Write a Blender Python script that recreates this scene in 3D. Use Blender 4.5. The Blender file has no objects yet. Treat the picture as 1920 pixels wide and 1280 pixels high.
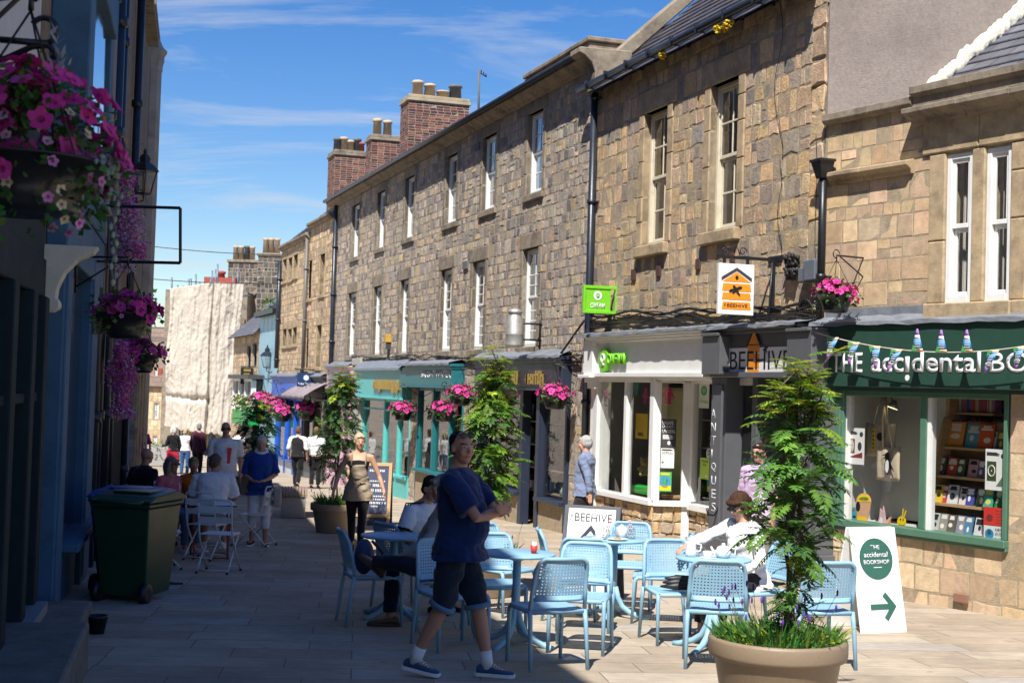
import bpy, bmesh, math, random
from mathutils import Vector, Matrix, Euler, noise
from math import radians, sin, cos, pi, sqrt, atan2
random.seed(7)
R = random.uniform
SC = bpy.context.scene
COL = SC.collection
# ------------------------------------------------------------------ camera
CAMZ, FPX = 1.76, 2667.0
cam = bpy.data.cameras.new('camera')
cam.lens, cam.sensor_width, cam.clip_start, cam.clip_end = 50.0, 36.0, 0.1, 3000
cam.dof.use_dof, cam.dof.focus_distance, cam.dof.aperture_fstop = True, 13.0, 5.6
co = bpy.data.objects.new('camera', cam); COL.objects.link(co); SC.camera = co
CM = (Matrix.Rotation(radians(90 + 1.89), 3, 'X') @ Matrix.Rotation(radians(1.78), 3, 'Z'))
co.matrix_world = Matrix.Translation((0, 0, CAMZ)) @ CM.to_4x4()
# ------------------------------------------------------------------ light
SUN_EL = radians(54.0)
SH = Vector((0.25, 0.97)).normalized()            # where shadows fall on the ground
to_sun = Vector((-SH.x * cos(SUN_EL), -SH.y * cos(SUN_EL), sin(SUN_EL)))
W = bpy.data.worlds.new('World'); SC.world = W; W.use_nodes = True
nt = W.node_tree; bg = nt.nodes['Background']
sky = nt.nodes.new('ShaderNodeTexSky'); sky.sky_type = 'NISHITA'; sky.sun_disc = False
sky.sun_elevation = SUN_EL; sky.sun_rotation = atan2(to_sun.x, to_sun.y)
sky.air_density, sky.dust_density, sky.ozone_density, sky.altitude = 1.0, 0.25, 2.2, 0
hs = nt.nodes.new('ShaderNodeHueSaturation'); hs.inputs['Hue'].default_value = .513; hs.inputs['Saturation'].default_value = 1.42; hs.inputs['Value'].default_value = 1.3
nt.links.new(sky.outputs[0], hs.inputs['Color'])
# wisps of high cloud, laid out by direction in the sky
tcw = nt.nodes.new('ShaderNodeTexCoord'); sx_ = nt.nodes.new('ShaderNodeSeparateXYZ'); nt.links.new(tcw.outputs['Generated'], sx_.inputs[0])
dv = nt.nodes.new('ShaderNodeMath'); dv.operation = 'ADD'; dv.inputs[1].default_value = .16; nt.links.new(sx_.outputs[2], dv.inputs[0])
pr = nt.nodes.new('ShaderNodeVectorMath'); pr.operation = 'DIVIDE'; cbw = nt.nodes.new('ShaderNodeCombineXYZ')
for i in range(3): nt.links.new(dv.outputs[0], cbw.inputs[i])
nt.links.new(tcw.outputs['Generated'], pr.inputs[0]); nt.links.new(cbw.outputs[0], pr.inputs[1])
mpw = nt.nodes.new('ShaderNodeMapping'); mpw.inputs['Scale'].default_value = (.8, 2.3, .4); mpw.inputs['Rotation'].default_value = (0, 0, radians(-24)); mpw.inputs['Location'].default_value = (3.1, 1.35, 0); nt.links.new(pr.outputs[0], mpw.inputs[0])
nw = nt.nodes.new('ShaderNodeTexNoise'); nw.inputs['Scale'].default_value = 1.5; nw.inputs['Detail'].default_value = 9; nw.inputs['Roughness'].default_value = .62; nw.inputs['Distortion'].default_value = .55; nt.links.new(mpw.outputs[0], nw.inputs['Vector'])
rw = nt.nodes.new('ShaderNodeMapRange'); rw.inputs[1].default_value = .5; rw.inputs[2].default_value = .76; rw.inputs[4].default_value = .75; nt.links.new(nw.outputs[0], rw.inputs[0])
mw = nt.nodes.new('ShaderNodeMix'); mw.data_type = 'RGBA'; nt.links.new(rw.outputs[0], mw.inputs[0]); nt.links.new(hs.outputs[0], mw.inputs[6]); mw.inputs[7].default_value = (7.0, 7.2, 7.6, 1)
nt.links.new(mw.outputs[2], bg.inputs[0]); bg.inputs[1].default_value = 0.062
sl = bpy.data.lights.new('sun', 'SUN'); sl.energy, sl.angle, sl.color = 4.9, radians(0.5), (1.0, 0.955, 0.89)
so = bpy.data.objects.new('sun', sl); COL.objects.link(so)
so.rotation_euler = to_sun.to_track_quat('Z', 'Y').to_euler(); so.location = (-20, -60, 60)
SC.view_settings.view_transform = 'Standard'; SC.view_settings.look = 'None'
SC.view_settings.exposure = 0.75; SC.view_settings.gamma = 1.0
SC.cycles.max_bounces = 7; SC.cycles.transparent_max_bounces = 12
SC.cycles.caustics_reflective = False; SC.cycles.caustics_refractive = False

# ------------------------------------------------------------------ measuring (photograph pixel -> metres in the place)
def ray(px, py): return (CM @ Vector(((px - 960) / FPX, (640 - py) / FPX, -1))).normalized()
SLOPE = -0.031
def gz(y): return SLOPE * max(-40, min(y, 84))
def gnd(px, py):
    r = ray(px, py); t = CAMZ / (SLOPE * r.y - r.z)
    return Vector((r.x * t, r.y * t, CAMZ + r.z * t))
def at(px, py, d):
    r = ray(px, py); t = d / r.y
    return Vector((r.x * t, d, CAMZ + r.z * t))
class Fac:                                       # a vertical facade plane: s along it, z up, out towards the street
    def __init__(s, o, d, flip=1):
        s.o = Vector(o); s.d = Vector(d).normalized(); s.n = Vector((-s.d.y, s.d.x)) * flip
        s.rot = Matrix(((s.d.x, s.n.x, 0), (s.d.y, s.n.y, 0), (0, 0, 1)))
    def p(s, a, z, out=0):
        q = s.o + s.d * a + s.n * out
        return Vector((q.x, q.y, z))
    def inv(s, px, py, out=0):
        r = ray(px, py); o = s.o + s.n * out; r2 = Vector((r.x, r.y))
        t = o.dot(s.n) / r2.dot(s.n)
        q = r2 * t
        return (q - o).dot(s.d), CAMZ + r.z * t
    def mat(s, a, z, out=0):                     # local x = along, y = out, z = up
        return Matrix.Translation(s.p(a, z, out)) @ s.rot.to_4x4()

# ------------------------------------------------------------------ mesh builder
class MB:
    def __init__(s): s.v = []; s.f = []; s.m = []; s.c = []; s.sm = []; s.M = None; s.mi = 0; s.col = None; s.smooth = False
    def add(s, vs, fs, smooth=None):
        b = len(s.v)
        if s.M is not None: vs = [s.M @ Vector(q) for q in vs]
        s.v += [tuple(q) for q in vs]
        sm = s.smooth if smooth is None else smooth
        for f in fs:
            s.f.append([b + i for i in f]); s.m.append(s.mi); s.c.append(s.col or (1, 1, 1)); s.sm.append(sm)
        return s
    def box(s, x0, x1, y0, y1, z0, z1):
        if x0 > x1: x0, x1 = x1, x0
        if y0 > y1: y0, y1 = y1, y0
        if z0 > z1: z0, z1 = z1, z0
        return s.add([(x0, y0, z0), (x1, y0, z0), (x1, y1, z0), (x0, y1, z0), (x0, y0, z1), (x1, y0, z1), (x1, y1, z1), (x0, y1, z1)],
              [(0, 3, 2, 1), (4, 5, 6, 7), (0, 1, 5, 4), (1, 2, 6, 5), (2, 3, 7, 6), (3, 0, 4, 7)], False)
    def prism(s, poly, axis, a, b):              # closed polygon (2D) swept along an axis
        n = len(poly); vs = []
        for t in (a, b):
            for (p, q) in poly: vs.append((t, p, q) if axis == 'x' else (p, t, q) if axis == 'y' else (p, q, t))
        fs = [tuple(range(n))[::-1], tuple(range(n, 2 * n))] + [(i, (i + 1) % n, n + (i + 1) % n, n + i) for i in range(n)]
        return s.add(vs, fs, False)
    def lathe(s, prof, n=20, c=(0, 0), smooth=True, sx=1, sy=1):
        vs = []; fs = []
        for (r, z) in prof:
            for i in range(n):
                a = 2 * pi * i / n; vs.append((c[0] + r * sx * cos(a), c[1] + r * sy * sin(a), z))
        for k in range(len(prof) - 1):
            for i in range(n):
                j = (i + 1) % n; fs.append((k * n + i, k * n + j, (k + 1) * n + j, (k + 1) * n + i))
        if prof[0][0] > 1e-4: fs.append(tuple(range(n))[::-1])
        if prof[-1][0] > 1e-4: fs.append(tuple(range((len(prof) - 1) * n, len(prof) * n)))
        return s.add(vs, fs, smooth)
    def tube(s, pts, r, n=8, smooth=True):
        pts = [Vector(q) for q in pts]; rs = r if isinstance(r, (list, tuple)) else [r] * len(pts)
        vs = []; fs = []; up = None
        for k, q in enumerate(pts):
            d = (pts[min(k + 1, len(pts) - 1)] - pts[max(k - 1, 0)])
            d = d.normalized() if d.length > 1e-9 else Vector((0, 0, 1))
            if up is None: up = d.orthogonal().normalized()
            up = (up - d * up.dot(d)); up = up.normalized() if up.length > 1e-6 else d.orthogonal().normalized()
            w = d.cross(up)
            for i in range(n):
                a = 2 * pi * (i + .5) / n; vs.append(q + (up * cos(a) + w * sin(a)) * rs[k])
        for k in range(len(pts) - 1):
            for i in range(n):
                j = (i + 1) % n; fs.append((k * n + i, k * n + j, (k + 1) * n + j, (k + 1) * n + i))
        fs.append(tuple(range(n))[::-1]); fs.append(tuple(range((len(pts) - 1) * n, len(pts) * n)))
        return s.add(vs, fs, smooth)
    def ell(s, c, rx, ry, rz, nu=12, nv=8, rot=None):
        c = Vector(c); vs = []; fs = []
        for k in range(nv + 1):
            th = pi * k / nv
            for i in range(nu):
                a = 2 * pi * i / nu
                q = Vector((rx * sin(th) * cos(a), ry * sin(th) * sin(a), rz * cos(th)))
                vs.append(c + (rot @ q if rot else q))
        for k in range(nv):
            for i in range(nu):
                j = (i + 1) % nu; fs.append((k * nu + i, (k + 1) * nu + i, (k + 1) * nu + j, k * nu + j))
        return s.add(vs, fs, True)
    def quad(s, a, b, c, d): return s.add([a, b, c, d], [(0, 1, 2, 3)], False)
    def extrude(s, poly, depth):                 # polygon of 3D points, thickened by vector depth
        n = len(poly); d = Vector(depth); vs = [Vector(q) for q in poly] + [Vector(q) + d for q in poly]
        return s.add(vs, [tuple(range(n)), tuple(range(n, 2 * n))[::-1]] + [(i, n + i, n + (i + 1) % n, (i + 1) % n) for i in range(n)], False)
WM = {}                                          # world matrix of every Empty / parent
def link(o, parent=None):
    COL.objects.link(o)
    if parent is not None: o.parent = parent
    return o
def obj(name, mb, mats, parent=None, bevel=0, world=True, seg=1, loc=None):
    me = bpy.data.meshes.new(name)
    vs = mb.v
    if world and parent is not None and parent in WM:
        inv = WM[parent].inverted(); vs = [inv @ Vector(q) for q in vs]
    off = Matrix.Identity(4)
    if loc is not None and parent is None:
        L = Vector(loc); vs = [Vector(q) - L for q in vs]
    me.from_pydata([tuple(q) for q in vs], [], mb.f)
    if not isinstance(mats, (list, tuple)): mats = [mats]
    for m in mats: me.materials.append(m)
    me.polygons.foreach_set('material_index', mb.m)
    me.polygons.foreach_set('use_smooth', mb.sm)
    if any(c != (1, 1, 1) for c in mb.c):
        at_ = me.attributes.new('Col', 'FLOAT_COLOR', 'FACE'); fl = []
        for c in mb.c: fl += [c[0], c[1], c[2], 1]
        at_.data.foreach_set('color', fl)
    bm = bmesh.new(); bm.from_mesh(me); bmesh.ops.recalc_face_normals(bm, faces=bm.faces); bm.to_mesh(me); bm.free()
    me.update()
    o = bpy.data.objects.new(name, me); link(o, parent)
    if loc is not None and parent is None: o.location = loc
    if bevel:
        b = o.modifiers.new('bevel', 'BEVEL'); b.width = bevel; b.segments = seg; b.limit_method = 'ANGLE'; b.angle_limit = radians(40)
    if parent is not None: WM[o] = WM.get(parent, Matrix.Identity(4))
    else: WM[o] = Matrix.Translation(loc) if loc is not None else Matrix.Identity(4)
    return o
def tag(o, label=None, cat=None, group=None, kind=None):
    if label: o['label'] = label
    if cat: o['category'] = cat
    if group: o['group'] = group
    if kind: o['kind'] = kind
    return o
def thing(name, label, cat, loc=(0, 0, 0), rz=0, group=None, scale=1):
    o = bpy.data.objects.new(name, None); o.empty_display_size = .1; COL.objects.link(o)
    o.location = loc; o.rotation_euler = (0, 0, rz); o.scale = (scale,) * 3
    WM[o] = Matrix.Translation(loc) @ Matrix.Rotation(rz, 4, 'Z') @ Matrix.Scale(scale, 4)
    return tag(o, label, cat, group)
def dup(root, loc, rz, label, group=None, scale=None):
    r = root.copy(); COL.objects.link(r); r.location = loc; r.rotation_euler = (0, 0, rz); r['label'] = label
    if group: r['group'] = group
    if scale: r.scale = (scale,) * 3
    WM[r] = Matrix.Translation(loc) @ Matrix.Rotation(rz, 4, 'Z')
    for ch in list(root.children):
        c = ch.copy(); COL.objects.link(c); c.parent = r
        for g in list(ch.children):
            d = g.copy(); COL.objects.link(d); d.parent = c
    return r
def yaw(fx, fy): return atan2(-fx, fy)           # rotation that turns local +y to (fx, fy)

# ------------------------------------------------------------------ materials
MATS = {}
def mat(name, base=(.5, .5, .5), rough=.6, metal=0, var=.12, vscale=6, bump=0, bscale=40, attr=False, spec=.5,
        dirt=None, dscale=1.5, damt=.5, sheen=0, sub=0, stretch=None, coat=0):
    if name in MATS: return MATS[name]
    m = bpy.data.materials.new(name); m.use_nodes = True; t = m.node_tree; N = t.nodes; L = t.links
    p = N['Principled BSDF']; p.inputs['Roughness'].default_value = rough; p.inputs['Metallic'].default_value = metal
    p.inputs['Specular IOR Level'].default_value = spec
    if sheen: p.inputs['Sheen Weight'].default_value = sheen
    if coat: p.inputs['Coat Weight'].default_value = coat
    tc = N.new('ShaderNodeTexCoord'); src = tc.outputs['Object']
    if stretch:
        mp = N.new('ShaderNodeMapping'); mp.inputs['Scale'].default_value = stretch; L.new(src, mp.inputs[0]); src = mp.outputs[0]
    if attr:
        a = N.new('ShaderNodeAttribute'); a.attribute_name = 'Col'; c0 = a.outputs['Color']
    else:
        rgb = N.new('ShaderNodeRGB'); rgb.outputs[0].default_value = (*base, 1); c0 = rgb.outputs[0]
    no = N.new('ShaderNodeTexNoise'); no.inputs['Scale'].default_value = vscale; no.inputs['Detail'].default_value = 8; no.inputs['Roughness'].default_value = .65
    L.new(src, no.inputs['Vector'])
    mr = N.new('ShaderNodeMapRange'); mr.inputs[1].default_value = .25; mr.inputs[2].default_value = .75
    mr.inputs[3].default_value = 1 - var; mr.inputs[4].default_value = 1 + var; L.new(no.outputs[0], mr.inputs[0])
    mx = N.new('ShaderNodeVectorMath'); mx.operation = 'SCALE'; L.new(c0, mx.inputs[0]); L.new(mr.outputs[0], mx.inputs['Scale'])
    out = mx.outputs[0]
    if dirt:
        n2 = N.new('ShaderNodeTexNoise'); n2.inputs['Scale'].default_value = dscale; n2.inputs['Detail'].default_value = 10; n2.inputs['Roughness'].default_value = .7
        L.new(src, n2.inputs['Vector'])
        cr = N.new('ShaderNodeMapRange'); cr.inputs[1].default_value = .48; cr.inputs[2].default_value = .72; cr.inputs[4].default_value = damt
        L.new(n2.outputs[0], cr.inputs[0])
        mi = N.new('ShaderNodeMix'); mi.data_type = 'RGBA'; L.new(cr.outputs[0], mi.inputs[0]); L.new(out, mi.inputs[6]); mi.inputs[7].default_value = (*dirt, 1)
        out = mi.outputs[2]
    L.new(out, p.inputs['Base Color'])
    if bump:
        n3 = N.new('ShaderNodeTexNoise'); n3.inputs['Scale'].default_value = bscale; n3.inputs['Detail'].default_value = 6; n3.inputs['Roughness'].default_value = .7
        L.new(src, n3.inputs['Vector'])
        b = N.new('ShaderNodeBump'); b.inputs['Strength'].default_value = 1; b.inputs['Distance'].default_value = bump
        L.new(n3.outputs[0], b.inputs['Height']); L.new(b.outputs[0], p.inputs['Normal'])
    rv = N.new('ShaderNodeMapRange'); rv.inputs[3].default_value = max(.03, rough - .08); rv.inputs[4].default_value = min(1, rough + .1)
    L.new(no.outputs[0], rv.inputs[0]); L.new(rv.outputs[0], p.inputs['Roughness'])
    if sub:
        tr = N.new('ShaderNodeBsdfTranslucent'); ms = N.new('ShaderNodeMixShader'); ms.inputs[0].default_value = sub
        L.new(out, tr.inputs[0]); L.new(p.outputs[0], ms.inputs[1]); L.new(tr.outputs[0], ms.inputs[2])
        L.new(ms.outputs[0], N['Material Output'].inputs[0])
    MATS[name] = m
    return m
def glass(name, tint=(.9, .93, .92), refl=.12, rough=.02, wav=0.0):
    if name in MATS: return MATS[name]
    m = bpy.data.materials.new(name); m.use_nodes = True; t = m.node_tree; N = t.nodes; L = t.links
    for n in list(N): N.remove(n)
    o = N.new('ShaderNodeOutputMaterial'); ms = N.new('ShaderNodeMixShader')
    tr = N.new('ShaderNodeBsdfTransparent'); tr.inputs[0].default_value = (*tint, 1)
    gl = N.new('ShaderNodeBsdfGlossy'); gl.inputs['Roughness'].default_value = rough
    lw = N.new('ShaderNodeLayerWeight'); lw.inputs[0].default_value = .5
    pw = N.new('ShaderNodeMath'); pw.operation = 'POWER'; pw.inputs[1].default_value = 3.5; L.new(lw.outputs['Facing'], pw.inputs[0])
    ad = N.new('ShaderNodeMath'); ad.operation = 'ADD'; ad.use_clamp = True; ad.inputs[1].default_value = refl; L.new(pw.outputs[0], ad.inputs[0])
    tc = N.new('ShaderNodeTexCoord'); no = N.new('ShaderNodeTexNoise'); no.inputs['Scale'].default_value = 1.7; L.new(tc.outputs['Object'], no.inputs['Vector'])
    b = N.new('ShaderNodeBump'); b.inputs['Distance'].default_value = wav + .004; b.inputs['Strength'].default_value = .6
    L.new(no.outputs[0], b.inputs['Height']); L.new(b.outputs[0], gl.inputs['Normal'])
    L.new(ad.outputs[0], ms.inputs[0]); L.new(tr.outputs[0], ms.inputs[1]); L.new(gl.outputs[0], ms.inputs[2]); L.new(ms.outputs[0], o.inputs[0])
    MATS[name] = m
    return m
G_SHOP = glass('shop_glass', (.93, .95, .94), .05)
G_SASH = glass('sash_glass', (.42, .45, .46), .10, .02, .01)
G_CLEAR = glass('clear_glass', (.95, .97, .97), .08)
STONE = mat('rubble_stone', attr=True, rough=.93, var=.34, vscale=13, bump=.022, bscale=30, dirt=(.10, .088, .075), dscale=.9, damt=.45, spec=.2)
ASHLAR = mat('ashlar_stone', attr=True, rough=.93, var=.22, vscale=11, bump=.007, bscale=55, dirt=(.10, .075, .045), dscale=1.5, damt=.4, spec=.2)
MORTAR = mat('mortar', (.37, .30, .21), .95, var=.3, vscale=12, bump=.012, bscale=50, spec=.1)
MORTARD = mat('sooty_mortar', (.34, .295, .24), .95, var=.35, vscale=9, bump=.015, bscale=45, spec=.1)
DRESS = mat('dressed_stone', (.42, .32, .2), .92, var=.28, vscale=7, bump=.006, bscale=60, dirt=(.08, .065, .05), dscale=2.5, damt=.7, spec=.2)
DRESSD = mat('dark_dressed_stone', (.27, .225, .17), .92, var=.35, vscale=6, bump=.008, bscale=50, dirt=(.05, .045, .04), dscale=2, damt=.8, spec=.2)
RENDER = mat('rough_render', (.33, .28, .245), .96, var=.2, vscale=20, bump=.012, bscale=70, dirt=(.12, .10, .09), dscale=.6, damt=.5, spec=.1)
SLATE = mat('slate', attr=True, rough=.62, var=.22, vscale=6, bump=.004, bscale=40, spec=.4)
BRICK = mat('old_brick', attr=True, rough=.93, var=.3, vscale=14, bump=.006, bscale=60, spec=.2)
POT = mat('clay_pot', (.5, .38, .25), .85, var=.2, vscale=8, bump=.004, dirt=(.14, .11, .08), dscale=4, damt=.5)
POTR = mat('red_clay', (.32, .07, .045), .8, var=.2)
POTD = mat('grey_clay', (.12, .12, .125), .85, var=.3)
LEAD = mat('lead_flashing', (.23, .25, .28), .55, metal=.35, var=.25, vscale=5, bump=.012, bscale=9)
IRON = mat('black_iron', (.012, .013, .016), .38, var=.2, bump=.001)
IRONB = mat('bluish_black_iron', (.016, .022, .034), .35, var=.25, bump=.002)
WHITE = mat('white_paint', (.74, .74, .72), .42, var=.05, vscale=4, bump=.0015, bscale=30, dirt=(.42, .4, .36), dscale=5, damt=.18)
CREAM = mat('cream_paint', (.62, .56, .43), .5, var=.08, bump=.002, dirt=(.33, .28, .2), dscale=5, damt=.4)
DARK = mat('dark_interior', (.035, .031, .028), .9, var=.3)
PLASTER = mat('inner_plaster', (.42, .40, .37), .9, var=.08)
CURT = mat('curtain', (.5, .47, .42), .9, var=.15)
RUST = mat('rusty_iron', (.07, .035, .025), .9, var=.4)
CABLE = mat('cable_rubber', (.015, .014, .014), .6)
WOOD = mat('pale_wood', (.43, .28, .14), .6, var=.25, vscale=5, stretch=(1, 1, 12))
OAK = mat('brown_wood', (.20, .12, .06), .6, var=.3, vscale=5)
def paint(name, c, rough=.42, **k): return mat(name, c, rough, var=k.pop('var', .1), bump=.0015, bscale=25, **k)
def plain(name, c, rough=.55, **k): return mat(name, c, rough, **k)

# ------------------------------------------------------------------ text as real thin geometry
def text(name, s, size, mtx, m, parent=None, depth=.004, align='CENTER', sx=1, bold=0, world=True, sp=1.0):
    cu = bpy.data.curves.new(name, 'FONT'); cu.body = s; cu.size = size; cu.align_x = align; cu.align_y = 'CENTER'
    cu.extrude = depth; cu.offset = bold; cu.resolution_u = 3; cu.space_character = sp; cu.space_line = .95
    to = bpy.data.objects.new(name, cu); COL.objects.link(to)
    bpy.context.view_layer.update()
    me = bpy.data.meshes.new_from_object(to.evaluated_get(bpy.context.evaluated_depsgraph_get()))
    bpy.data.objects.remove(to); bpy.data.curves.remove(cu)
    T = mtx @ Matrix.Diagonal((sx, 1, 1, 1))
    if world and parent is not None: T = WM[parent].inverted() @ T
    me.transform(T); me.materials.clear(); me.materials.append(m); me.name = name
    o = bpy.data.objects.new(name, me); link(o, parent); WM[o] = WM.get(parent, Matrix.Identity(4)) if parent else Matrix.Identity(4)
    return o
def fmat(F, a, z, out, mirror):                  # text frame on a facade; mirror: facade runs right-to-left in the picture
    d = F.d * (-1 if mirror else 1)
    return Matrix.Translation(F.p(a, z, out)) @ Matrix(((d.x, 0, F.n.x, 0), (d.y, 0, F.n.y, 0), (0, 1, 0, 0), (0, 0, 0, 1)))
# ================================================================== facades
F1 = Fac((3.78, 17.4), (-0.32, 0.947), 1)         # right-hand terrace, s grows away from the camera
F2 = Fac((3.78, 17.4), (0.514, -0.858), -1)       # nearest right-hand building, s grows towards the camera
F3 = Fac((-1.32, 0.0), (-0.221, 1.0), -1)         # left-hand row, s grows away from the camera
def rect(F, px0, px1, py0, py1, out=0):
    pm, qm = (px0 + px1) / 2, (py0 + py1) / 2
    a, b = F.inv(px0, qm, out)[0], F.inv(px1, qm, out)[0]
    z1, z0 = F.inv(pm, py0, out)[1], F.inv(pm, py1, out)[1]
    return min(a, b), max(a, b), z0, z1
def fbox(mb, F, s0, s1, z0, z1, o0, o1):
    mb.M = F.mat(0, 0); mb.box(s0, s1, o0, o1, z0, z1); mb.M = None
def pbox(mb, F, px0, px1, py0, py1, o0, o1):
    a, b, c, d = rect(F, px0, px1, py0, py1, o1); fbox(mb, F, a, b, c, d, o0, o1)
def gs(F, s): return gz(F.p(s, 0).y)
PAL_LONG = [(.37, .32, .25), (.33, .295, .245), (.40, .34, .25), (.27, .25, .22), (.43, .355, .25), (.35, .315, .265), (.45, .35, .21), (.39, .345, .28), (.19, .18, .165), (.24, .22, .195)]
PAL_MID = [(.47, .36, .225), (.42, .325, .21), (.37, .305, .22), (.52, .39, .23), (.44, .345, .235), (.31, .265, .21), (.53, .385, .205), (.24, .215, .185)]
PAL_BOOK = [(.50, .39, .24), (.47, .36, .22), (.44, .34, .225), (.53, .41, .25), (.41, .32, .215)]
PAL_FAR = [(.50, .38, .225), (.45, .345, .22), (.40, .315, .21), (.55, .42, .255), (.34, .28, .2)]
PAL_CREAM = [(.52, .41, .25), (.46, .36, .22), (.56, .45, .29)]
def stones(mb, F, s0, s1, z0, z1, blocks, hr, wr, pal, rough=1.0, mi=1, ir=1.0, gap=.008):
    """Individually shaped blocks laid in courses, kept clear of the openings."""
    zs = sorted(set([z0, z1] + [min(max(q, z0), z1) for b in blocks for q in b[2:4]]))
    lv = [zs[0]]
    for za, zb in zip(zs, zs[1:]):
        if zb - za < .02: continue
        n = max(1, round((zb - za) / R(*hr))); cuts = [za + (zb - za) * (k + R(-.22, .22)) / n for k in range(1, n)]
        lv += cuts + [zb]
    X = F.mat(0, 0); mb.M = None
    for za, zb in zip(lv, lv[1:]):
        if zb - za < .03: continue
        zm = (za + zb) / 2; ex = sorted([(b[0], b[1]) for b in blocks if b[2] < zm < b[3]])
        runs = []; c = s0
        for a, b in ex:
            if a > c: runs.append((c, min(a, s1)))
            c = max(c, b)
        if c < s1: runs.append((c, s1))
        for ra, rb in runs:
            s = ra
            while s < rb - .01:
                w = R(*wr) * (zb - za) / ((hr[0] + hr[1]) / 2) ** .5 if ir else R(*wr)
                w = max(.09, min(w, 1.1))
                e = s + w
                if rb - e < wr[0] * .6: e = rb
                parts = [(za, zb)]
                if ir and zb - za > hr[1] * .8 and R(0, 1) < .22:
                    q = za + (zb - za) * R(.4, .6); parts = [(za, q), (q, zb)]
                for pa, pb in parts: stone(mb, X, s, e, pa, pb, pal, rough, mi, ir, gap)
                s = e
def stone(mb, X, a, b, c, d, pal, rough, mi, ir, gap):
    g = gap * R(.7, 1.5); base = random.choice(pal); k = R(.82, 1.2)
    col = tuple(max(.02, q * k * e * R(.96, 1.04)) for q, e in zip(base, (1.17, 1.11, 1.10)))
    w, h = b - a, d - c; j = min(w, h) * .06 * ir
    o = R(.002, .012) * rough; t1, t2 = R(-.0022, .0022) * rough, R(-.003, .003) * rough
    ins = min(.022, min(w, h) * R(.05, .1)) * (ir * .7 + .3)
    vs = []
    us = [a + g, a + g + ins, (a + b) / 2 + R(-.1, .1) * w, b - g - ins, b - g]; ws = [c + g, c + g + ins, d - g - ins, d - g]
    for iz, zz in enumerate(ws):
        for ix, ss in enumerate(us):
            edge = ix in (0, 4) or iz in (0, 3); corner = ix in (0, 4) and iz in (0, 3)
            dep = -.008 if edge else o + t1 * (ix - 2) + t2 * (iz - 1.5) * 2 + R(-.004, .004) * rough
            js, jz = R(-j, j) * 1.5, R(-j, j) * 1.3
            if corner: js += (ins * .4 if ix == 0 else -ins * .4) * ir; jz += (ins * .4 if iz == 0 else -ins * .4) * ir
            vs.append(X @ Vector((ss + js, dep, zz + jz)))
    fs = [(iz * 5 + ix, iz * 5 + ix + 1, iz * 5 + ix + 6, iz * 5 + ix + 5) for iz in range(3) for ix in range(4)]
    mb.mi = mi; mb.col = col; mb.add(vs, fs, False); mb.mi = 0; mb.col = None
def backing(mb, F, s0, s1, z0, z1, holes, out=.001, rev=.2, mi=0):
    S = sorted(set([s0, s1] + [min(max(q, s0), s1) for h in holes for q in h[:2]])); Z = sorted(set([z0, z1] + [min(max(q, z0), z1) for h in holes for q in h[2:4]]))
    mb.mi = mi
    for a, b in zip(S, S[1:]):
        for c, d in zip(Z, Z[1:]):
            sm, zm = (a + b) / 2, (c + d) / 2
            if any(h[0] < sm < h[1] and h[2] < zm < h[3] for h in holes): continue
            mb.quad(F.p(a, c, out), F.p(b, c, out), F.p(b, d, out), F.p(a, d, out))
    for a, b, c, d in [h[:4] for h in holes]:
        P = [(a, c), (b, c), (b, d), (a, d)]
        for (p, q), (r, s) in zip(P, P[1:] + P[:1]):
            mb.quad(F.p(p, q, out), F.p(r, s, out), F.p(r, s, -rev), F.p(p, q, -rev))
    mb.mi = 0
def sash(F, parent, s0, s1, z0, z1, out=-.10, cols=2, rows=4, m=WHITE, curtain=0, bar=.022, open_=0, glassm=None):
    """A box sash: frame (part), one glazed sheet per sash and a curtain (sub-parts)."""
    f = MB(); fw = .06; zm = (z0 + z1) / 2
    fbox(f, F, s0, s0 + fw, z0, z1, out - .08, out + .02); fbox(f, F, s1 - fw, s1, z0, z1, out - .08, out + .02)
    fbox(f, F, s0 + fw, s1 - fw, z1 - fw, z1, out - .08, out + .018); fbox(f, F, s0 + fw, s1 - fw, z0, z0 + .075, out - .08, out + .03)
    a, b = s0 + fw, s1 - fw
    for k, (c, d, o) in enumerate(((z0 + .075, zm, out - .045), (zm, z1 - fw, out - .005))):
        e = .04
        fbox(f, F, a, a + e, c, d, o - .03, o); fbox(f, F, b - e, b, c, d, o - .03, o)
        fbox(f, F, a + e, b - e, c, c + .05, o - .032, o + .002); fbox(f, F, a + e, b - e, d - .045, d, o - .032, o + .002)
        r2 = rows // 2
        for i in range(1, cols): x = a + e + (b - a - 2 * e) * i / cols; fbox(f, F, x - bar / 2, x + bar / 2, c + .05, d - .045, o - .028, o - .004)
        for i in range(1, r2): z = c + .05 + (d - c - .095) * i / r2; fbox(f, F, a + e, b - e, z - bar / 2, z + bar / 2, o - .027, o - .003)
    w = obj('window', f, m, parent, .004)
    g = MB()
    g.quad(*[F.p(x, z, out - .06) for x, z in ((a, z0), (b, z0), (b, zm), (a, zm))]); g.quad(*[F.p(x, z, out - .02) for x, z in ((a, zm), (b, zm), (b, z1), (a, z1))])
    obj('pane', g, glassm or G_SASH, w)
    if curtain:
        c = MB(); n = 14
        for side in ((0, 1) if curtain != 2 else (0,)):
            vs = []; cw = (b - a) * R(.2, .34)
            for i in range(n + 1):
                x = (a + cw * i / n) if side == 0 else (b - cw * i / n)
                for z in (z0, z1): vs.append(F.p(x, z, out - .2 + .025 * sin(i * 1.9)))
            c.add(vs, [(2 * i, 2 * i + 2, 2 * i + 3, 2 * i + 1) for i in range(n)], True)
        obj('curtain', c, CURT, w)
    return w
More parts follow.
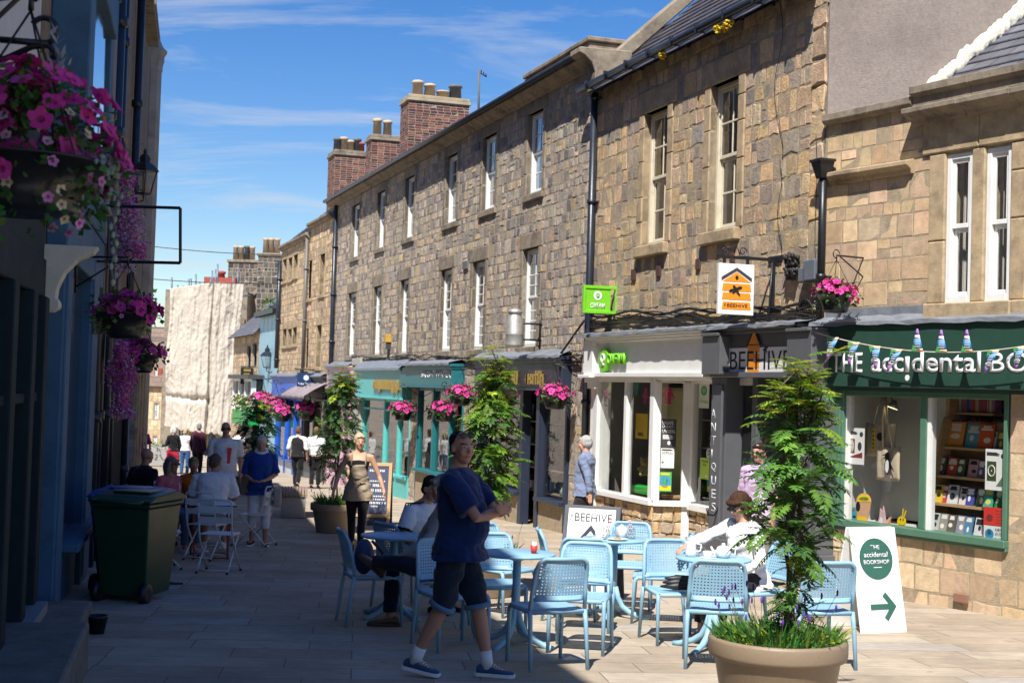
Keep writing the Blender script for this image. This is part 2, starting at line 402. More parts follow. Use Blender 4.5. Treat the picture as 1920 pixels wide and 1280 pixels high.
def dark_room(F, parent, s0, s1, z0, z1, deep=2.2, m=DARK, name='room', near=-.22, floor=None):
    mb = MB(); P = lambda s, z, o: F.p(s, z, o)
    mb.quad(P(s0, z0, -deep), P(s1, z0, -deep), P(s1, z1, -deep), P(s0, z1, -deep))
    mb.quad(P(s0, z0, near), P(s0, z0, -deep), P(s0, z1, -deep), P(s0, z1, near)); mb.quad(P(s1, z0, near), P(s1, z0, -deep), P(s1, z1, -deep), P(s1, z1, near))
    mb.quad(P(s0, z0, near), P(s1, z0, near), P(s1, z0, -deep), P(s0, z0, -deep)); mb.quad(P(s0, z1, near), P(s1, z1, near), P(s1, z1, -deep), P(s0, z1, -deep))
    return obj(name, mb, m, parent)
def roof(F, parent, s0, s1, z, deep, pitch, over=.25, sl=(.23, .19), pal=((.06, .056, .066), (.075, .066, .074), (.05, .048, .058)), inset=0):
    mb = MB(); t = math.tan(pitch); c = cos(pitch); row = 0; w = -over
    mb.col = (.05, .045, .05); mb.quad(F.p(s0, z - over * t - .03, over), F.p(s1, z - over * t - .03, over), F.p(s1, z + deep * t - .03, -deep), F.p(s0, z + deep * t - .03, -deep))
    while w < deep:
        w2 = w + sl[1] * c; s = s0 - (row % 2) * sl[0] / 2
        while s < s1:
            a, b = max(s0, s + .003), min(s1, s + sl[0] - .003)
            if b > a:
                k = random.choice(pal); q = R(.75, 1.25); mb.col = tuple(x * q for x in k); h = R(0, .006)
                A = [F.p(a, z + w * t + .014 + h, -w), F.p(b, z + w * t + .014 + R(0, .006), -w), F.p(b, z + w2 * t + .002, -w2 - .02), F.p(a, z + w2 * t + .002, -w2 - .02)]
                mb.quad(*A); lo = Vector((0, 0, -.016)); mb.quad(A[0], A[1], A[1] + lo, A[0] + lo)
            s += sl[0]
        w = w2; row += 1
    mb.col = None
    return obj('roof', mb, SLATE, parent)
def pipe(F, parent, px, py0, py1, r=.05, out=.09, m=IRONB, hopper=False, name='drainpipe'):
    s, z1 = F.inv(px, py0, out); s2, z0 = F.inv(px, py1, out); s = F.inv(px, (py0 + py1) / 2, out)[0]
    mb = MB(); mb.tube([F.p(s, z0, out), F.p(s, z1, out)], r, 10)
    z = z0 + .3
    while z < z1:
        mb.tube([F.p(s, z, out), F.p(s, z + .07, out)], r * 1.3, 10); fbox(mb, F, s - r * 1.9, s + r * 1.9, z + .02, z + .045, 0, out * .75); z += R(1.5, 1.9)
    if hopper:
        X = F.mat(s, z1, out); mb.M = X; mb.add([(-.06, -.06, -.2), (.06, -.06, -.2), (.06, .06, -.2), (-.06, .06, -.2), (-.11, -.09, 0), (.11, -.09, 0), (.11, .11, 0), (-.11, .11, 0)],
              [(0, 1, 5, 4), (1, 2, 6, 5), (2, 3, 7, 6), (3, 0, 4, 7), (0, 3, 2, 1), (4, 5, 6, 7)]); mb.box(-.125, .125, -.1, .125, 0, .03); mb.M = None
    return obj(name, mb, m, parent)
def cornice(F, parent, s0, s1, z, prof, m=DRESS, name='cornice', jit=.006, seg=.7):
    """Moulded stone course: profile of (out, dz), in separate lengths of stone."""
    mb = MB(); s = s0
    while s < s1 - .02:
        e = min(s1, s + seg * R(.8, 1.25))
        if s1 - e < .25: e = s1
        o = R(-jit, jit); n = len(prof)
        vs = [F.p(s + .003, z + dz + o * .5, q + o) for q, dz in prof] + [F.p(e - .003, z + dz + o * .5, q + o) for q, dz in prof]
        mb.add(vs, [tuple(range(n)), tuple(range(n, 2 * n))] + [(i, (i + 1) % n, n + (i + 1) % n, n + i) for i in range(n)], False); s = e
    return obj(name, mb, m, parent, .006)
def dressed(F, par, s0, s1, z0, z1, m=None, out=.022, jamb=.17, lintel=.28, sill=.14, sout=.06, lext=.2):
    """lintel, sill and jamb stones round an opening; returns the block they fill"""
    mb = MB(); fbox(mb, F, s0 - lext, s1 + lext, z1, z1 + lintel, -.15, out); fbox(mb, F, s0 - .13, s1 + .13, z0 - sill, z0, -.15, sout)
    if jamb:
        zz = z0
        while zz < z1 - .02:
            e = min(z1, zz + R(.35, .6))
            if z1 - e < .2: e = z1
            fbox(mb, F, s0 - jamb * R(.92, 1.05), s0, zz + .004, e - .004, -.15, out + R(-.006, .004)); fbox(mb, F, s1, s1 + jamb * R(.92, 1.05), zz + .004, e - .004, -.15, out + R(-.006, .004)); zz = e
    obj('window_surround', mb, m or DRESS, par, .012)
    return [(s0 - jamb, s1 + jamb, z0, z1), (s0 - lext, s1 + lext, z1, z1 + lintel), (s0 - .13, s1 + .13, z0 - sill, z0)]
def goods(F, parent, s0, s1, z0, z1, o0, o1, n=40, pal=None, rows=4, name='display_stock'):
    """shelves of small coloured stock behind the glass"""
    mb = MB(); mb.col = (.3, .22, .14)
    pal = pal or [(.5, .1, .08), (.08, .25, .4), (.6, .55, .45), (.5, .4, .1), (.1, .3, .15), (.35, .3, .28), (.6, .3, .35), (.2, .18, .17)]
    for r in range(rows):
        z = z0 + (z1 - z0) * r / rows; mb.col = (.32, .24, .16); fbox(mb, F, s0, s1, z - .02, z, o0, o1); s = s0 + .05
        while s < s1 - .1:
            w = R(.06, .2); h = R(.08, (z1 - z0) / rows * .75); mb.col = tuple(q * R(.6, 1.2) for q in random.choice(pal)); o = R(o0, o1 - .08)
            if R(0, 1) < .55: fbox(mb, F, s, s + w, z + .001, z + h, o, o + R(.04, .1))
            else:
                p = F.p(s + w / 2, z, o + .04); q = w * .45; mb.lathe([(q * .6, p.z), (q, p.z + h * .35), (q * .8, p.z + h * .7), (q * .3, p.z + h * .8), (q * .35, p.z + h)], 10, (p.x, p.y))
            s += w + R(.02, .15)
    mb.col = None; o = obj(name, mb, mat('stock', attr=True, rough=.6), parent); o['kind'] = 'stuff'
    return o
def flashing(F, parent, s0, s1, z, out=.34, rise=.17):
    mb = MB(); n = max(3, int((s1 - s0) / .16)); vs = []; fs = []
    for i in range(n + 1):
        s = s0 + (s1 - s0) * i / n
        for k, (o, dz) in enumerate(((.02, rise), (out * .5, rise * .5), (out, .012), (out + .008, -.035))): vs.append(F.p(s, z + dz + R(-.012, .012), o + R(-.006, .006)))
    for i in range(n):
        for k in range(3): fs.append((4 * i + k, 4 * i + 4 + k, 4 * i + 5 + k, 4 * i + 1 + k))
    mb.add(vs, fs, False)
    return obj('lead_flashing', mb, LEAD, parent)
def chimney(px0, px1, pytop, pybase, d, label, brick, cap, pots, thick=.55, side=None, group=None):
    a = at(px0, pytop, d); wpx = (px1 - px0) * d / FPX; zb = at(px0, pybase, d).z - 2.5
    root = thing('chimney_stack', label, 'chimney', (a.x, a.y, zb), 0, group)
    F = Fac((a.x, a.y), (.947, .32), -1); mb = MB(); bk = MB(); Z = a.z
    pal = brick; fbox(bk, F, 0, wpx, zb, Z, -thick, 0); 
    for G, L in ((F, wpx), (Fac((a.x, a.y), (-.32, .947), 1), thick)):
        hole = []; stones(bk, G, 0, L, zb + 1.2, Z - .02, [], (.072, .076), (.2, .23), pal, .25, 1, 0, .006)
    obj('brick_shaft', bk, [MORTARD, BRICK], root, world=True)
    c = MB(); fbox(c, F, -.05, wpx + .05, Z, Z + .09, -thick - .05, .05); fbox(c, F, -.02, wpx + .02, Z + .092, Z + .2, -thick - .02, .02); obj('capping', c, cap, root, .015, world=True)
    for (q, h, m, r) in pots:
        t = MB(); pp = F.p((q - px0) / (px1 - px0) * wpx, Z + .2, -thick / 2); t.lathe([(r, pp.z), (r * .88, pp.z + h * .8), (r * 1.08, pp.z + h * .83), (r * 1.08, pp.z + h * .92), (r * .9, pp.z + h), (r * .7, pp.z + h), (r * .66, pp.z + h * .5)], 14, (pp.x, pp.y))
        obj('chimney_pot', t, m, root, world=True)
    return root
# ================================================================== lettering helpers
def text_fit(name, s, F, px0, px1, py0, py1, out, m, parent, depth=.006, bold=0, world=True):
    a, b, c, d = rect(F, px0, px1, py0, py1, out)
    rt = F.d if ray(px1, 700).dot(F.d.to_3d()) > ray(px0, 700).dot(F.d.to_3d()) else -F.d
    sgn = 1 if rt == F.d else -1
    return text_box(name, s, F.p(a if sgn > 0 else b, c, out), rt, F.n, b - a, d - c, m, parent, depth, bold, world)
def text_box(name, s, o, right, n, w, h, m, parent, depth=.006, bold=0, world=True, up=Vector((0, 0, 1))):
    t = text(name, s, 1, Matrix.Identity(4), m, None, 0, 'LEFT', 1, bold, False)
    me = t.data; xs = [v.co.x for v in me.vertices]; ys = [v.co.y for v in me.vertices]
    x0, x1, y0, y1 = min(xs), max(xs), min(ys), max(ys)
    right = Vector(right).to_3d() if len(right) == 2 else Vector(right); n = Vector(n).to_3d() if len(n) == 2 else Vector(n)
    inv = WM[parent].inverted() if (world and parent is not None) else Matrix.Identity(4)
    o = Vector(o); up = Vector(up)
    for v in me.vertices:
        v.co = inv @ (o + right * ((v.co.x - x0) / max(1e-6, x1 - x0) * w) + up * ((v.co.y - y0) / max(1e-6, y1 - y0) * h))
    if depth:
        md = t.modifiers.new('solid', 'SOLIDIFY'); md.thickness = depth; md.offset = 0
    if parent is not None: t.parent = parent
    return t
def disc(mb, c, right, up, n, rx, ry, depth=.004, k=28):
    c = Vector(c); right = Vector(right); up = Vector(up)
    mb.extrude([c + right * (rx * cos(2 * pi * i / k)) + up * (ry * sin(2 * pi * i / k)) for i in range(k)], Vector(n) * depth)
def board(mb, o, right, up, n, pts, depth=.004):
    o = Vector(o); mb.extrude([o + Vector(right) * x + Vector(up) * y for x, y in pts], Vector(n) * depth)
UP = Vector((0, 0, 1))
# ================================================================== ground
def make_ground():
    mb = MB(); ys = [-40] + list(range(-20, 90, 2)) + [140, 400, 1500]
    xs = [-1500, -300, -60] + list(range(-30, 31, 2)) + [60, 300, 1500]
    vs = [(x, y, gz(y) - (.03 if y > 90 else 0)) for y in ys for x in xs]; n = len(xs)
    mb.add(vs, [(j * n + i, j * n + i + 1, (j + 1) * n + i + 1, (j + 1) * n + i) for j in range(len(ys) - 1) for i in range(n - 1)], False)
    m = bpy.data.materials.new('stone_paving'); m.use_nodes = True; t = m.node_tree; N = t.nodes; L = t.links; p = N['Principled BSDF']
    tc = N.new('ShaderNodeTexCoord'); mp = N.new('ShaderNodeMapping'); mp.inputs['Rotation'].default_value = (0, 0, radians(-6)); L.new(tc.outputs['Object'], mp.inputs[0])
    wv = N.new('ShaderNodeTexNoise'); wv.inputs['Scale'].default_value = .6
    br = N.new('ShaderNodeTexBrick'); br.offset = .37; br.squash = 1.45; br.squash_frequency = 3
    br.inputs['Color1'].default_value = (0, 0, 0, 1); br.inputs['Color2'].default_value = (1, 1, 1, 1); br.inputs['Mortar'].default_value = (.5, .5, .5, 1)
    br.inputs['Scale'].default_value = 1; br.inputs['Mortar Size'].default_value = .0048; br.inputs['Mortar Smooth'].default_value = .3
    br.inputs['Brick Width'].default_value = .92; br.inputs['Row Height'].default_value = .44; L.new(mp.outputs[0], br.inputs['Vector'])
    cr = N.new('ShaderNodeValToRGB'); e = cr.color_ramp; L.new(br.outputs[0], cr.inputs[0])
    cols = [(.36, .295, .215), (.41, .34, .255), (.385, .31, .225), (.43, .36, .275), (.40, .355, .30), (.37, .30, .225), (.44, .375, .285)]
    e.elements[0].color = (*cols[0], 1); e.elements[1].color = (*cols[-1], 1); e.elements[1].position = .95; e.interpolation = 'CONSTANT'
    for i in range(1, 6): q = e.elements.new(i / 6.6); q.color = (*cols[i], 1)
    n1 = N.new('ShaderNodeTexNoise'); n1.inputs['Scale'].default_value = 1.3; n1.inputs['Detail'].default_value = 10; n1.inputs['Roughness'].default_value = .7; L.new(tc.outputs['Object'], n1.inputs['Vector'])
    n2 = N.new('ShaderNodeTexNoise'); n2.inputs['Scale'].default_value = 26; n2.inputs['Detail'].default_value = 8; n2.inputs['Roughness'].default_value = .75
    m2 = N.new('ShaderNodeMapping'); m2.inputs['Rotation'].default_value = (0, 0, radians(-6)); m2.inputs['Scale'].default_value = (.22, 1, 1); L.new(tc.outputs['Object'], m2.inputs[0]); L.new(m2.outputs[0], n2.inputs['Vector'])
    r1 = N.new('ShaderNodeMapRange'); r1.inputs[1].default_value = .3; r1.inputs[2].default_value = .7; r1.inputs[3].default_value = .74; r1.inputs[4].default_value = 1.16; L.new(n1.outputs[0], r1.inputs[0])
    r2 = N.new('ShaderNodeMapRange'); r2.inputs[1].default_value = .3; r2.inputs[2].default_value = .7; r2.inputs[3].default_value = .8; r2.inputs[4].default_value = 1.18; L.new(n2.outputs[0], r2.inputs[0])
    v1 = N.new('ShaderNodeVectorMath'); v1.operation = 'SCALE'; L.new(cr.outputs[0], v1.inputs[0]); L.new(r1.outputs[0], v1.inputs['Scale'])
    v2 = N.new('ShaderNodeVectorMath'); v2.operation = 'SCALE'; L.new(v1.outputs[0], v2.inputs[0]); L.new(r2.outputs[0], v2.inputs['Scale'])
    mx = N.new('ShaderNodeMix'); mx.data_type = 'RGBA'; L.new(br.outputs['Fac'], mx.inputs[0]); L.new(v2.outputs[0], mx.inputs[6]); mx.inputs[7].default_value = (.17, .14, .105, 1)
    n4 = N.new('ShaderNodeTexNoise'); n4.inputs['Scale'].default_value = 5.5; n4.inputs['Detail'].default_value = 4; L.new(tc.outputs['Object'], n4.inputs['Vector'])
    r4 = N.new('ShaderNodeMapRange'); r4.inputs[1].default_value = .66; r4.inputs[2].default_value = .74; r4.inputs[4].default_value = .4; L.new(n4.outputs[0], r4.inputs[0])
    mz = N.new('ShaderNodeMix'); mz.data_type = 'RGBA'; L.new(r4.outputs[0], mz.inputs[0]); L.new(mx.outputs[2], mz.inputs[6]); mz.inputs[7].default_value = (.12, .1, .08, 1)
    vo = N.new('ShaderNodeTexVoronoi'); vo.inputs['Scale'].default_value = 2.3; L.new(tc.outputs['Object'], vo.inputs['Vector'])
    r5 = N.new('ShaderNodeMapRange'); r5.inputs[1].default_value = .045; r5.inputs[2].default_value = .075; r5.inputs[3].default_value = .55; r5.inputs[4].default_value = 0; L.new(vo.outputs['Distance'], r5.inputs[0])
    gm = N.new('ShaderNodeMix'); gm.data_type = 'RGBA'; L.new(r5.outputs[0], gm.inputs[0]); L.new(mz.outputs[2], gm.inputs[6]); gm.inputs[7].default_value = (.14, .115, .09, 1)
    L.new(gm.outputs[2], p.inputs['Base Color']); p.inputs['Roughness'].default_value = .8; p.inputs['Specular IOR Level'].default_value = .3
    ad = N.new('ShaderNodeMath'); ad.operation = 'MULTIPLY_ADD'; ad.inputs[1].default_value = -1.2; L.new(br.outputs['Fac'], ad.inputs[0]); L.new(n2.outputs[0], ad.inputs[2])
    b = N.new('ShaderNodeBump'); b.inputs['Distance'].default_value = .004; L.new(ad.outputs[0], b.inputs['Height']); L.new(b.outputs[0], p.inputs['Normal'])
    tag(obj('pavement', mb, m), kind='structure')
make_ground()
# ================================================================== long terrace (rubble, twelve sashes, four shops)
S_MID, S_END = 7.78, 30.3
LT = thing('stone_terrace', 'long soot-stained rubble stone terrace with two rows of white sash windows', 'building', F1.p(19, gs(F1, 19)))
UW = [(10.3, 11.2), (13.2, 14.16), (16.08, 17.05), (19.96, 20.9), (23.15, 24.05), (26.4, 27.4)]
LW = [(10.36, 11.27), (13.74, 14.64), (16.25, 17.2), (20.2, 21.08), (23.2, 24.15), (26.5, 27.55)]
holes = [(a, b, 5.56, 7.17) for a, b in UW] + [(a, b, 2.58, 4.5) for a, b in LW]
shops = [(8.42, 13.75, -2, 2.36), (15.0, 18.9, -2, 2.25), (18.9, 19.6, 1.75, 2.25), (19.6, 25.0, -2, 2.2), (25.0, 26.15, -2, 2.2), (26.2, 29.75, -2, 2.3)]
wb = MB(); blk = list(shops)
for h in holes: blk += dressed(F1, LT, h[0], h[1], h[2], h[3], DRESSD, lintel=.30 if h[2] < 5 else .24, sill=.13)
blk += holes
backing(wb, F1, S_MID, S_END, -2.2, 7.5, holes + [s for s in shops if s[0] not in (25.0, 18.9)])
stones(wb, F1, S_MID, S_END, -1.7, 7.42, blk, (.17, .25), (.24, .66), PAL_LONG, .85)
obj('wall', wb, [MORTARD, STONE], LT, world=True)
for i, h in enumerate(holes): sash(F1, LT, *h, cols=2 if i % 6 not in (3, 4) else 2, rows=8 if h[2] < 5 else 4, curtain=(0, 1, 0, 2)[i % 4])
# world-space helper: everything made with F points and a parent needs world=True
cornice(F1, LT, S_MID - .02, S_END + .05, 7.4, [(-.1, 0), (.06, 0), (.10, .05), (.20, .09), (.27, .15), (.27, .24), (-.1, .26)], DRESSD)
gt = MB(); gt.tube([F1.p(S_MID, 7.62, .33), F1.p(S_END, 7.62, .33)], .055, 8); obj('gutter', gt, IRONB, LT)
cp = MB(); fbox(cp, F1, S_MID - .05, S_MID + 3.4, 7.66, 7.86, -.5, .12); fbox(cp, F1, S_MID - .1, S_MID + 3.4, 7.865, 7.95, -.55, .16); obj('parapet', cp, DRESSD, LT, .015)
roof(F1, LT, S_MID + .1, S_END, 7.62, 4.2, radians(27), over=.1)
for s in (S_MID, S_END):
    gb = MB(); gb.extrude([F1.p(s, -2, -.3), F1.p(s, 7.6, -.3), F1.p(s, 9.5, -4.3), F1.p(s, 7, -8), F1.p(s, -2, -8)], F1.d.to_3d() * (.25 if s == S_MID else -.25))
    obj('party_wall', gb, RENDER, LT)
pipe(F1, LT, 1103, 180, 1000, .062, .1, IRONB)
kn = MB(); s_, z_ = F1.inv(1140, 100, .1); 
# ---- generic shopfront
def shop(F, bld, s0, s1, zb, zt, pm, posts, riser, rm, door=None, fo=.2, name='shopfront', room=DARK, stock=60, pw=.09, po=.06, flash=.17, tr=None, sill=.14, rpal=None):
    f = MB(); g0 = min(gs(F, s0), gs(F, s1)) - .1; gm = lambda s: gs(F, s)
    fbox(f, F, s0, s1, zb, zt, -.1, fo); fbox(f, F, s0 - .02, s1 + .02, zb - .045, zb, -.1, fo + .05); fbox(f, F, s0 - .04, s1 + .04, zt, zt + .07, -.1, fo + .07)
    fbox(f, F, s0 - .02, s1 + .02, zt - .05, zt, -.1, fo + .04)
    gx = MB(); st = MB()
    ends = [s0] + posts + [s1]
    for s in ends: fbox(f, F, max(s0, s - pw), min(s1, s + pw), gm(s) - .05, zb - .046, -.12, po)
    rz = gm((s0 + s1) / 2) + riser
    for a, b in zip(ends, ends[1:]):
        if door and door[0] - .01 <= (a + b) / 2 <= door[1] + .01:
            dz = gm((a + b) / 2); d0, d1 = a + pw, b - pw
            fbox(f, F, d0, d0 + .1, dz, zb - .05, -.6, -.55); fbox(f, F, d1 - .1, d1, dz, zb - .05, -.6, -.55); fbox(f, F, d0 + .1, d1 - .1, dz, dz + .7, -.599, -.555); fbox(f, F, d0 + .1, d1 - .1, zb - .3, zb - .051, -.6, -.55)
            gx.quad(F.p(d0, dz, -.57), F.p(d1, dz, -.57), F.p(d1, zb, -.57), F.p(d0, zb, -.57)); continue
        fbox(f, F, a + pw, b - pw, rz - .07, rz, -.12, sill)
        fbox(f, F, a + pw, b - pw, zb - .12, zb - .046, -.12, po - .02); fbox(f, F, a + pw, a + pw + .03, rz, zb - .12, -.1, po - .03); fbox(f, F, b - pw - .03, b - pw, rz, zb - .12, -.1, po - .03)
        if tr: fbox(f, F, a + pw, b - pw, tr, tr + .05, -.1, po - .01)
        gx.quad(F.p(a + pw, rz, -.05), F.p(b - pw, rz, -.05), F.p(b - pw, zb - .1, -.05), F.p(a + pw, zb - .1, -.05))
        fbox(st, F, a + pw, b - pw, g0 - .3, rz - .07, -.15, .03)
        if rpal: stones(st, F, a + pw, b - pw, g0, rz - .075, [], (.22, .3), (.3, .6), rpal, .8)
    o = obj(name, f, pm, bld, .006); obj('pane', gx, G_SHOP, o); obj('stall_riser', st, rm, o)
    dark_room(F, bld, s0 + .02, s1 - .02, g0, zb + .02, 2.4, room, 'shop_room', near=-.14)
    if stock: goods(F, o, s0 + .15, s1 - .15, rz + .02, zb - .2, -1.0, -.35, stock)
    if flash: flashing(F, bld, s0 - .06, s1 + .06, zt + .075, fo + .09, flash)
    return o
NAVY = paint('navy_paint', (.022, .03, .055)); TEAL = paint('teal_paint', (.012, .14, .16)); TURQ = paint('turquoise_paint', (.10, .48, .46)); PINK = paint('pink_paint', (.62, .38, .47)); PURPLE = paint('dark_purple_paint', (.028, .014, .036))
GOLD = mat('gold_leaf', (.62, .42, .12), .35, metal=.7, var=.15); BLUEP = paint('bright_blue_paint', (.015, .10, .50)); GREENP = paint('dark_green_paint', (.022, .062, .045)); SAGE = paint('sage_green_paint', (.075, .17, .115)); GREYP = paint('grey_paint', (.10, .105, .115)); 
OXG = paint('lime_green_paint', (.17, .55, .02)); LETW = plain('white_lettering', (.72, .72, .76), .5, var=.03); BLK = plain('black_lettering', (.012, .012, .014), .5); ORNG = plain('orange_print', (.80, .27, .015), .5, var=.05); YEL = plain('yellow_print', (.85, .56, .01), .5, var=.04); RED = plain('red_print', (.62, .04, .03), .5, var=.08); SIGNW = plain('white_board', (.78, .78, .78), .4, var=.03)
PAPER = plain('paper_white', (.75, .75, .74), .7, var=.03); DGREY = plain('dark_grey_print', (.05, .05, .055), .5); GRN = plain('green_print', (.06, .38, .10), .5, var=.1); BLU = plain('blue_print', (.05, .25, .52), .5, var=.1); SKIN_P = plain('tan_print', (.62, .33, .2), .6, var=.1)
def ss(px, F=F1, o=.06): return F.inv(px, 850, o)[0]
A = shop(F1, LT, 8.45, 13.75, 1.78, 2.3, NAVY, [ss(1006), ss(975)], .62, [MORTAR, STONE], (ss(1006), ss(975)), .16, rpal=PAL_MID, flash=.13)
fs = MB(); fbox(fs, F1, 8.6, 13.6, 1.8, 2.22, .162, .175); SB = obj('sign_board', fs, PURPLE, A)
def strokes(name, F, px0, px1, py0, py1, out, m, parent, gaps=(), depth=.03, sw=.5):
    """raised gold lettering too far off to read: upright, bowed and hooked strokes"""
    a, b, c, d = rect(F, px0, px1, py0, py1, out); mb = MB(); s = a; random.seed(int(px0)); X = F.mat(0, 0)
    while s < b:
        f = (s - a) / (b - a)
        if not any(g0 < f < g1 for g0, g1 in gaps):
            w = R(.055, .085); h0 = c if R(0, 1) > .12 else c - .08; fbox(mb, F, s, s + w * sw, h0, d - (0 if R(0, 1) < .7 else .06), out, out + depth)
            if R(0, 1) < .6: z = R(c, d - .05); fbox(mb, F, s, s + w * 1.5, z, z + .035, out, out + depth * .9)
        s += R(.11, .15)
    return obj(name, mb, m, parent, .003)
strokes('lettering', F1, 932, 1020, 695, 720, .176, GOLD, SB, gaps=((.38, .5),))
B = shop(F1, LT, 15.0, 18.9, 1.76, 2.2, TEAL, [ss(838), ss(806)], .78, [MORTAR, STONE], (15.0, ss(838)), .3, rpal=PAL_MID, flash=.12, po=.03, pw=.06)
fb2 = MB(); fbox(fb2, F1, 18.88, 19.62, 1.76, 2.2, -.1, .3); fbox(fb2, F1, 18.88, 19.62, 1.7, 1.755, -.1, .34); obj('fascia_return', fb2, TEAL, B); flashing(F1, B, 18.9, 19.66, 2.275, .38, .12)
text_fit('lettering', 'BRIGHTWATER', F1, 790, 845, 694, 708, .305, LETW, B, .012, .012)
# deep teal panelled door with a red guitar-like ornament in the neighbouring window
T = shop(F1, LT, 19.62, 25.0, 1.42, 2.1, TURQ, [ss(741), ss(715)], .62, TURQ, (99, 99), .24, tr=1.05, flash=0, po=.025, pw=.055, sill=.08)
strokes('lettering', F1, 702, 752, 712, 730, .245, GOLD, T, depth=.07, sw=.7)
sl_ = MB(); 
vs = []; n = 26
for i in range(n + 1):
    s = 19.55 + 5.6 * i / n
    vs += [F1.p(s, 2.46 + R(-.006, .006), .02), F1.p(s, 2.19 + R(-.01, .01), .33), F1.p(s, 2.13, .335)]
sl_.add(vs, [(3 * i + k, 3 * i + 3 + k, 3 * i + 4 + k, 3 * i + 1 + k) for i in range(n) for k in (0, 1)], False); obj('lead_hood', sl_, LEAD, T)
P_ = shop(F1, LT, 26.25, 29.7, 1.62, 2.22, PINK, [ss(636), ss(652)], .7, PINK, None, .16, flash=.14)
wd = MB(); fbox(wd, F1, 26.6, 29.3, 1.68, 2.1, .162, .172); obj('sign_board', wd, plain('grey_sign', (.2, .19, .22), .4), P_)
pl = MB(); fbox(pl, F1, 25.02, 26.12, gs(F1, 25) - .3, 2.45, -.1, .1); fbox(pl, F1, 25.0, 26.16, 2.3, 2.5, -.1, .14); obj('pilaster', pl, mat('pale_stone', (.42, .39, .34), .9, var=.12, bump=.003), LT, .01)
# ================================================================== middle building (two tall sashes; white and grey shopfronts)
MID = thing('stone_house', 'honey-grey stone house with slate roof and two tall cream sash windows above two shops', 'building', F1.p(3.9, gs(F1, 3.9)))
MW = [(4.62, 5.5, 4.07, 6.2), (2.3, 3.16, 4.07, 6.2)]
S0 = .02
wb = MB(); blk = [(.0, 7.78, -3, 2.55)]
for h in MW: blk += dressed(F1, MID, *h, lintel=.36, sill=.17, sout=.10, jamb=.2, lext=.3)
blk += MW
backing(wb, F1, S0, S_MID, 2.4, 7.0, MW, rev=.22)
stones(wb, F1, .34, S_MID - .02, 2.55, 6.98, blk, (.2, .34), (.26, .7), PAL_MID, .7)
stones(wb, F1, S0, .36, 2.55, 6.98, [], (.32, .44), (.34, .36), PAL_MID, 2.0)
for (a, b) in ((S0, .3), (7.45, S_MID)): fbox(wb, F1, a, b, -1.5, 2.45, -.4, -.006)
obj('wall', wb, [MORTAR, STONE], MID)
for i, h in enumerate(MW): sash(F1, MID, *h, cols=2, rows=4, m=CREAM, curtain=2 if i == 1 else 0, bar=.028, out=-.12)
bl = MB(); a, b = MW[0][:2]; fbox(bl, F1, (a + b) / 2 + .02, b - .1, 5.17, 6.1, -.2, -.19); obj('blind', bl, plain('ochre_blind', (.52, .34, .09), .8), MID)
RF = roof(F1, MID, .15, S_MID - .35, 7.08, 6.4, radians(43), over=.22, sl=(.3, .25))
gt = MB(); gt.tube([F1.p(S0, 6.99, .28), F1.p(S_MID, 6.99, .28)], .06, 8)
for k in range(9): fbox(gt, F1, .5 + k * .85, .53 + k * .85, 6.93, 7.06, 0, .35)
obj('gutter', gt, IRONB, MID)
t43 = math.tan(radians(43)); gw = MB()
gw.extrude([F1.p(0, -1, -.02), F1.p(0, 7.0, -.02), F1.p(0, 7.0 + 7 * t43, -7), F1.p(0, -1, -7)], F1.d.to_3d() * .3); obj('gable_wall', gw, RENDER, MID)
cp = MB(); cp.extrude([F1.p(S_MID - .36, 7.02, .1), F1.p(S_MID - .36, 7.34, .1), F1.p(S_MID - .36, 7.36 + 6.4 * t43, -6.4), F1.p(S_MID - .36, 7.1 + 6.4 * t43, -6.4)], F1.d.to_3d() * .34)
obj('coping', cp, DRESSD, MID, .02)
kn = MB(); X = F1.mat(S_MID - .4, 0); kn.M = X; kn.prism([(-.5, 6.95), (.14, 6.95), (.14, 7.25), (.2, 7.4), (.34, 7.52), (.44, 7.56), (.44, 7.66), (-.55, 7.68)], 'x', -.02, .44); kn.M = None; obj('kneeler', kn, DRESSD, MID, .015)
for px, py, w in ((1359, 48, .22), (1243, 103, .06)):
    ms = MB(); s, z = F1.inv(px, py, .25)
    for k in range(int(110 * w / .3)): ms.ell(F1.p(s + R(-w, w), z + R(-.05, .05) - abs(R(0, .03)), .27 + R(-.05, .04)), R(.012, .028), R(.012, .028), R(.01, .022), 6, 4)
    obj('yellow_lichen', ms, plain('lichen', (.62, .42, .01), .95, var=.3), MID)
for px, py in ((1186, 515), (1233, 508), (1307, 495), (1371, 482)): it = MB(); pbox(it, F1, px - 3.5, px + 3.5, py - 10, py + 10, 0, .035); obj('wall_tie', it, RUST, MID)
# --- white charity shopfront with a canted bay
def P2(F, px, o): return F.p(ss(px, F, o), 0, o)
oA, oB = P2(F1, 1114, .12), P2(F1, 1226, .12); oC = oB + Vector((.56, .02, 0)); zS, zT = .05, 2.02
FB_ = Fac(oB.xy, (1, .035), -1); FC_ = Fac(oC.xy, -F1.d, -1); sC = (F1.p(ss(1334, F1, -.3), 0, -.3) - oC).length
f = MB(); sL, sR = F1.inv(1093, 670, .2)[0], F1.inv(1325, 670, .2)[0]
fbox(f, F1, sR, sL, 2.07, 2.62, -.1, .2); fbox(f, F1, sR - .02, sL - .32, 2.0, 2.066, -.3, .27)
for k, (o, z) in enumerate(((.25, 2.56), (.29, 2.6), (.33, 2.64))): fbox(f, F1, sR, sL - .3, z, z + .045, -.1, o)
oW = obj('shopfront', f, WHITE, MID, .006)
f = MB(); a = F1.inv(1104, 700, .26)[0]
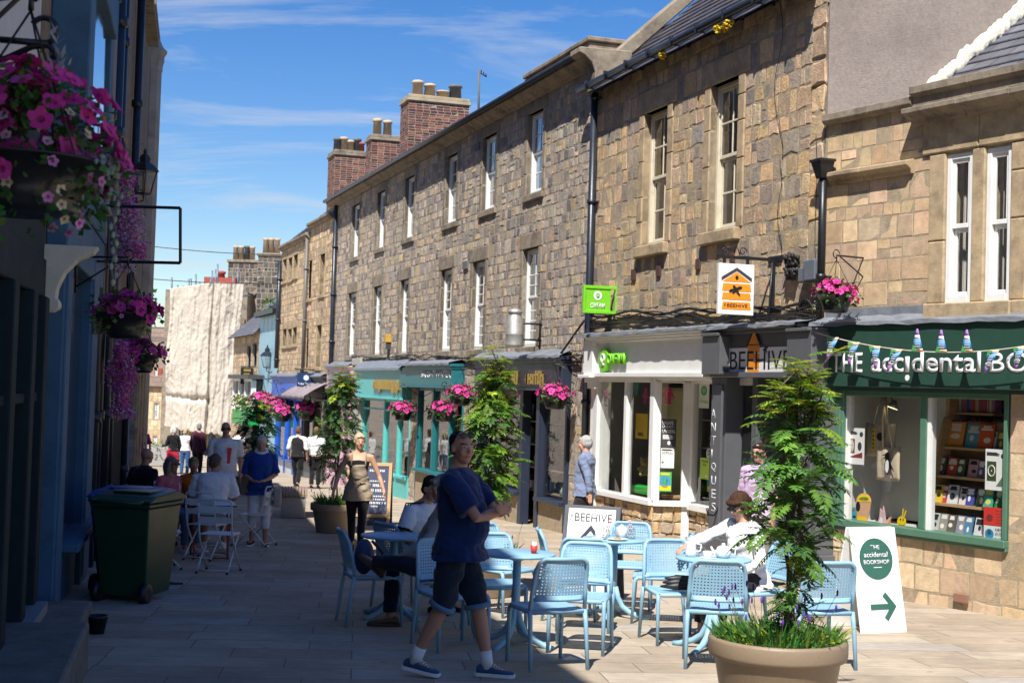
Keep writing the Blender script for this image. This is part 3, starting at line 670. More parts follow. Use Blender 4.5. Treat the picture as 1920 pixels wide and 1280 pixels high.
fbox(f, F1, a - .2, a + .2, 2.0, 2.6, -.1, .28); fbox(f, F1, a - .26, a + .26, 1.98, 2.03, -.1, .36); fbox(f, F1, a - .17, a + .17, 1.9, 1.979, -.1, .27); fbox(f, F1, a - .16, a + .16, 1.8, 1.899, -.1, .22)
fbox(f, F1, a - .15, a + .15, gs(F1, a) - .1, 1.799, -.1, .15); fbox(f, F1, a - .19, a + .19, gs(F1, a) - .1, gs(F1, a) + .35, -.1, .19); obj('pilaster', f, WHITE, oW, .006)
f = MB(); g = MB(); rs = MB(); F1b = Fac(oA.xy, -F1.d, -1); LA = (oB - oA).length
segs = [(F1b, 0, LA, [0, .48, .96], .06), (FB_, 0, .56, [0.1, .5], .06), (FC_, 0, sC, [.16], .06)]
def mullion(F, s, w): fbox(f, F, s - w, s + w, zS + .08, zT, -.07, .03); 
sA1, sA2 = [(P2(F1, p, .12) - oA).length for p in (1172, 1216)]
fbox(f, F1b, 0, LA, zS, zS + .08, -.15, .07); fbox(f, F1b, 0, LA, zT - .1, zT - .01, -.1, .03)
for s, w in ((.05, .06), (sA1 + .02, .055), (LA - .06, .075)): mullion(F1b, s, w)
fbox(f, FB_, 0, .58, zS - .002, zS + .079, -.15, .08); fbox(f, FB_, 0, .58, zT - .1, zT - .012, -.1, .03)
for s, w in ((.04, .055), (.5, .07)): mullion(FB_, s, w)
fbox(f, FB_, .44, .56, gs(F1, 5) - .6, zS, -.1, .02)
fbox(f, FC_, .05, sC, zS - .04, zS + .06, -.12, .07); fbox(f, FC_, 0, sC, zT - .1, zT - .012, -.1, .02)
for s, w in ((.05, .06), (sC - .05, .05)): mullion(FC_, s, w)
fbox(f, F1, sR, ss(1226), 1.96, 2.03, -1.2, .12)
for F, L in ((F1b, LA), (FB_, .56), (FC_, sC)):
    g.quad(F.p(0, zS, -.03), F.p(L, zS, -.03), F.p(L, zT, -.03), F.p(0, zT, -.03))
    fbox(rs, F, 0, L, -1.6, zS, -.2, -.02); stones(rs, F, 0, L, -1.4, zS - .005, [], (.19, .25), (.3, .55), PAL_MID, 1.2)
obj('bay_frame', f, WHITE, oW, .006); obj('pane', g, G_SHOP, oW); obj('stall_riser', rs, [MORTAR, STONE], oW)
rm = MB(); q = lambda p: (p.x, p.y)
bk = [F1.p(ss(1110), 0, -2.4), F1.p(ss(1338), 0, -2.4)]
for (u, v) in ((F1.p(ss(1106), 0, .0), bk[0]), (bk[0], bk[1]), (bk[1], F1.p(ss(1337), 0, -.35))): rm.quad((u.x, u.y, -1.1), (v.x, v.y, -1.1), (v.x, v.y, 2.06), (u.x, u.y, 2.06))
for z in (-.02, 2.055): rm.add([(p.x, p.y, z) for p in (F1.p(ss(1110), 0, .05), F1.p(ss(1222), 0, .05), oC, F1.p(ss(1330), 0, -.4), bk[1], bk[0])], [tuple(range(6))], False)
obj('shop_room', rm, mat('shop_dim_wall', (.20, .18, .15), .9), oW)
sw = MB(); a, b = ss(1128), ss(1196)
for k in range(13): fbox(sw, F1, b, a, .06 + k * .135, .06 + k * .135 + .128, -.95, -.93)
fbox(sw, F1, b, a, 0, 1.85, -.97, -.951); obj('slatted_panel', sw, plain('cream_panel', (.62, .53, .30), .6), oW)
goods(F1, oW, ss(1300), ss(1200), .05, 1.8, -1.7, -1.0, rows=4)
flashing(F1, MID, sR - .3, sL + .05, 2.69, .36, .07)
# --- raised green emblem and name on the white fascia
e = MB(); s_, z_ = F1.inv(1134, 675, .24); d_ = -F1.d.to_3d(); n_ = F1.n.to_3d(); disc(e, F1.p(s_, z_, .2), d_, UP, n_, .2, .2, .07); obj('emblem', e, OXG, oW)
def ribbon(mb, c, right, n, r, w):
    """looped-ribbon emblem: ring with two crossed tails"""
    c = Vector(c); right = Vector(right); P = []
    for k in range(25):
        a = radians(-35 + 250 * k / 24); P.append(c + right * (r * .55 * cos(a)) + UP * (r * .25 + r * .5 * sin(a)))
    P = [c + right * (-r * .42) - UP * r * .72] + P + [c + right * (r * .42) - UP * r * .72]
    mb.tube(P, w, 6)
rb = MB(); ribbon(rb, F1.p(s_, z_, .275), d_, n_, .12, .02); obj('ribbon_mark', rb, WHITE, oW)
text_fit('lettering', 'OXFAM', F1, 1140, 1171, 662, 683, .26, OXG, oW, .05, .02)
# --- grey shopfront
f = MB(); bL, bR = F1.inv(1336, 670, .25)[0], .06
fbox(f, F1, bR, bL - .02, 2.07, 2.62, -.1, .18); fbox(f, F1, bR, bL + .02, 2.0, 2.068, -.3, .28)
for o, z in ((.24, 2.58), (.3, 2.625)): fbox(f, F1, bR, bL - .1, z, z + .045, -.1, o)
def gpil(px, w):
    a = F1.inv(px, 850, .2)[0]
    fbox(f, F1, a - w - .05, a + w + .05, 2.04, 2.56, -.1, .34); fbox(f, F1, a - w - .03, a + w + .03, 2.561, 2.6, -.1, .38)
    fbox(f, F1, a - w, a + w, gs(F1, a) - .1, 1.999, -.06, .20); fbox(f, F1, a - w * .6, a + w * .6, gs(F1, a) + .5, 1.9, -.06, .225); fbox(f, F1, a - w - .04, a + w + .04, gs(F1, a) - .1, gs(F1, a) + .42, -.06, .25); return a
aP = gpil(1345, .22); gpil(1512, .24)
bw0, bw1 = ss(1420, F1, -.03), ss(1372, F1, -.03); gB = gs(F1, 2)
for s in (bw0, bw1): fbox(f, F1, s - .07, s + .07, gB - .1, 2.0, -.2, .03)
fbox(f, F1, bw0, bw1, .02, .1, -.2, .02); fbox(f, F1, .4, bw0 - .1, 1.5, 1.58, -.8, -.7)
fbox(f, F1, bw0 - .14, bw0 - .06, gB, 2.0, -.8, -.2)
gB_ = obj('shopfront', f, GREYP, MID, .006)
g = MB(); g.quad(F1.p(bw0, .05, -.05), F1.p(bw1, .05, -.05), F1.p(bw1, 2, -.05), F1.p(bw0, 2, -.05)); g.quad(F1.p(.42, gB, -.6), F1.p(bw0 - .16, gB, -.6), F1.p(bw0 - .16, 1.5, -.6), F1.p(.42, 1.5, -.6)); obj('pane', g, G_SHOP, gB_)
f = MB(); fbox(f, F1, bw0, bw1, gB - .3, .02, -.2, -.04); fbox(f, F1, .42, bw0 - .16, gB, gB + .5, -.64, -.58); obj('panelling', f, GREYP, gB_, .01)
f = MB(); fbox(f, F1, bw0 + .07, bw0 + .12, .1, 2, -.1, .0); fbox(f, F1, bw1 - .12, bw1 - .07, .1, 2, -.1, .0); fbox(f, F1, bw0 + .12, bw1 - .12, 1.9, 2, -.1, .0); fbox(f, F1, .42, .5, gB + .5, 1.5, -.63, -.57); fbox(f, F1, bw0 - .24, bw0 - .16, gB + .5, 1.5, -.63, -.57); obj('sash_bead', f, WHITE, gB_)
dark_room(F1, gB_, .12, aP - .22, gB, 2.03, 2.4, DARK, 'shop_room', -.42); goods(F1, gB_, .7, bw1 - .1, .0, 1.7, -1.6, -.9, rows=4)
flashing(F1, MID, .02, bL + .2, 2.675, .36, .07)
sb = MB(); a, b, c, d = rect(F1, 1354, 1500, 651, 697, .185); fbox(sb, F1, a, b, c, d, .181, .195); SB2 = obj('sign_board', sb, SIGNW, gB_)
text_fit('lettering', 'BEEHIVE', F1, 1369, 1482, 658, 692, .197, BLK, SB2, .006, -.006)
hv = MB(); s_, z_ = F1.inv(1412, 678, .2); hw = .16
for k in range(4): board(hv, F1.p(s_, z_ - .19 + k * .105, .193), d_, UP, n_, [(-hw, 0), (hw, 0), (hw * .97, .09), (-hw * .97, .09)], .0045)
board(hv, F1.p(s_, z_ + .23, .193), d_, UP, n_, [(-hw, 0), (hw, 0), (0, .17)], .0045); obj('hive_emblem', hv, ORNG, SB2)
hr = MB(); board(hr, F1.p(s_, z_ + .22, .194), d_, UP, n_, [(-hw - .03, 0), (-hw, -.01), (0, .19), (hw, -.01), (hw + .03, 0), (0, .235)], .006); obj('hive_roof_emblem', hr, BLK, SB2)
def bee(name, c, right, n, k, m, par):
    b = MB(); c = Vector(c); rt = Vector(right); ax = (rt * .6 - UP * .8); sx = (rt * .8 + UP * .6)
    for i, (t, w, h) in enumerate(((-.42, .13, .13), (-.2, .18, .15), (.04, .17, .06), (.2, .15, .06), (.36, .11, .055), (.5, .06, .05))): disc(b, c + ax * (t * k), sx, ax, n, w * k, h * k, .004, 12)
    for (q, l, w, th) in ((-.2, .42, .13, .6), (-.1, .3, .09, .15), (-.2, -.42, .13, -.35), (-.08, -.3, .09, .1)):
        dd = (sx * l + ax * (th * .3)).normalized(); pp = dd.cross(Vector(n)); disc(b, c + ax * (q * k) + dd * (abs(l) * .95 * k), dd, pp, n, abs(l) * .62 * k, w * k, .004, 14)
    return obj(name, b, m, par)
bee('bee_emblem', F1.p(F1.inv(1436, 646, .2)[0], F1.inv(1436, 655, .2)[1], .196), d_, n_, .1, BLK, SB2)
text_box('lettering', 'THE', F1.p(F1.inv(1366, 690, .2)[0], F1.inv(1366, 690, .2)[1], .197), UP, F1.n, .2, .075, BLK, SB2, .006, -.006, up=F1.d.to_3d())
for i, ch in enumerate('ANTIQUES'):
    py = 775 + i * 25; a, b, c, d = rect(F1, 1334, 1342 if ch != 'I' else 1335.5, py - 8, py + 8, .226)
    text_box('lettering', ch, F1.p(b, c, .2265), -F1.d, F1.n, b - a, d - c, LETW, gB_, .004, -.014)
hk = MB(); a, z = F1.inv(1343, 962, .24); hk.tube([F1.p(a, z + .1, .2), F1.p(a, z - .02, .28), F1.p(a, z - .02, .36), F1.p(a, z + .07, .38)], .02, 8); obj('hook', hk, IRON, gB_)
pipe(F1, MID, 1541, 305, 570, .047, .1, IRON, True)
# cables slung across the front
cb = MB(); random.seed(3)
for k in range(5):
    P = []; y0 = R(586, 606)
    for i in range(33):
        px = 1105 + (1535 - 1105) * i / 32; s, z = F1.inv(px, y0 - 18 * (i / 32) + 5 * sin(i * .8 + k * 2) + (14 * abs(sin(i * .25 + k)) if k > 2 else 0), .05); P.append(F1.p(s, z, .05 + .01 * k))
    cb.tube(P, .011 if k else .022, 6)
for px, py0, py1, w in ((1460, 0, 300, 8), (1462, 300, 480, 4), (1530, 250, 600, 2)):
    P = [];
    for i in range(25): s, z = F1.inv(px + w * sin(i * .35), py0 + (py1 - py0) * i / 24, .04); P.append(F1.p(s, z, .04))
    cb.tube(P, .004, 5)
for k in range(5):
    P = []; 
    for i in range(21): a = i / 20 * 2 * pi; s, z = F1.inv(1512 + R(-3, 3) + (14 + 4 * k) * cos(a) * .6, 575 + 5 * k + (14 + 5 * k) * sin(a), .06); P.append(F1.p(s, z, .06 + .008 * k))
    cb.tube(P, .007, 5)
obj('cable_run', cb, CABLE, MID)
cb = MB(); a, b, c, d = rect(F1, 1473, 1491, 476, 522, .1)
for k in range(70): p = F1.p(R(a, b), R(c, d), R(.02, .14)); cb.ell(p, R(.02, .05), R(.02, .05), R(.02, .05), 6, 4)
obj('cable_bundle', cb, CABLE, MID)
for (p0, p1, q0, q1) in ((1496, 1508, 502, 528), (1505, 1527, 487, 525)):
    cb = MB(); pbox(cb, F1, p0, p1, q0, q1, 0, .14); obj('junction_box', cb, plain('grey_box', (.11, .13, .16), .5), MID, .01)
cb = MB(); random.seed(5)
for k in range(4):
    P = [];
    for i in range(40): px = 660 + 430 * i / 39; s, z = F1.inv(px, 667 + 4 * sin(i * 1.1 + k * 1.7) + 7 * abs(sin(i * .33 + k)), .05); P.append(F1.p(s, z, .05 + .01 * k))
    cb.tube(P, .013, 5)
P = [];
for i in range(12): s, z = F1.inv(1052 + 44 * i / 11, 662 - 62 * i / 11, .2); P.append(F1.p(s, z, .2))
cb.tube(P, .02, 6); obj('cable_run', cb, CABLE, LT)
vt = MB()
for px, py in ((871, 497), (893, 275)): pbox(vt, F1, px - 4, px + 4, py - 7, py + 7, 0, .05)
obj('vent_cover', vt, POTD, LT)
# ================================================================== nearest right-hand building (golden ashlar, dark green sign)
BK = thing('ashlar_shop', 'golden squared-stone building with two-light mullioned window above a dark green shop sign', 'building', F2.p(2, gs(F2, 2)))
LIT = [(1.94, 2.31, 2.85, 4.5), (2.49, 2.83, 2.85, 4.5)]; SW = (.36, 2.87, .26, 1.92)
wb = MB(); backing(wb, F2, .0, 7, -1.2, 5.1, LIT + [SW, (3.3, 5.9, .26, 1.92)], rev=.22)
blk = [(1.7, 3.04, 2.85, 4.53), (1.6, 3.3, 4.53, 4.95), (1.7, 3.4, 2.6, 2.85), (.0, 7, 1.88, 2.62), (.02, 1.46, 4.36, 4.52), SW, (2.87, 7, .2, 1.9), (3.3, 5.9, .26, 1.92)]
stones(wb, F2, .03, 7, 2.62, 5.12, blk, (.19, .25), (.34, .68), PAL_BOOK, .45, 1, .35, .004)
PB2 = [(.49, .385, .255), (.455, .355, .235), (.52, .415, .28), (.42, .325, .215)]
stones(wb, F2, .05, 7, -1.0, .26, [], (.3, .36), (.45, .85), PB2, .35, 1, .3, .004)
stones(wb, F2, 2.87, 3.3, .26, 1.9, [], (.26, .34), (.5, .6), PB2, .2, 1, .15, .003)
obj('wall', wb, [MORTAR, ASHLAR], BK)
d = MB()
for a, b in ((1.7, 1.938), (2.312, 2.488), (2.832, 3.04)):
    z = 2.852
    while z < 4.5:
        e = min(4.528, z + R(.5, .9)) if (a, b) != (2.312, 2.488) else 4.528
        if 4.528 - e < .25: e = 4.528
        fbox(d, F2, a, b, z, e - .006, -.2, .03); z = e
fbox(d, F2, 1.6, 2.4, 4.53, 4.94, -.2, .04); fbox(d, F2, 2.407, 3.3, 4.53, 4.94, -.2, .045); fbox(d, F2, 1.7, 2.9, 2.6, 2.848, -.2, .09); fbox(d, F2, 2.907, 3.9, 2.6, 2.848, -.2, .085)
obj('window_surround', d, DRESS, BK, .014)
PR = [(-.1, 0), (.04, 0), (.06, .05), (.13, .09), (.13, .14), (.02, .17), (-.1, .17)]
cornice(F2, BK, .12, 1.46, 4.35, PR, DRESS, 'string_course')
cornice(F2, BK, .02, 1.47, 5.1, [(-.3, 0), (.06, 0), (.1, .04), (.1, .12), (-.3, .14)], DRESSD, 'coping')
cornice(F2, BK, 1.47, 7, 4.88, [(-.2, 0), (.07, 0), (.1, .05), (.2, .09), (.25, .11), (.25, .17), (.06, .21), (-.2, .21)], DRESSD, 'string_course')
cornice(F2, BK, 1.47, 7, 5.2, [(-.35, -.11), (.07, -.11), (.07, 0), (.13, .03), (.13, .12), (-.35, .14)], DRESSD, 'coping')
for h in LIT: sash(F2, BK, *h, cols=1, rows=2, m=WHITE, curtain=1, out=-.025, glassm=G_SHOP)
R2 = Fac(F2.p(0, 0, -.6).xy, F2.d, -1); roof(R2, BK, -.2, 7, 4.95, 5, radians(40), over=.2, sl=(.3, .22), pal=((.10, .105, .125), (.12, .12, .14), (.085, .09, .11)))
fm = MB(); random.seed(11)
for k in range(520):
    t = R(0, 1); w = 1.45 + t * 2.2; off = w * (.947 * .858 + .32 * .514); z = 4.95 + (off - .6) * math.tan(radians(40)) + .05
    p = Vector((3.78 + .947 * w, 17.4 + .32 * w, z + abs(R(-.02, .16)) * (.3 + t))) + F1.d.to_3d() * -.05
    r = R(.02, .07); fm.ell(p, r, r * .6, r * R(.6, 1.7), 7, 5)
fs = obj('foam_flashing', fm, mat('foam', (.72, .68, .56), .95, var=.12, bump=.01, bscale=30), BK); rmd = fs.modifiers.new('r', 'REMESH'); rmd.mode = 'VOXEL'; rmd.voxel_size = .016
# sign
f = MB(); fbox(f, F2, .0, 6.8, 1.905, 2.64, -.1, .17); SGN = obj('sign_board', f, GREENP, BK, .008)
f = MB(); fbox(f, F2, .0, 6.8, 1.86, 1.904, -.05, .13); obj('sign_trim', f, GREENP, SGN)
text_fit('lettering', 'THE', F2, 1559, 1617, 661, 698, .175, LETW, SGN, .002, .01)
text_fit('lettering', 'acc', F2, 1633, 1694, 670, 698, .175, LETW, SGN, .002, .016)
text_fit('lettering', '\u0131', F2, 1697, 1705, 668, 698, .175, LETW, SGN, .002, .01)
e = MB(); s_, z_ = F2.inv(1701, 708, .175); disc(e, F2.p(s_, z_, .172), F2.d.to_3d(), UP, F2.n.to_3d(), .032, .034, .005); obj('lettering', e, LETW, SGN)
text_fit('lettering', 'dental', F2, 1709, 1839, 658, 698, .175, LETW, SGN, .002, .016)
s0 = F2.inv(1856, 680, .175)[0]; z0, z1 = F2.inv(1856, 698, .175)[1], F2.inv(1856, 660, .175)[1]
text_box('lettering', 'BOOKSHOP', F2.p(s0, z0, .175), F2.d, F2.n, 2.05, z1 - z0, LETW, SGN, .002, .01)
flashing(F2, BK, .0, 6.8, 2.655, .2, .09)
up = MB(); fbox(up, F2, .1, 1.7, 2.66, 2.84, .0, .03); obj('lead_upstand', up, LEAD, BK)
f = MB(); o0 = -.06
sa, sm0, sm1, sb_ = F2.inv(1590, 880, o0)[0], F2.inv(1729, 880, o0)[0], F2.inv(1741, 880, o0)[0], F2.inv(1887, 880, o0)[0]
fbox(f, F2, .18, sa - .2, gs(F2, .3) - .1, 1.9, -.1, .05); fbox(f, F2, sa - .2, sa - .02, .2, 1.9, -.1, .02); fbox(f, F2, sa - .17, sa - .06, .4, 1.75, -.1, .035)
fbox(f, F2, sm0, sm1, .33, 1.9, -.14, -.01); fbox(f, F2, sb_, sb_ + .06, .33, 1.9, -.14, .0); fbox(f, F2, sa - .22, sb_ + .1, .25, .33, -.14, .08); fbox(f, F2, sa - .22, sb_ + .1, .21, .25, -.14, .05); fbox(f, F2, sa - .02, sb_, 1.8, 1.9, -.14, -.02)
fr = obj('window_frame', f, SAGE, BK, .006)
f = MB(); fbox(f, F2, sm1, sm1 + .05, .33, 1.8, -.12, -.03); fbox(f, F2, sa - .02, sa + .02, .33, 1.8, -.12, -.03); obj('window_bead', f, WHITE, fr)
g = MB()
for a, b in ((sa, sm0), (sm1, sb_)): g.quad(F2.p(a, .33, -.07), F2.p(b, .33, -.07), F2.p(b, 1.82, -.07), F2.p(a, 1.82, -.07))
obj('pane', g, G_SHOP, fr)
g2 = MB(); g2.quad(F2.p(3.3, .26, -.1), F2.p(5.9, .26, -.1), F2.p(5.9, 1.9, -.1), F2.p(3.3, 1.9, -.1)); obj('pane', g2, G_SHOP, fr)
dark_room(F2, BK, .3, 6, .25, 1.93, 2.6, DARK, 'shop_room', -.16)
f = MB(); fbox(f, F2, .32, sm0 - .24, .33, 1.9, -.78, -.74); fbox(f, F2, .26, .32, .3, 1.9, -1.3, -.12); obj('partition', f, plain('pale_grey_wall', (.56, .56, .53), .8, var=.05), fr)
f = MB(); fbox(f, F2, .32, sb_ + .1, .25, .3, -1.2, -.15); obj('window_ledge', f, plain('ledge_paint', (.5, .5, .47), .7), fr)
f = MB(); fbox(f, F2, sm0 - .25, sm0 - .2, .3, 1.9, -1.1, -.7); 
for z in (.55, .82, 1.08, 1.35, 1.62): fbox(f, F2, sm0 - .2, sm0 + .35, z, z + .025, -1.1, -.8)
obj('bookcase', f, WOOD, fr)
def spines(name, F, s0, s1, zs, o, dark=1.0):
    mb = MB(); pal = [(.4, .05, .05), (.05, .12, .3), (.35, .3, .25), (.08, .08, .09), (.05, .2, .12), (.45, .25, .05), (.3, .08, .25), (.5, .48, .42)]
    for z in zs:
        s = s0
        while s < s1:
            w = R(.015, .04); h = R(.16, .215); mb.col = tuple(q * dark for q in random.choice(pal)); fbox(mb, F, s, s + w - .002, z, z + h, o - .12, o - R(0, .02)); s += w
    ob = obj(name, mb, mat('stock', attr=True, rough=.6), fr); ob['kind'] = 'stuff'
spines('book_row', F2, sm0 - .18, sm0 + .33, (.33, .575, .845, 1.105, 1.375, 1.645), -.83)
spines('book_row', F2, sm1 - .1, sb_ + .3, (1.1, 1.36, 1.62), -1.75, .6)
f = MB()
for z in (1.08, 1.34, 1.6): fbox(f, F2, sm1 - .2, sb_ + .4, z - .03, z, -1.9, -1.7)
obj('bookcase', f, OAK, fr)
# display stand with sloping ledges, books face out
DS = thing('display_stand', 'stepped pale wooden display stand inside the right-hand shop window', 'display stand', F2.p(2.3, .3, -.7))
f = MB(); rows = []
ra, rb_ = F2.inv(1742, 990, -.42)[0], F2.inv(1900, 990, -.42)[0]
for k, py in enumerate((1001, 946, 893, 838)):
    o = -.3 - .11 * k; z = F2.inv(1800, py, o)[1]; rows.append((z, o)); fbox(f, F2, ra + .0, rb_ + .3, z - .03, z, o - .1, o + .03)
obj('ledge', f, WOOD, DS)
f = MB()
for s in (ra - .01, rb_ + .3):
    f.extrude([F2.p(s, .3, -.26), F2.p(s, rows[3][0] + .25, -.6), F2.p(s, rows[3][0] + .34, -.64), F2.p(s, rows[3][0] + .34, -.72), F2.p(s, .3, -.74)], F2.d.to_3d() * .04)
obj('side_panel', f, WOOD, DS)
f = MB(); f.extrude([F2.p(ra, .3, -.7), F2.p(rb_ + .3, .3, -.7), F2.p(rb_ + .3, rows[3][0] + .3, -.75), F2.p(ra, rows[3][0] + .3, -.75)], F2.n.to_3d() * .015); obj('back_panel', f, OAK, DS)
BOOKS = [
 [(1744, 1757, .5, .5, .48), (1757, 1771, .3, .28, .25), (1774, 1788, .12, .1, .09), (1788, 1803, .25, .24, .3), (1806, 1820, .08, .2, .35), (1822, 1839, .55, .55, .55), (1841, 1853, .3, .05, .05), (1856, 1872, .5, .4, .3)],
 [(1746, 1763, .7, .5, .05), (1759, 1772, .5, .06, .06), (1773, 1792, .62, .64, .68), (1793, 1808, .66, .6, .6), (1808, 1823, .06, .07, .3), (1825, 1840, .12, .16, .08), (1841, 1858, .05, .4, .3), (1860, 1872, .04, .2, .07), (1874, 1888, .1, .07, .06)],
 [(1750, 1768, .06, .06, .05), (1769, 1787, .62, .08, .03), (1789, 1805, .06, .1, .04), (1808, 1826, .62, .34, .36), (1828, 1843, .13, .12, .25), (1846, 1862, .1, .1, .12)],
 [(1769, 1800, .75, .3, .06), (1802, 1828, .1, .4, .55), (1828, 1856, .68, .12, .03), (1842, 1860, .55, .57, .55), (1863, 1878, .1, .1, .1)]]
NM = lambda c: 'white' if min(c) > .45 else 'black' if max(c) < .14 else 'red' if c[0] > .45 and c[1] < .15 else 'yellow' if c[0] > .6 and c[1] > .45 and c[2] < .2 else 'orange' if c[0] > .6 and c[2] < .12 else 'pink' if c[0] > .55 and c[1] < .4 else 'green' if c[1] > max(c[0], c[2]) * 1.15 else 'blue' if c[2] > max(c[0], c[1]) * 1.15 else 'brown' if c[0] > .45 else 'grey' if max(c) - min(c) < .1 else 'dark red'
RW = ['bottom ledge', 'second ledge up', 'third ledge up', 'top ledge']; ORD = ['first', 'second', 'third', 'fourth', 'fifth', 'sixth', 'seventh', 'eighth', 'ninth']
for k, row in enumerate(BOOKS):
    z, o = rows[k]
    for i, (p0, p1, *c) in enumerate(row):
        a = F2.inv(p0, 900, o)[0]; b = F2.inv(p1, 900, o)[0]; h = (b - a) * 1.45 if k < 3 else (b - a) * 1.2 + .03; h = min(max(h, .2), .29)
        oo = o - .0 - .022 * (i % 2); bx = F2.d.to_3d(); tl = (UP - F2.n.to_3d() * .22).normalized()
        q = F2.p(a, z + .002, oo - .02)
        m = MB(); m.mi = 1; m.extrude([q, q + bx * (b - a - .004), q + bx * (b - a - .004) + tl * h, q + tl * h], F2.n.to_3d() * -.022)
        ob = obj('book', m, [None, plain('page_edge', (.6, .56, .48), .8)] if 0 else [plain('page_edge', (.6, .56, .48), .8), mat('cover_%d_%d' % (k, i), tuple(c), .35, var=.1)], None, loc=q)
        tag(ob, '%s book standing on the %s of the display stand, %s from the left' % (NM(c), RW[k], ORD[i]), 'book', 'books face out on the display stand')
        n2 = F2.n.to_3d(); r2 = random.Random(k * 20 + i); lum = sum(c) / 3
        tc = (.03, .03, .04) if lum > .4 else random.Random(i + k).choice([(.75, .72, .65), (.7, .55, .1), (.75, .74, .72)])
        m = MB(); w = b - a; qq = q + n2 * .0015
        for t in range(r2.randint(2, 3)): y = h * (.88 - .1 * t); ww = w * r2.uniform(.5, .8); board(m, qq, bx, tl, n2, [((w - ww) / 2, y - .012), ((w + ww) / 2, y - .012), ((w + ww) / 2, y + .012), ((w - ww) / 2, y + .012)], .001)
        disc(m, qq + bx * (w * r2.uniform(.35, .65)) + tl * (h * r2.uniform(.28, .45)), bx, tl, n2, w * r2.uniform(.15, .3), h * r2.uniform(.1, .2), .0012, 9)
        obj('cover_print', m, mat('print_%s' % str(tc), tc, .4), ob)
# posters and cut-outs in this window
def poster(F, px0, px1, py0, py1, out, base, label, items, name='poster', cat='poster', depth=.004):
    """flat printed sheet; items = (x0,x1,y0,y1 in 0..1, material, kind)"""
    a, b, c, d = rect(F, px0, px1, py0, py1, out)
    sgn = 1 if ray(px1, 700).dot(F.d.to_3d()) > ray(px0, 700).dot(F.d.to_3d()) else -1
    rt = F.d.to_3d() * sgn; o = F.p(a if sgn > 0 else b, c, out); n = F.n.to_3d(); w, h = b - a, d - c
    m = MB(); board(m, o, rt, UP, n, [(0, 0), (w, 0), (w, h), (0, h)], depth); ob = obj(name, m, base, None, loc=o); tag(ob, label, cat)
    for (x0, x1, y0, y1, mm, kd) in items:
        q = o + n * (depth + .0005)
        if isinstance(kd, str) and kd.startswith('T:'): text_box('lettering', kd[2:], q + rt * (x0 * w) + UP * (y0 * h), rt, n, (x1 - x0) * w, (y1 - y0) * h, mm, ob, .001, .004); continue
        k = MB()
        if kd == 'disc': disc(k, q + rt * ((x0 + x1) / 2 * w) + UP * ((y0 + y1) / 2 * h), rt, UP, n, (x1 - x0) / 2 * w, (y1 - y0) / 2 * h, .001)
        elif kd == 'tri': board(k, q, rt, UP, n, [(x0 * w, y0 * h), (x1 * w, y0 * h), (x1 * w, y1 * h)], .001)
        elif kd == 'lines':
            N = 5
            for i in range(N): y = y1 - (y1 - y0) * (i + .5) / N; board(k, q, rt, UP, n, [(x0 * w, (y - .01) * h), (x0 * w + (x1 - x0) * w * (.75 + .05 * (i * 7 % 5)), (y - .01) * h), (x0 * w + (x1 - x0) * w * (.75 + .05 * (i * 7 % 5)), (y + .012) * h), (x0 * w, (y + .012) * h)], .001)
        elif kd == 'ring':
            c0 = q + rt * ((x0 + x1) / 2 * w) + UP * ((y0 + y1) / 2 * h); k.tube([c0 + rt * ((x1 - x0) / 2 * w * cos(t)) + UP * ((y1 - y0) / 2 * h * sin(t)) for t in [2 * pi * i / 24 for i in range(25)]], .006, 6)
        else: board(k, q, rt, UP, n, [(x0 * w, y0 * h), (x1 * w, y0 * h), (x1 * w, y1 * h), (x0 * w, y1 * h)], .001)
        obj('print', k, mm, ob)
    return ob
MARN = plain('maroon_print', (.22, .03, .035), .5); OLIVE = plain('olive_print', (.05, .075, .03), .5); PALEG = plain('pale_green_print', (.62, .68, .6), .6); TEALP = plain('cyan_print', (.02, .42, .52), .5)
poster(F2, 1589, 1621, 802, 870, -.085, PAPER, 'white poster with a maroon panel and pale oval in the left shop window', [(.1, .45, .3, .7, MARN, ''), (.05, .9, .18, .34, MARN, 'tri'), (.18, .4, .33, .68, plain('pale_oval', (.66, .64, .52), .6), 'disc'), (.62, .85, .38, .62, DGREY, 'disc'), (.72, .92, .76, .9, DGREY, 'disc'), (.08, .62, .82, .9, DGREY, 'lines')])
poster(F2, 1848, 1888, 842, 919, -.085, PAPER, 'white poster with dark olive panel and white ring near the window right edge', [(.08, .52, .22, .7, OLIVE, ''), (.14, .46, .34, .6, PAPER, 'ring'), (.27, .33, .45, .49, PAPER, 'disc'), (.52, 1, .1, .5, plain('grey_green_print', (.12, .17, .11), .6), 'tri'), (.72, .92, .78, .9, DGREY, 'disc'), (.06, .7, .84, .92, DGREY, 'lines')])
poster(F2, 1845, 1887, 951, 985, -.085, RED, 'red landscape notice with dark lettering above the festival leaflet', [(.55, .95, .1, .9, DGREY, 'lines'), (.12, .42, .2, .6, MARN, 'disc')], 'notice', 'notice')
poster(F2, 1845, 1887, 986, 1016, -.085, PAPER, 'pale blue and white festival leaflet at the lower right corner of the window', [(.06, .45, .15, .8, BLU, 'disc'), (.15, .35, .4, .75, GRN, 'disc'), (.52, .95, .72, .9, BLK, 'T:ALNWICK'), (.52, .95, .45, .62, DGREY, 'T:ARTS FESTIVAL'), (.52, .95, .12, .3, DGREY, 'T:13 - 21 JUNE')] if 0 else [(.06, .45, .15, .8, BLU, 'disc'), (.15, .35, .4, .75, GRN, 'disc'), (.5, .97, .42, .9, DGREY, 'T:ALNMOUTH\nARTS FESTIVAL'), (.5, .97, .1, .3, DGREY, 'T:20 - 21 JUNE')], 'leaflet', 'leaflet')
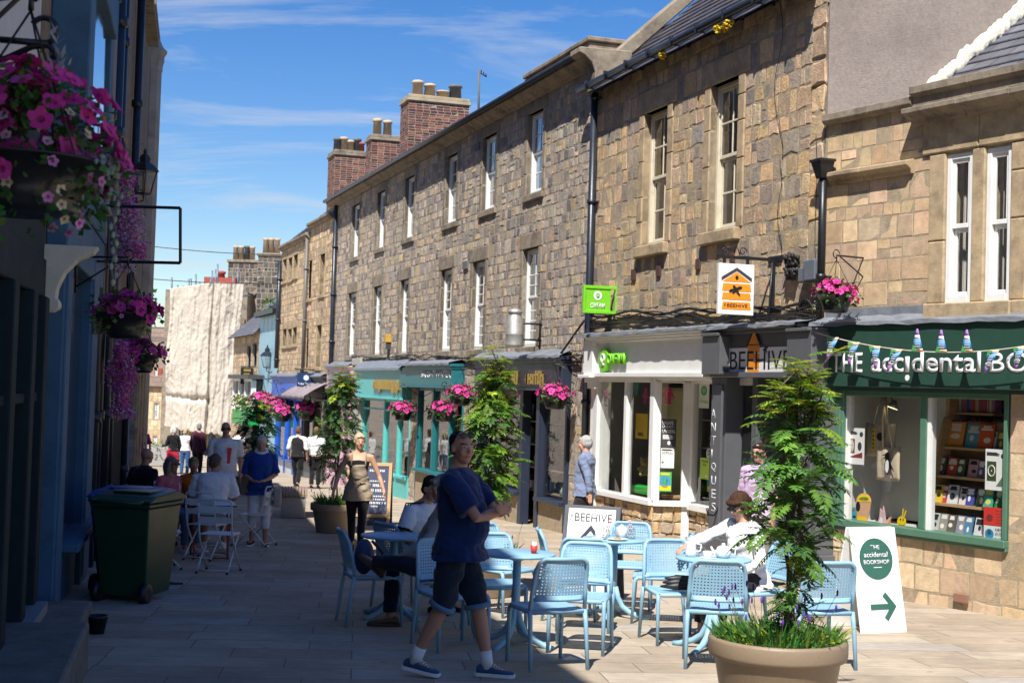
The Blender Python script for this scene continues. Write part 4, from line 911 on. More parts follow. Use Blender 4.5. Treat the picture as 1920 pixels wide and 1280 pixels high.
def cutout(label, pts, m, name='cutout_figure', parts=()):
    """thin standing card cut to an outline given in pixels"""
    o = -.2; P = [F2.p(*F2.inv(x, y, o), o) for x, y in pts]; mb = MB(); mb.extrude(P, F2.n.to_3d() * .008); ob = obj(name, mb, m, None, loc=P[0]); tag(ob, label, 'window cut-out')
    for mm, pp in parts: k = MB(); k.extrude([F2.p(*F2.inv(x, y, o + .009), o + .009) for x, y in pp], F2.n.to_3d() * .002); obj('print', k, mm, ob)
def oval(cx, cy, rx, ry, k=18, a0=0, a1=360): return [(cx + rx * cos(radians(a0 + (a1 - a0) * i / k)), cy - ry * sin(radians(a0 + (a1 - a0) * i / k))) for i in range(k + (a1 - a0 < 360))]
cutout('card cut-out of a face in profile wearing a patterned bathing cap', oval(1620, 940, 14, 16, 12, 0, 180) + [(1605, 975), (1626, 976), (1631, 960)], SKIN_P, parts=((YEL, oval(1620, 940, 13, 14, 12, 0, 180)), (BLK, oval(1609, 949, 4, 9)), (GRN, oval(1620, 935, 9, 4)), (YEL, [(1607, 976), (1608, 967), (1624, 969), (1626, 976)])))
cutout('turquoise card with red fish shapes beside the face cut-out', [(1586, 948), (1607, 951), (1607, 975), (1586, 972)], TEALP, 'printed_card', ((RED, oval(1600, 955, 3, 1.5)), (BLK, oval(1602, 968, 3, 2)), (RED, oval(1592, 965, 3, 1.5))))
cutout('pink and white hare-shaped card cut-out in the shop window', [(1646, 984), (1650, 965), (1651, 952), (1655, 958), (1657, 948), (1660, 962), (1662, 976), (1668, 970), (1673, 968), (1668, 980), (1662, 988)], plain('pink_card', (.66, .42, .42), .6), parts=((PAPER, [(1647, 983), (1651, 968), (1655, 972), (1654, 985)]), (ORNG, [(1664, 986), (1667, 975), (1671, 971), (1669, 982)])))
cutout('yellow round smiling-face card cut-out with two feelers', oval(1691, 978, 8, 11) , YEL, parts=((BLK, oval(1688.5, 973, 1, 2)), (BLK, oval(1693.5, 974, 1, 2)), (BLK, [(1686, 981), (1689, 985), (1693, 986), (1697, 982), (1693, 984), (1689, 983.5)]), (YEL, [(1691, 968), (1693, 953), (1695, 953), (1693, 968)]), (YEL, [(1694, 969), (1698, 956), (1700, 957), (1696, 970)])))
# two canvas bags on a peg, clip lamp
def bag_mesh(px0, px1, py0, py1, o, label, mk):
    a, b, c, d = rect(F2, px0, px1, py0, py1, o); mb = MB(); n = 10; vs = []
    for j in range(9):
        for i in range(n + 1): u = i / n; v = j / 8; vs.append(F2.p(a + (b - a) * u + .02 * (1 - v) * (u - .5), c + (d - c) * v - .015 * sin(pi * u) * v, o + .03 * sin(pi * u) * sin(pi * v) + .008 * sin(u * 14 + v * 3)))
    mb.add(vs, [(j * (n + 1) + i, j * (n + 1) + i + 1, (j + 1) * (n + 1) + i + 1, (j + 1) * (n + 1) + i) for j in range(8) for i in range(n)], True)
    ob = obj('tote_bag', mb, mat('canvas', (.52, .43, .32), .95, var=.1, bump=.002, bscale=90), None, loc=F2.p(a, c, o)); md = ob.modifiers.new('s', 'SOLIDIFY'); md.thickness = .02; tag(ob, label, 'tote bag')
    h = MB(); px, pz = F2.inv(1657, 745, o)
    for s in (a + (b - a) * .28, a + (b - a) * .72): h.tube([F2.p(s, d - .02, o + .01), F2.p((s + px) / 2, (d + pz) / 2 + .04, o + .02), F2.p(px + (s - px) * .1, pz, o - .02)], .012, 5)
    obj('handle', h, MATS['canvas'], ob); mk(ob, a, b, c, d, o + .045); return ob
def mk1(ob, a, b, c, d, o):
    k = MB(); cx, cz = a + (b - a) * .62, c + (d - c) * .5; r, n = F2.d.to_3d(), F2.n.to_3d()
    disc(k, F2.p(cx, cz - .03, o), r, UP, n, .05, .1); disc(k, F2.p(cx - .015, cz + .09, o), r, UP, n, .035, .04); board(k, F2.p(cx - .015, cz + .1, o), r, UP, n, [(-.03, .01), (-.09, -.005), (-.03, -.01)]); board(k, F2.p(cx, cz, o), r, UP, n, [(.03, .03), (.1, -.09), (.03, -.04)]); obj('bird_print', k, BLK, ob)
    k = MB(); disc(k, F2.p(cx - .01, cz - .03, o + .004), r, UP, n, .026, .075); obj('bird_print', k, PAPER, ob)
def mk2(ob, a, b, c, d, o):
    k = MB(); r, n = F2.d.to_3d(), F2.n.to_3d(); x = a + (b - a) * .3; board(k, F2.p(x, c + (d - c) * .18, o - .01), r, UP, n, [(0, 0), (.04, 0), (.04, (d - c) * .65), (0, (d - c) * .65)]); obj('yellow_strip', k, YEL, ob)
    k = MB(); 
    for i in range(5): disc(k, F2.p(x + .02, c + (d - c) * (.26 + .12 * i), o - .004), r, UP, n, .01, .012)
    disc(k, F2.p(a + (b - a) * .6, c + (d - c) * .6, o), r, UP, n, .06, .05); obj('dark_print', k, BLK, ob)
bag_mesh(1624, 1678, 793, 856, -.30, 'cream canvas bag with a yellow strip hanging behind the other bag', mk2)
bag_mesh(1645, 1686, 836, 901, -.22, 'cream canvas bag printed with a black and white bird, hanging in front', mk1)
lp = thing('clip_lamp', 'lit metal clip lamp inside the left-hand shop window', 'lamp', F2.p(*F2.inv(1673, 765, -.3), -.3))
s_, z_ = F2.inv(1673, 765, -.3); c0 = F2.p(s_, z_, -.3)
k = MB(); k.M = Matrix.Translation(c0) @ Matrix.Rotation(radians(20), 4, 'Y'); k.lathe([(.02, .1), (.035, .08), (.05, .05), (.085, 0), (.082, .0), (.04, .06)], 18); k.M = None; obj('shade', k, plain('lamp_metal', (.5, .48, .44), .35, metal=.6), lp)
em = bpy.data.materials.new('lamp_glow'); em.use_nodes = True; em.node_tree.nodes['Principled BSDF'].inputs['Emission Color'].default_value = (1, .72, .38, 1); em.node_tree.nodes['Principled BSDF'].inputs['Emission Strength'].default_value = 2.2
k = MB(); k.M = Matrix.Translation(c0) @ Matrix.Rotation(radians(20), 4, 'Y'); k.lathe([(.07, .004), (.05, .02), (.0, .025)], 16); k.M = None; obj('bulb', k, em, lp)
k = MB(); k.tube([c0 + Vector((0, 0, .09)), c0 + Vector((-.06, 0, .2)), c0 + Vector((-.18, .05, .2)), c0 + Vector((-.24, .05, .13))], .006, 5); obj('arm', k, IRON, lp)
vb = MB(); pbox(vb, F2, 1787, 1813, 1113, 1129, .02, .05); vv = obj('air_brick', vb, plain('terracotta', (.24, .12, .08), .9), BK, .004)
# ================================================================== two narrow stone houses further down
def small_house(s0, s1, z1, wins, label, pal=PAL_FAR, zs=1.9, hopper=0):
    b = thing('stone_house', label, 'building', F1.p((s0 + s1) / 2, gs(F1, s0))); hs = []
    for w in wins: a, bb, c, d = rect(F1, *w); m = (a + bb) / 2; hw = max(.42, (bb - a) / 2); hs.append((m - hw, m + hw, c, d))
    w_ = MB(); bl = [(s0 - 1, s1 + 1, -5, zs)]
    for h in hs: bl += dressed(F1, b, *h, lintel=.25, sill=.12, jamb=.14, lext=.14)
    backing(w_, F1, s0, s1, zs - .2, z1, hs, rev=.25)
    stones(w_, F1, s0, s1, zs, z1 - .02, bl + hs, (.2, .27), (.28, .5), pal, 1.1); obj('wall', w_, [MORTAR, STONE], b)
    for h in hs: sash(F1, b, *h, cols=1, rows=2, out=-.16)
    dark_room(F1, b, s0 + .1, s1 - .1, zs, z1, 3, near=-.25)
    cornice(F1, b, s0, s1, z1 - .04, [(-.1, 0), (.05, 0), (.12, .08), (.18, .12), (.18, .2), (-.1, .22)], DRESSD)
    roof(F1, b, s0, s1, z1 + .2, 3.6, radians(40), over=.15)
    for s, q in ((s0, .2), (s1, -.2)): e = MB(); e.extrude([F1.p(s, -3, -.28), F1.p(s, z1, -.28), F1.p(s, z1 + 2.9, -3.6), F1.p(s, z1 - .4, -7), F1.p(s, -3, -7)], F1.d.to_3d() * q); obj('party_wall', e, RENDER, b)
    return b
H1 = small_house(30.32, 34.25, 7.15, [(578, 583, 490, 560), (602, 607, 477, 552), (572, 577, 617, 690), (595, 601, 610, 688)], 'narrow golden stone house with four slit-like windows beside the black downpipe')
H2 = small_house(34.27, 40.2, 6.85, [(532, 536, 487, 527), (542.5, 546.5, 484, 524), (552.5, 556.5, 478, 518), (532, 536, 617, 648), (541.5, 545.5, 617, 647), (551, 555, 614, 645)], 'golden stone house with six small windows above the bright blue shopfront')
pipe(F1, H1, 622, 390, 850, .07, .1, IRONB); pipe(F1, H2, 571, 440, 720, .06, .1, plain('grey_pipe', (.14, .13, .12), .5)); pipe(F1, H2, 521, 490, 690, .08, .12, IRONB)
RT = shop(F1, H1, 30.5, 34.1, 1.25, 1.9, plain('charcoal_paint', (.035, .036, .042), .5), [ss(607), ss(585)], .5, GREYP, None, .12, flash=.1, stock=20)
BS = shop(F1, H2, 34.4, 40.0, 1.2, 1.9, BLUEP, [ss(548), ss(532)], .55, plain('pale_riser', (.5, .5, .5), .6), None, .25, flash=.1, stock=20)
k = MB(); a, b, c, d = rect(F1, 546, 590, 700, 735, .5); vs = []
for i in range(13):
    s = a + (b - a) * i / 12
    for o, z in ((.1, 1.75), (.5, 1.55), (.85, 1.32), (.85, 1.2)): vs.append(F1.p(s, z + .02 * sin(i * 2.1), o))
k.add(vs, [(4 * i + j, 4 * i + 4 + j, 4 * i + 5 + j, 4 * i + 1 + j) for i in range(12) for j in range(3)], True); aw = obj('awning', k, mat('faded_canvas', (.25, .21, .22), .9, var=.25, vscale=3), H1); aw.modifiers.new('s', 'SOLIDIFY').thickness = .02
# pale blue slip, low slate-roofed house with a white bay
LB = thing('painted_house', 'narrow building clad in pale blue boards beside the wall lantern', 'building', F1.p(43, gs(F1, 43)))
k = MB(); n = 9
for i in range(n): a = 40.3 + (45 - 40.3) * i / n; b = 40.3 + (45 - 40.3) * (i + 1) / n; fbox(k, F1, a + .01, b - .01, gs(F1, 43) - .4, F1.inv(500, 592)[1], -.2, .03 + .008 * (i % 2))
obj('wall', k, paint('pale_blue_paint', (.26, .45, .53)), LB)
k = MB(); fbox(k, F1, 40.3, 45, -2.2, 4.4, -4, -.21); obj('rear_wall', k, RENDER, LB); k = MB(); fbox(k, F1, 40.2, 45.1, 4.42, 4.6, -.3, .3); obj('gutter', k, IRON, LB); roof(F1, LB, 40.2, 45.1, 4.6, 2.6, radians(38), over=.25)
LH = thing('slate_roofed_house', 'low stone house with slate roof and white bay window beyond the pale blue boards', 'building', F1.p(50, gs(F1, 50)))
hs = [rect(F1, 464, 469, 648, 690), rect(F1, 475, 480, 643, 688)]; hs = [(a - .2, b + .2, c, d) for a, b, c, d in hs]
zl = F1.inv(470, 618)[1]; w_ = MB(); backing(w_, F1, 45, 53.2, -3, zl, hs); stones(w_, F1, 45, 53.2, -2.6, zl, hs, (.24, .3), (.35, .6), PAL_FAR, 1); obj('wall', w_, [MORTAR, STONE], LH)
for h in hs: sash(F1, LH, *h, cols=1, rows=2, m=IRONB)
dark_room(F1, LH, 45.1, 53.1, -2, zl, 3, near=-.25); roof(F1, LH, 45, 53.4, zl, 3.5, radians(42), over=.3, pal=((.13, .13, .15), (.16, .16, .18), (.11, .11, .13)))
k = MB(); a, b = ss(470), ss(436)
pb = rect(F1, 436, 470, 712, 772, .5); a, b, c, d = pb
for s in [a + (b - a) * i / 3 for i in range(4)]: fbox(k, F1, s - .07, s + .07, c, d, .3, .5)
for z in (c, (c + d) / 2, d): fbox(k, F1, a, b, z - .05, z + .05, .32, .48)
bay = obj('bay_window', k, WHITE, LH); k = MB(); fbox(k, F1, a + .02, b - .02, c, d, -.1, .36); obj('pane', k, mat('brown_glazing', (.06, .035, .02), .15, spec=.6), bay); k = MB(); fbox(k, F1, a - .3, b + .3, d + .05, d + .22, 0, .7); obj('bay_roof', k, DGREY, bay)
k = MB(); fbox(k, F1, 45.3, 49.5, -2.6, .6, 0, .14); fbox(k, F1, 45.2, 49.6, .6, 1.3, 0, .22); dk = obj('shopfront', k, plain('charcoal_paint', (.035, .036, .042), .5), LH); k = MB(); 
# grey rendered house with two chimney stacks
GHD = 82; g0 = at(424, 560, GHD); g1 = at(527, 560, GHD); zt = at(480, 545, GHD).z
GH = thing('rendered_house', 'tall grey rendered house with sooty stacks rising behind the low slate roof', 'building', (g0.x, GHD, gz(GHD)))
k = MB(); k.prism([(at(440, 600, GHD).x, -3), (g1.x + .6, -3), (g1.x + .6, zt + .3), (at(500, 500, GHD).x, at(500, 533, GHD).z), (at(440, 500, GHD).x, at(440, 585, GHD).z)], 'y', GHD, GHD + 9); obj('wall', k, RENDER, GH)
k = MB(); k.prism([(at(433, 590, GHD).x, at(436, 592, GHD).z), (at(500, 500, GHD).x, at(500, 535, GHD).z), (at(500, 500, GHD).x, at(500, 527, GHD).z), (at(433, 590, GHD).x, at(436, 583, GHD).z)], 'y', GHD - .15, GHD + 9); obj('coping', k, DRESSD, GH)
SOOT = [(.07, .066, .06), (.10, .092, .08), (.05, .048, .045), (.13, .115, .09)]
def stack_far(px0, px1, py0, py1, d, label, pots, dep=1.2):
    a = at(px0, py0, d); b = at(px1, py0, d); zb = at(px0, py1, d).z; r = thing('chimney_stack', label, 'chimney', (a.x, d, zb)); F = Fac((a.x, d), (1, 0), -1); L = b.x - a.x
    k = MB(); fbox(k, F, 0, L, zb, a.z, -dep, 0); stones(k, F, 0, L, zb, a.z - .02, [], (.28, .33), (.4, .62), SOOT, .5, 1, .3); obj('stone_shaft', k, [MORTARD, STONE], r)
    k = MB(); fbox(k, F, -.08, L + .08, a.z, a.z + .16, -dep - .08, .08); obj('capping', k, DRESSD, r, .02)
    for p, h, m in pots: t = MB(); q = F.p((p - px0) / (px1 - px0) * L, a.z + .16, -dep / 2); t.lathe([(.18, q.z), (.15, q.z + h * .85), (.18, q.z + h * .88), (.18, q.z + h), (.12, q.z + h), (.11, q.z + h * .5)], 12, (q.x, q.y)); obj('chimney_pot', t, m, r)
stack_far(428, 486, 491, 575, 84, 'wide sooty stone chimney stack with four pots, behind the scaffold sheeting', [(438, .85, POT), (448.5, .85, POT), (459, .88, POTD), (469, .85, POT)])
stack_far(484, 527, 479, 600, 81, 'sooty stone chimney stack with three pots, next to the stone house gutter', [(494.5, .9, POT), (505, .9, POT), (516, .9, POT)])
# chimneys on the terrace
REDB = [(.12, .05, .04), (.16, .065, .05), (.09, .04, .036), (.19, .085, .06), (.065, .035, .033)]
CAPS = mat('cream_capping', (.40, .33, .22), .9, var=.25, vscale=6, bump=.006, dirt=(.08, .07, .055), dscale=3, damt=.8)
chimney(767, 886, 188, 300, 42.5, 'large red brick chimney stack with cream capping and four worn pots', REDB, CAPS, [(791, .52, POT, .17), (815, .45, POT, .18), (841, .28, POT, .2), (866, .5, POTD, .2)], 1.0)
chimney(697, 766, 262, 330, 46.6, 'low brick stack with two tall cream pots topped in red', REDB, DRESSD, [(712, .58, POT, .15), (732, .55, POT, .15)], .8)
chimney(628, 696, 290, 380, 50.2, 'brick stack with a grey rendered side and a crowd of five pots', REDB, DRESSD, [(638, .5, POTD, .14), (651, .55, POT, .15), (663, .45, POT, .15), (677, .55, POTD, .14), (684, .4, POTR, .14)], 1.2)
for nm, lst in (('x', ((712, 46.6, 232), (732, 46.6, 235), (651, 50.2, 262), (677, 50.2, 264))),): pass
ae = thing('aerial', 'thin television aerial mast standing on the terrace roof', 'aerial', at(897, 215, 36)); k = MB(); a, b = at(897, 240, 36), at(898, 132, 36); k.tube([a, b], .03, 6); obj('mast', k, POTD, ae); k = MB(); k.tube([b + Vector((-.02, 0, -.03)), b + Vector((.2, .1, -.14))], .018, 5)
for t in (.3, .6, .9): q = b + Vector((.2, .1, -.14)) * t; k.tube([q + Vector((0, -.15, .03)), q + Vector((0, .15, .03))], .012, 4)
obj('antenna', k, POTD, ae)
# scaffold wrapped in sheeting, end of the street
TD = 78
TB = thing('scaffold', 'scaffolding shrouded in wrinkled cream sheeting at the end of the street', 'scaffold', (at(385, 800, TD).x, TD, gz(TD)))
k = MB(); nu, nv = 130, 170; vs = []
def edge(v): return (318 - 11 * v + 2 * sin(v * 9), 459 - 17 * v - 4 * sin(v * 5) ** 2)
for j in range(nv + 1):
    v = j / nv; l, r = edge(v)
    for i in range(nu + 1):
        u = i / nu; px = l + (r - l) * u; top = 541 - 12 * min(1, u / .58) + 3 * max(0, (u - .58) / .42); bot = 797 + 20 * u ** .6 + 5 * noise.noise((u * 14, 0, 2)) + 3 * noise.noise((u * 40, 0, 5)); py = top + (bot - top) * v
        fold = noise.noise((u * 22, v * 2.4, 0)) * .085 + noise.noise((u * 7 + v * 2, v * 5, 3)) * .13 + noise.noise((u * 46, v * 9, 7)) * .03 - abs(noise.noise((u * 15 + v * 9, v * 17 - u * 6, 1))) * .055 - abs(noise.noise((u * 33 - v * 20, v * 40 + u * 14, 4))) * .035 - .2 * math.exp(-((v - .78) / .018) ** 2) * (u < .62) - .2 * math.exp(-((u - .6) / .02) ** 2)
        vs.append(at(px, py, TD - fold * 1.1 - .5 * sin(u * pi)))
k.add(vs, [(j * (nu + 1) + i, j * (nu + 1) + i + 1, (j + 1) * (nu + 1) + i + 1, (j + 1) * (nu + 1) + i) for j in range(nv) for i in range(nu)], True)
sh = obj('sheeting', k, mat('cream_sheeting', (.49, .44, .365), .85, var=.12, vscale=1.2, bump=.02, bscale=3), TB); sh.modifiers.new('s', 'SOLIDIFY').thickness = .03
k = MB(); 
for px, py in ((322, 520), (333, 534), (343, 536), (354, 523), (358, 522), (367, 514), (374, 528), (395, 520), (398, 507), (404, 505), (408, 495), (437, 515), (446, 506)): k.tube([at(px, 560, TD + .3), at(px, py, TD + .3)], .045, 5)
for py in (560, 620, 680, 740): k.tube([at(325, py, TD + .5), at(468, py - 6, TD + .5)], .05, 5)
for px in (345, 372, 400, 428, 450): k.tube([at(px - 8, 790, TD + .4), at(px - 8, 862, TD + .4)], .06, 5); 
obj('pole', k, plain('galvanised', (.13, .17, .23), .5, metal=.5), TB)
k = MB(); 
for px in (352, 360, 377, 392, 408, 415): a, b = at(px, 800, TD + 1), at(px + 1, 860, TD + 1); k.box(a.x - .1, a.x + .1, TD + 1, TD + 1.1, b.z, a.z)
obj('timber_post', k, plain('new_timber', (.42, .36, .16), .8), TB)
SB_ = thing('sheeted_house', 'dark brick house mostly hidden behind the scaffold sheeting', 'building', (at(390, 800, TD).x, TD + 3, gz(TD)))
k = MB(); a, b = at(318, 560, TD + 3), at(470, 560, TD + 3); k.box(a.x, b.x, TD + 2, TD + 10, -4, at(390, 545, TD + 2).z); obj('wall', k, DRESSD, SB_); k = MB(); q = at(412, 523, TD + 3); k.box(q.x - .9, q.x + .9, TD + 3, TD + 4, q.z - .6, q.z + .1); obj('brick_shaft', k, POTR, SB_); k = MB(); q = at(412, 523, TD + 3); k.lathe([(.24, q.z), (.2, q.z + .3), (.26, q.z + .34), (.26, q.z + .45), (.1, q.z + .5)], 12, (q.x, TD + 3.4)); obj('chimney_pot', k, POTR, SB_)
# cream stone house and roofs closing the left
CD = 92; CH = thing('cream_stone_house', 'pale cream stone house with brown tiled roof and dormer left of the sheeting', 'building', (at(285, 850, CD).x, CD, gz(CD)))
FC = Fac((at(245, 800, CD).x, CD), (1, .1), -1); L = 3.6; ze = at(285, 716, CD).z
hs = [rect(FC, 269, 276, 755, 783), rect(FC, 289, 297, 755, 785), rect(FC, 264, 275, 800, 845), rect(FC, 287, 294, 817, 842)]
k = MB(); backing(k, FC, -4, L, -5, ze, hs); stones(k, FC, -4, L, -4.6, ze, [(a - .08, b + .08, c - .08, d + .1) for a, b, c, d in hs], (.28, .36), (.5, .8), PAL_CREAM, .8, 1, .4); obj('wall', k, [MORTAR, ASHLAR], CH)
for h in hs: sash(FC, CH, *h, cols=2, rows=2)
dark_room(FC, CH, -3.9, L - .1, -4, ze, 3, near=-.25); roof(FC, CH, -4, L + .2, ze, 3, radians(48), over=.25, sl=(.5, .4), pal=((.17, .115, .09), (.14, .10, .085), (.2, .14, .105)))
k = MB(); a, b, c, d = rect(FC, 289, 303, 690, 716, -.4); fbox(k, FC, a, b, c, d, -2, -.4); do = obj('dormer', k, POTR, CH); k = MB(); fbox(k, FC, a + .08, b - .25, c + .1, d, -.5, -.36); obj('dormer_window', k, plain('pale_glazing', (.5, .55, .55), .3), do)
WG = thing('white_gabled_house', 'whitewashed gable with slate roof rising behind the brown tiles', 'building', (at(290, 700, 99).x, 99, gz(99)))
k = MB(); z = lambda px, py: (at(px, py, 99).x, at(px, py, 99).z); k.prism([z(258, 760), z(322, 760), z(322, 640), z(308, 650), z(262, 706)], 'y', 99, 106); obj('wall', k, plain('whitewash', (.6, .56, .5), .9), WG)
k = MB(); k.prism([z(258, 704), z(322, 636), z(322, 628), z(272, 640), z(256, 697)], 'y', 98.6, 107); obj('roof', k, plain('far_slate', (.13, .13, .15), .7), WG)
k = MB(); a, b = at(272, 636, 115), at(330, 636, 115); k.box(a.x, b.x, 115, 120, -5, at(300, 613, 115).z); tag(obj('flat_roofed_block', k, plain('far_dark_wall', (.08, .08, .085), .8), None, loc=(a.x, 115, gz(115))), 'dark flat-roofed block on the skyline above the white gable', 'building')
# ================================================================== left-hand row, in shade
def lpx(px, py, o=0): return F3.inv(px, py, o)
UPD = thing
def block(name, label, s0, s1, z1, m, over=.25, depth=8, soffit=True):
    b = thing(name, label, 'building', F3.p((s0 + s1) / 2, gs(F3, s0)))
    k = MB(); fbox(k, F3, s0, s1, -4, z1, -depth, 0); obj('wall', k, m, b)
    k = MB(); fbox(k, F3, s0, s1, z1 + .002, z1 + .14, -depth, over); fbox(k, F3, s0, s1, z1 + .142, z1 + .26, -depth, over - .06); obj('eaves', k, DRESSD, b)
    roof(F3, b, s0, s1, z1 + .25, depth / 2, radians(40), over=over - .08, sl=(.5, .4))
    k = MB(); t = math.tan(radians(40)); k.extrude([F3.p(s0, z1, -.1), F3.p(s0, z1 + depth / 2 * t, -depth / 2), F3.p(s0, z1, -depth)], F3.d.to_3d() * .2); k.extrude([F3.p(s1, z1, -.1), F3.p(s1, z1 + depth / 2 * t, -depth / 2), F3.p(s1, z1, -depth)], F3.d.to_3d() * -.2); obj('gable', k, RENDER, b)
    return b
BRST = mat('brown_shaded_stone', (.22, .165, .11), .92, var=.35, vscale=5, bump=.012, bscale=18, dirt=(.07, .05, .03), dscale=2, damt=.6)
DKW = mat('dark_timber_wall', (.02, .023, .026), .8, var=.3, spec=.1); BLP = paint('slate_blue_paint', (.065, .14, .225), .6, spec=.12, dirt=(.015, .03, .05), dscale=3, damt=.5); BLK_ = paint('black_green_paint', (.02, .03, .034), .7, spec=.08, dirt=(.05, .055, .055), dscale=4, damt=.4)
L1 = block('dark_shop', 'dark green-black shopfront building nearest the camera on the left', -14, 11.3, 11.3, mat('white_stucco', (.50, .50, .49), .85, var=.08, bump=.004))
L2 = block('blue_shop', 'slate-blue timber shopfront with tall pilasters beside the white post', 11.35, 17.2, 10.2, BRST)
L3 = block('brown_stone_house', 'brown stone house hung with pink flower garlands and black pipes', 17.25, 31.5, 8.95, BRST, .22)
L4 = block('gothic_hall', 'tall grey hall with an octagonal stone turret on its street corner', 31.55, 36.6, 9.9, mat('grey_hall_stone', (.20, .18, .15), .9, var=.3, vscale=4, bump=.01), .12)
# dark shopfront
k = MB(); zf = 2.35
fbox(k, F3, 4, 11.28, -.9, -.05, 0, .10); fbox(k, F3, 4, 11.28, zf, zf + .3, 0, .12); fbox(k, F3, 4, 11.28, 3.35, 3.5, 0, .12); fbox(k, F3, 4, 11.28, zf + .3, 3.35, 0, .1)
for s in (5.5, 7.2, 9.1, 10.2, 11.0): fbox(k, F3, s, s + .24, -.05, zf, 0, .16)
fbox(k, F3, 4, 11.2, 1.55, 1.62, .02, .12); sf = obj('shopfront', k, BLK_, L1, .01)
k = MB(); fbox(k, F3, 4, 11.2, -.06, .02, 0, .24); obj('sill', k, plain('grey_sill', (.2, .22, .24), .5), sf)
k = MB(); fbox(k, F3, 8.2, 9.6, -.55, -.1, .10, .115); fbox(k, F3, 9.9, 11.4, -.6, -.1, .10, .115); obj('riser_panel', k, plain('grey_panel', (.27, .3, .32), .5), sf)
k = MB(); k.quad(F3.p(4, .02, .05), F3.p(11.2, .02, .05), F3.p(11.2, zf, .05), F3.p(4, zf, .05)); obj('pane', k, mat('dark_pane', (.02, .03, .035), .06, spec=.7, var=.4, vscale=2), sf)
# cream console bracket and white post
k = MB(); s0 = 11.4; P = [(0, 2.78), (.5, 2.78), (.46, 2.72), (.34, 2.66), (.25, 2.56), (.2, 2.44), (.19, 2.36), (.22, 2.33), (.22, 2.28), (.17, 2.25), (0, 2.25)]
k.M = F3.mat(s0, 0); k.prism([(o, z) for o, z in P], 'x', 0, .16); k.M = None; cb_ = obj('console_bracket', k, CREAM, L2, .012)
k = MB(); fbox(k, F3, 11.4, 11.65, -.02, 2.249, 0, .1); obj('white_post', k, WHITE, L2, .012)
k = MB(); 
for s, w, o in ((12.7, .55, .14), (13.5, .25, .06), (15.6, .9, .16), (16.7, .3, .12)): fbox(k, F3, s, s + w, -.72, 3.3, 0, o); fbox(k, F3, s + .06, s + w - .06, -.4, 3.0, 0, o + .025)
fbox(k, F3, 12.3, 17.1, 3.31, 3.5, 0, .2); fbox(k, F3, 12.3, 17.1, 2.78, 3.3, 0, .18); fbox(k, F3, 13.6, 16.7, .1, .18, 0, .28); fbox(k, F3, 13.6, 16.7, -.9, .1, 0, .1)
b2 = obj('shopfront', k, BLP, L2, .012)
k = MB(); k.quad(F3.p(13.5, .18, .06), F3.p(15.7, .18, .06), F3.p(15.7, 2.8, .06), F3.p(13.5, 2.8, .06)); MIR = mat('reflecting_glass', (.03, .035, .04), .03, spec=1.0, var=.2); obj('pane', k, MIR, b2)
# first-floor oriel window in blue timber
k = MB(); fbox(k, F3, 12.0, 12.5, 3.51, 6.2, 0, .32); fbox(k, F3, 16.5, 17.0, 3.51, 6.2, 0, .2); fbox(k, F3, 12.5, 16.5, 3.51, 3.75, 0, .24); fbox(k, F3, 12.5, 16.5, 5.6, 6.2, 0, .26); ow = obj('oriel_frame', k, BLP, L2, .012)
k = MB(); vs = [F3.p(a, z, .17 + .012 * sin(a * 3 + z)) for a in [12.5 + .4 * i for i in range(11)] for z in (3.75, 4.7, 5.6)]; k.add(vs, [(3 * i + j, 3 * i + 3 + j, 3 * i + 4 + j, 3 * i + 1 + j) for i in range(10) for j in (0, 1)], True); obj('pane', k, mat('mirror_glass', (.6, .65, .7), .04, metal=1.0, var=.05), ow)
k = MB(); P = []
for i in range(12): P.append(F3.p(16.9 + .3 * sin(i * .25), 3.4 + i * .3, .1))
k.tube(P, .12, 8); obj('timber_trim', k, mat('weathered_trim', (.25, .22, .19), .8), L2)
# pipes
k = MB()
for s, r in ((17.5, .07), (18.3, .06), (19.6, .08), (20.8, .06), (25.5, .07)):
    k.tube([F3.p(s, -1, .1), F3.p(s, 8.7, .1)], r, 8)
    for z in (0.1, 1.2, 2.4, 3.6, 5, 6.5): k.tube([F3.p(s, z, .1), F3.p(s, z + .12, .1)], r * 1.4, 8)
obj('drainpipe', k, IRONB, L3)
k = MB(); fbox(k, F3, 17.3, 19.3, -.6, 2.6, 0, .05); fbox(k, F3, 21, 27, -1, 2.9, 0, .06); obj('shopfront', k, DKW, L3)
k = MB(); 
for s in (27.5, 29.1, 30.7): fbox(k, F3, s, s + .6, -1.5, 3.4, 0, .22); fbox(k, F3, s + .1, s + .5, -1.0, 3.1, 0, .25)
obj('pilaster', k, DRESS, L3, .01)
k = MB(); fbox(k, F3, 26, 28, -1, 1.3, .061, .1); obj('blue_door_frame', k, BLUEP, L3)
# hall: gable coping, turret
k = MB(); tc_ = at(286, 160, 32.6); TZ = [at(286, y, 32.6).z for y in (800, 135, 125, 108, 100, 96, 68)]
k.lathe([(.2, -3), (.2, TZ[1]), (.22, TZ[1]), (.22, TZ[2]), (.25, TZ[3] - .1), (.25, TZ[3]), (.31, TZ[4]), (.31, TZ[5]), (.22, TZ[5] + .08), (.13, TZ[5] + .26), (.04, TZ[6] - .1), (.06, TZ[6]), (.0, TZ[6] + .1)], 8, (tc_.x, 32.6), False); obj('turret', k, mat('turret_stone', (.40, .36, .30), .9, var=.2, bump=.006, dirt=(.08, .07, .06), dscale=3, damt=.6), L4)
k = MB(); fbox(k, F3, 33, 36.5, 6.0, 6.15, 0, .1); fbox(k, F3, 33, 36.5, 3.3, 3.5, 0, .1); 
for s in (33.4, 35.8): fbox(k, F3, s, s + .7, -2, 9.8, 0, .08)
obj('pilaster', k, MATS['turret_stone'], L4, .01)
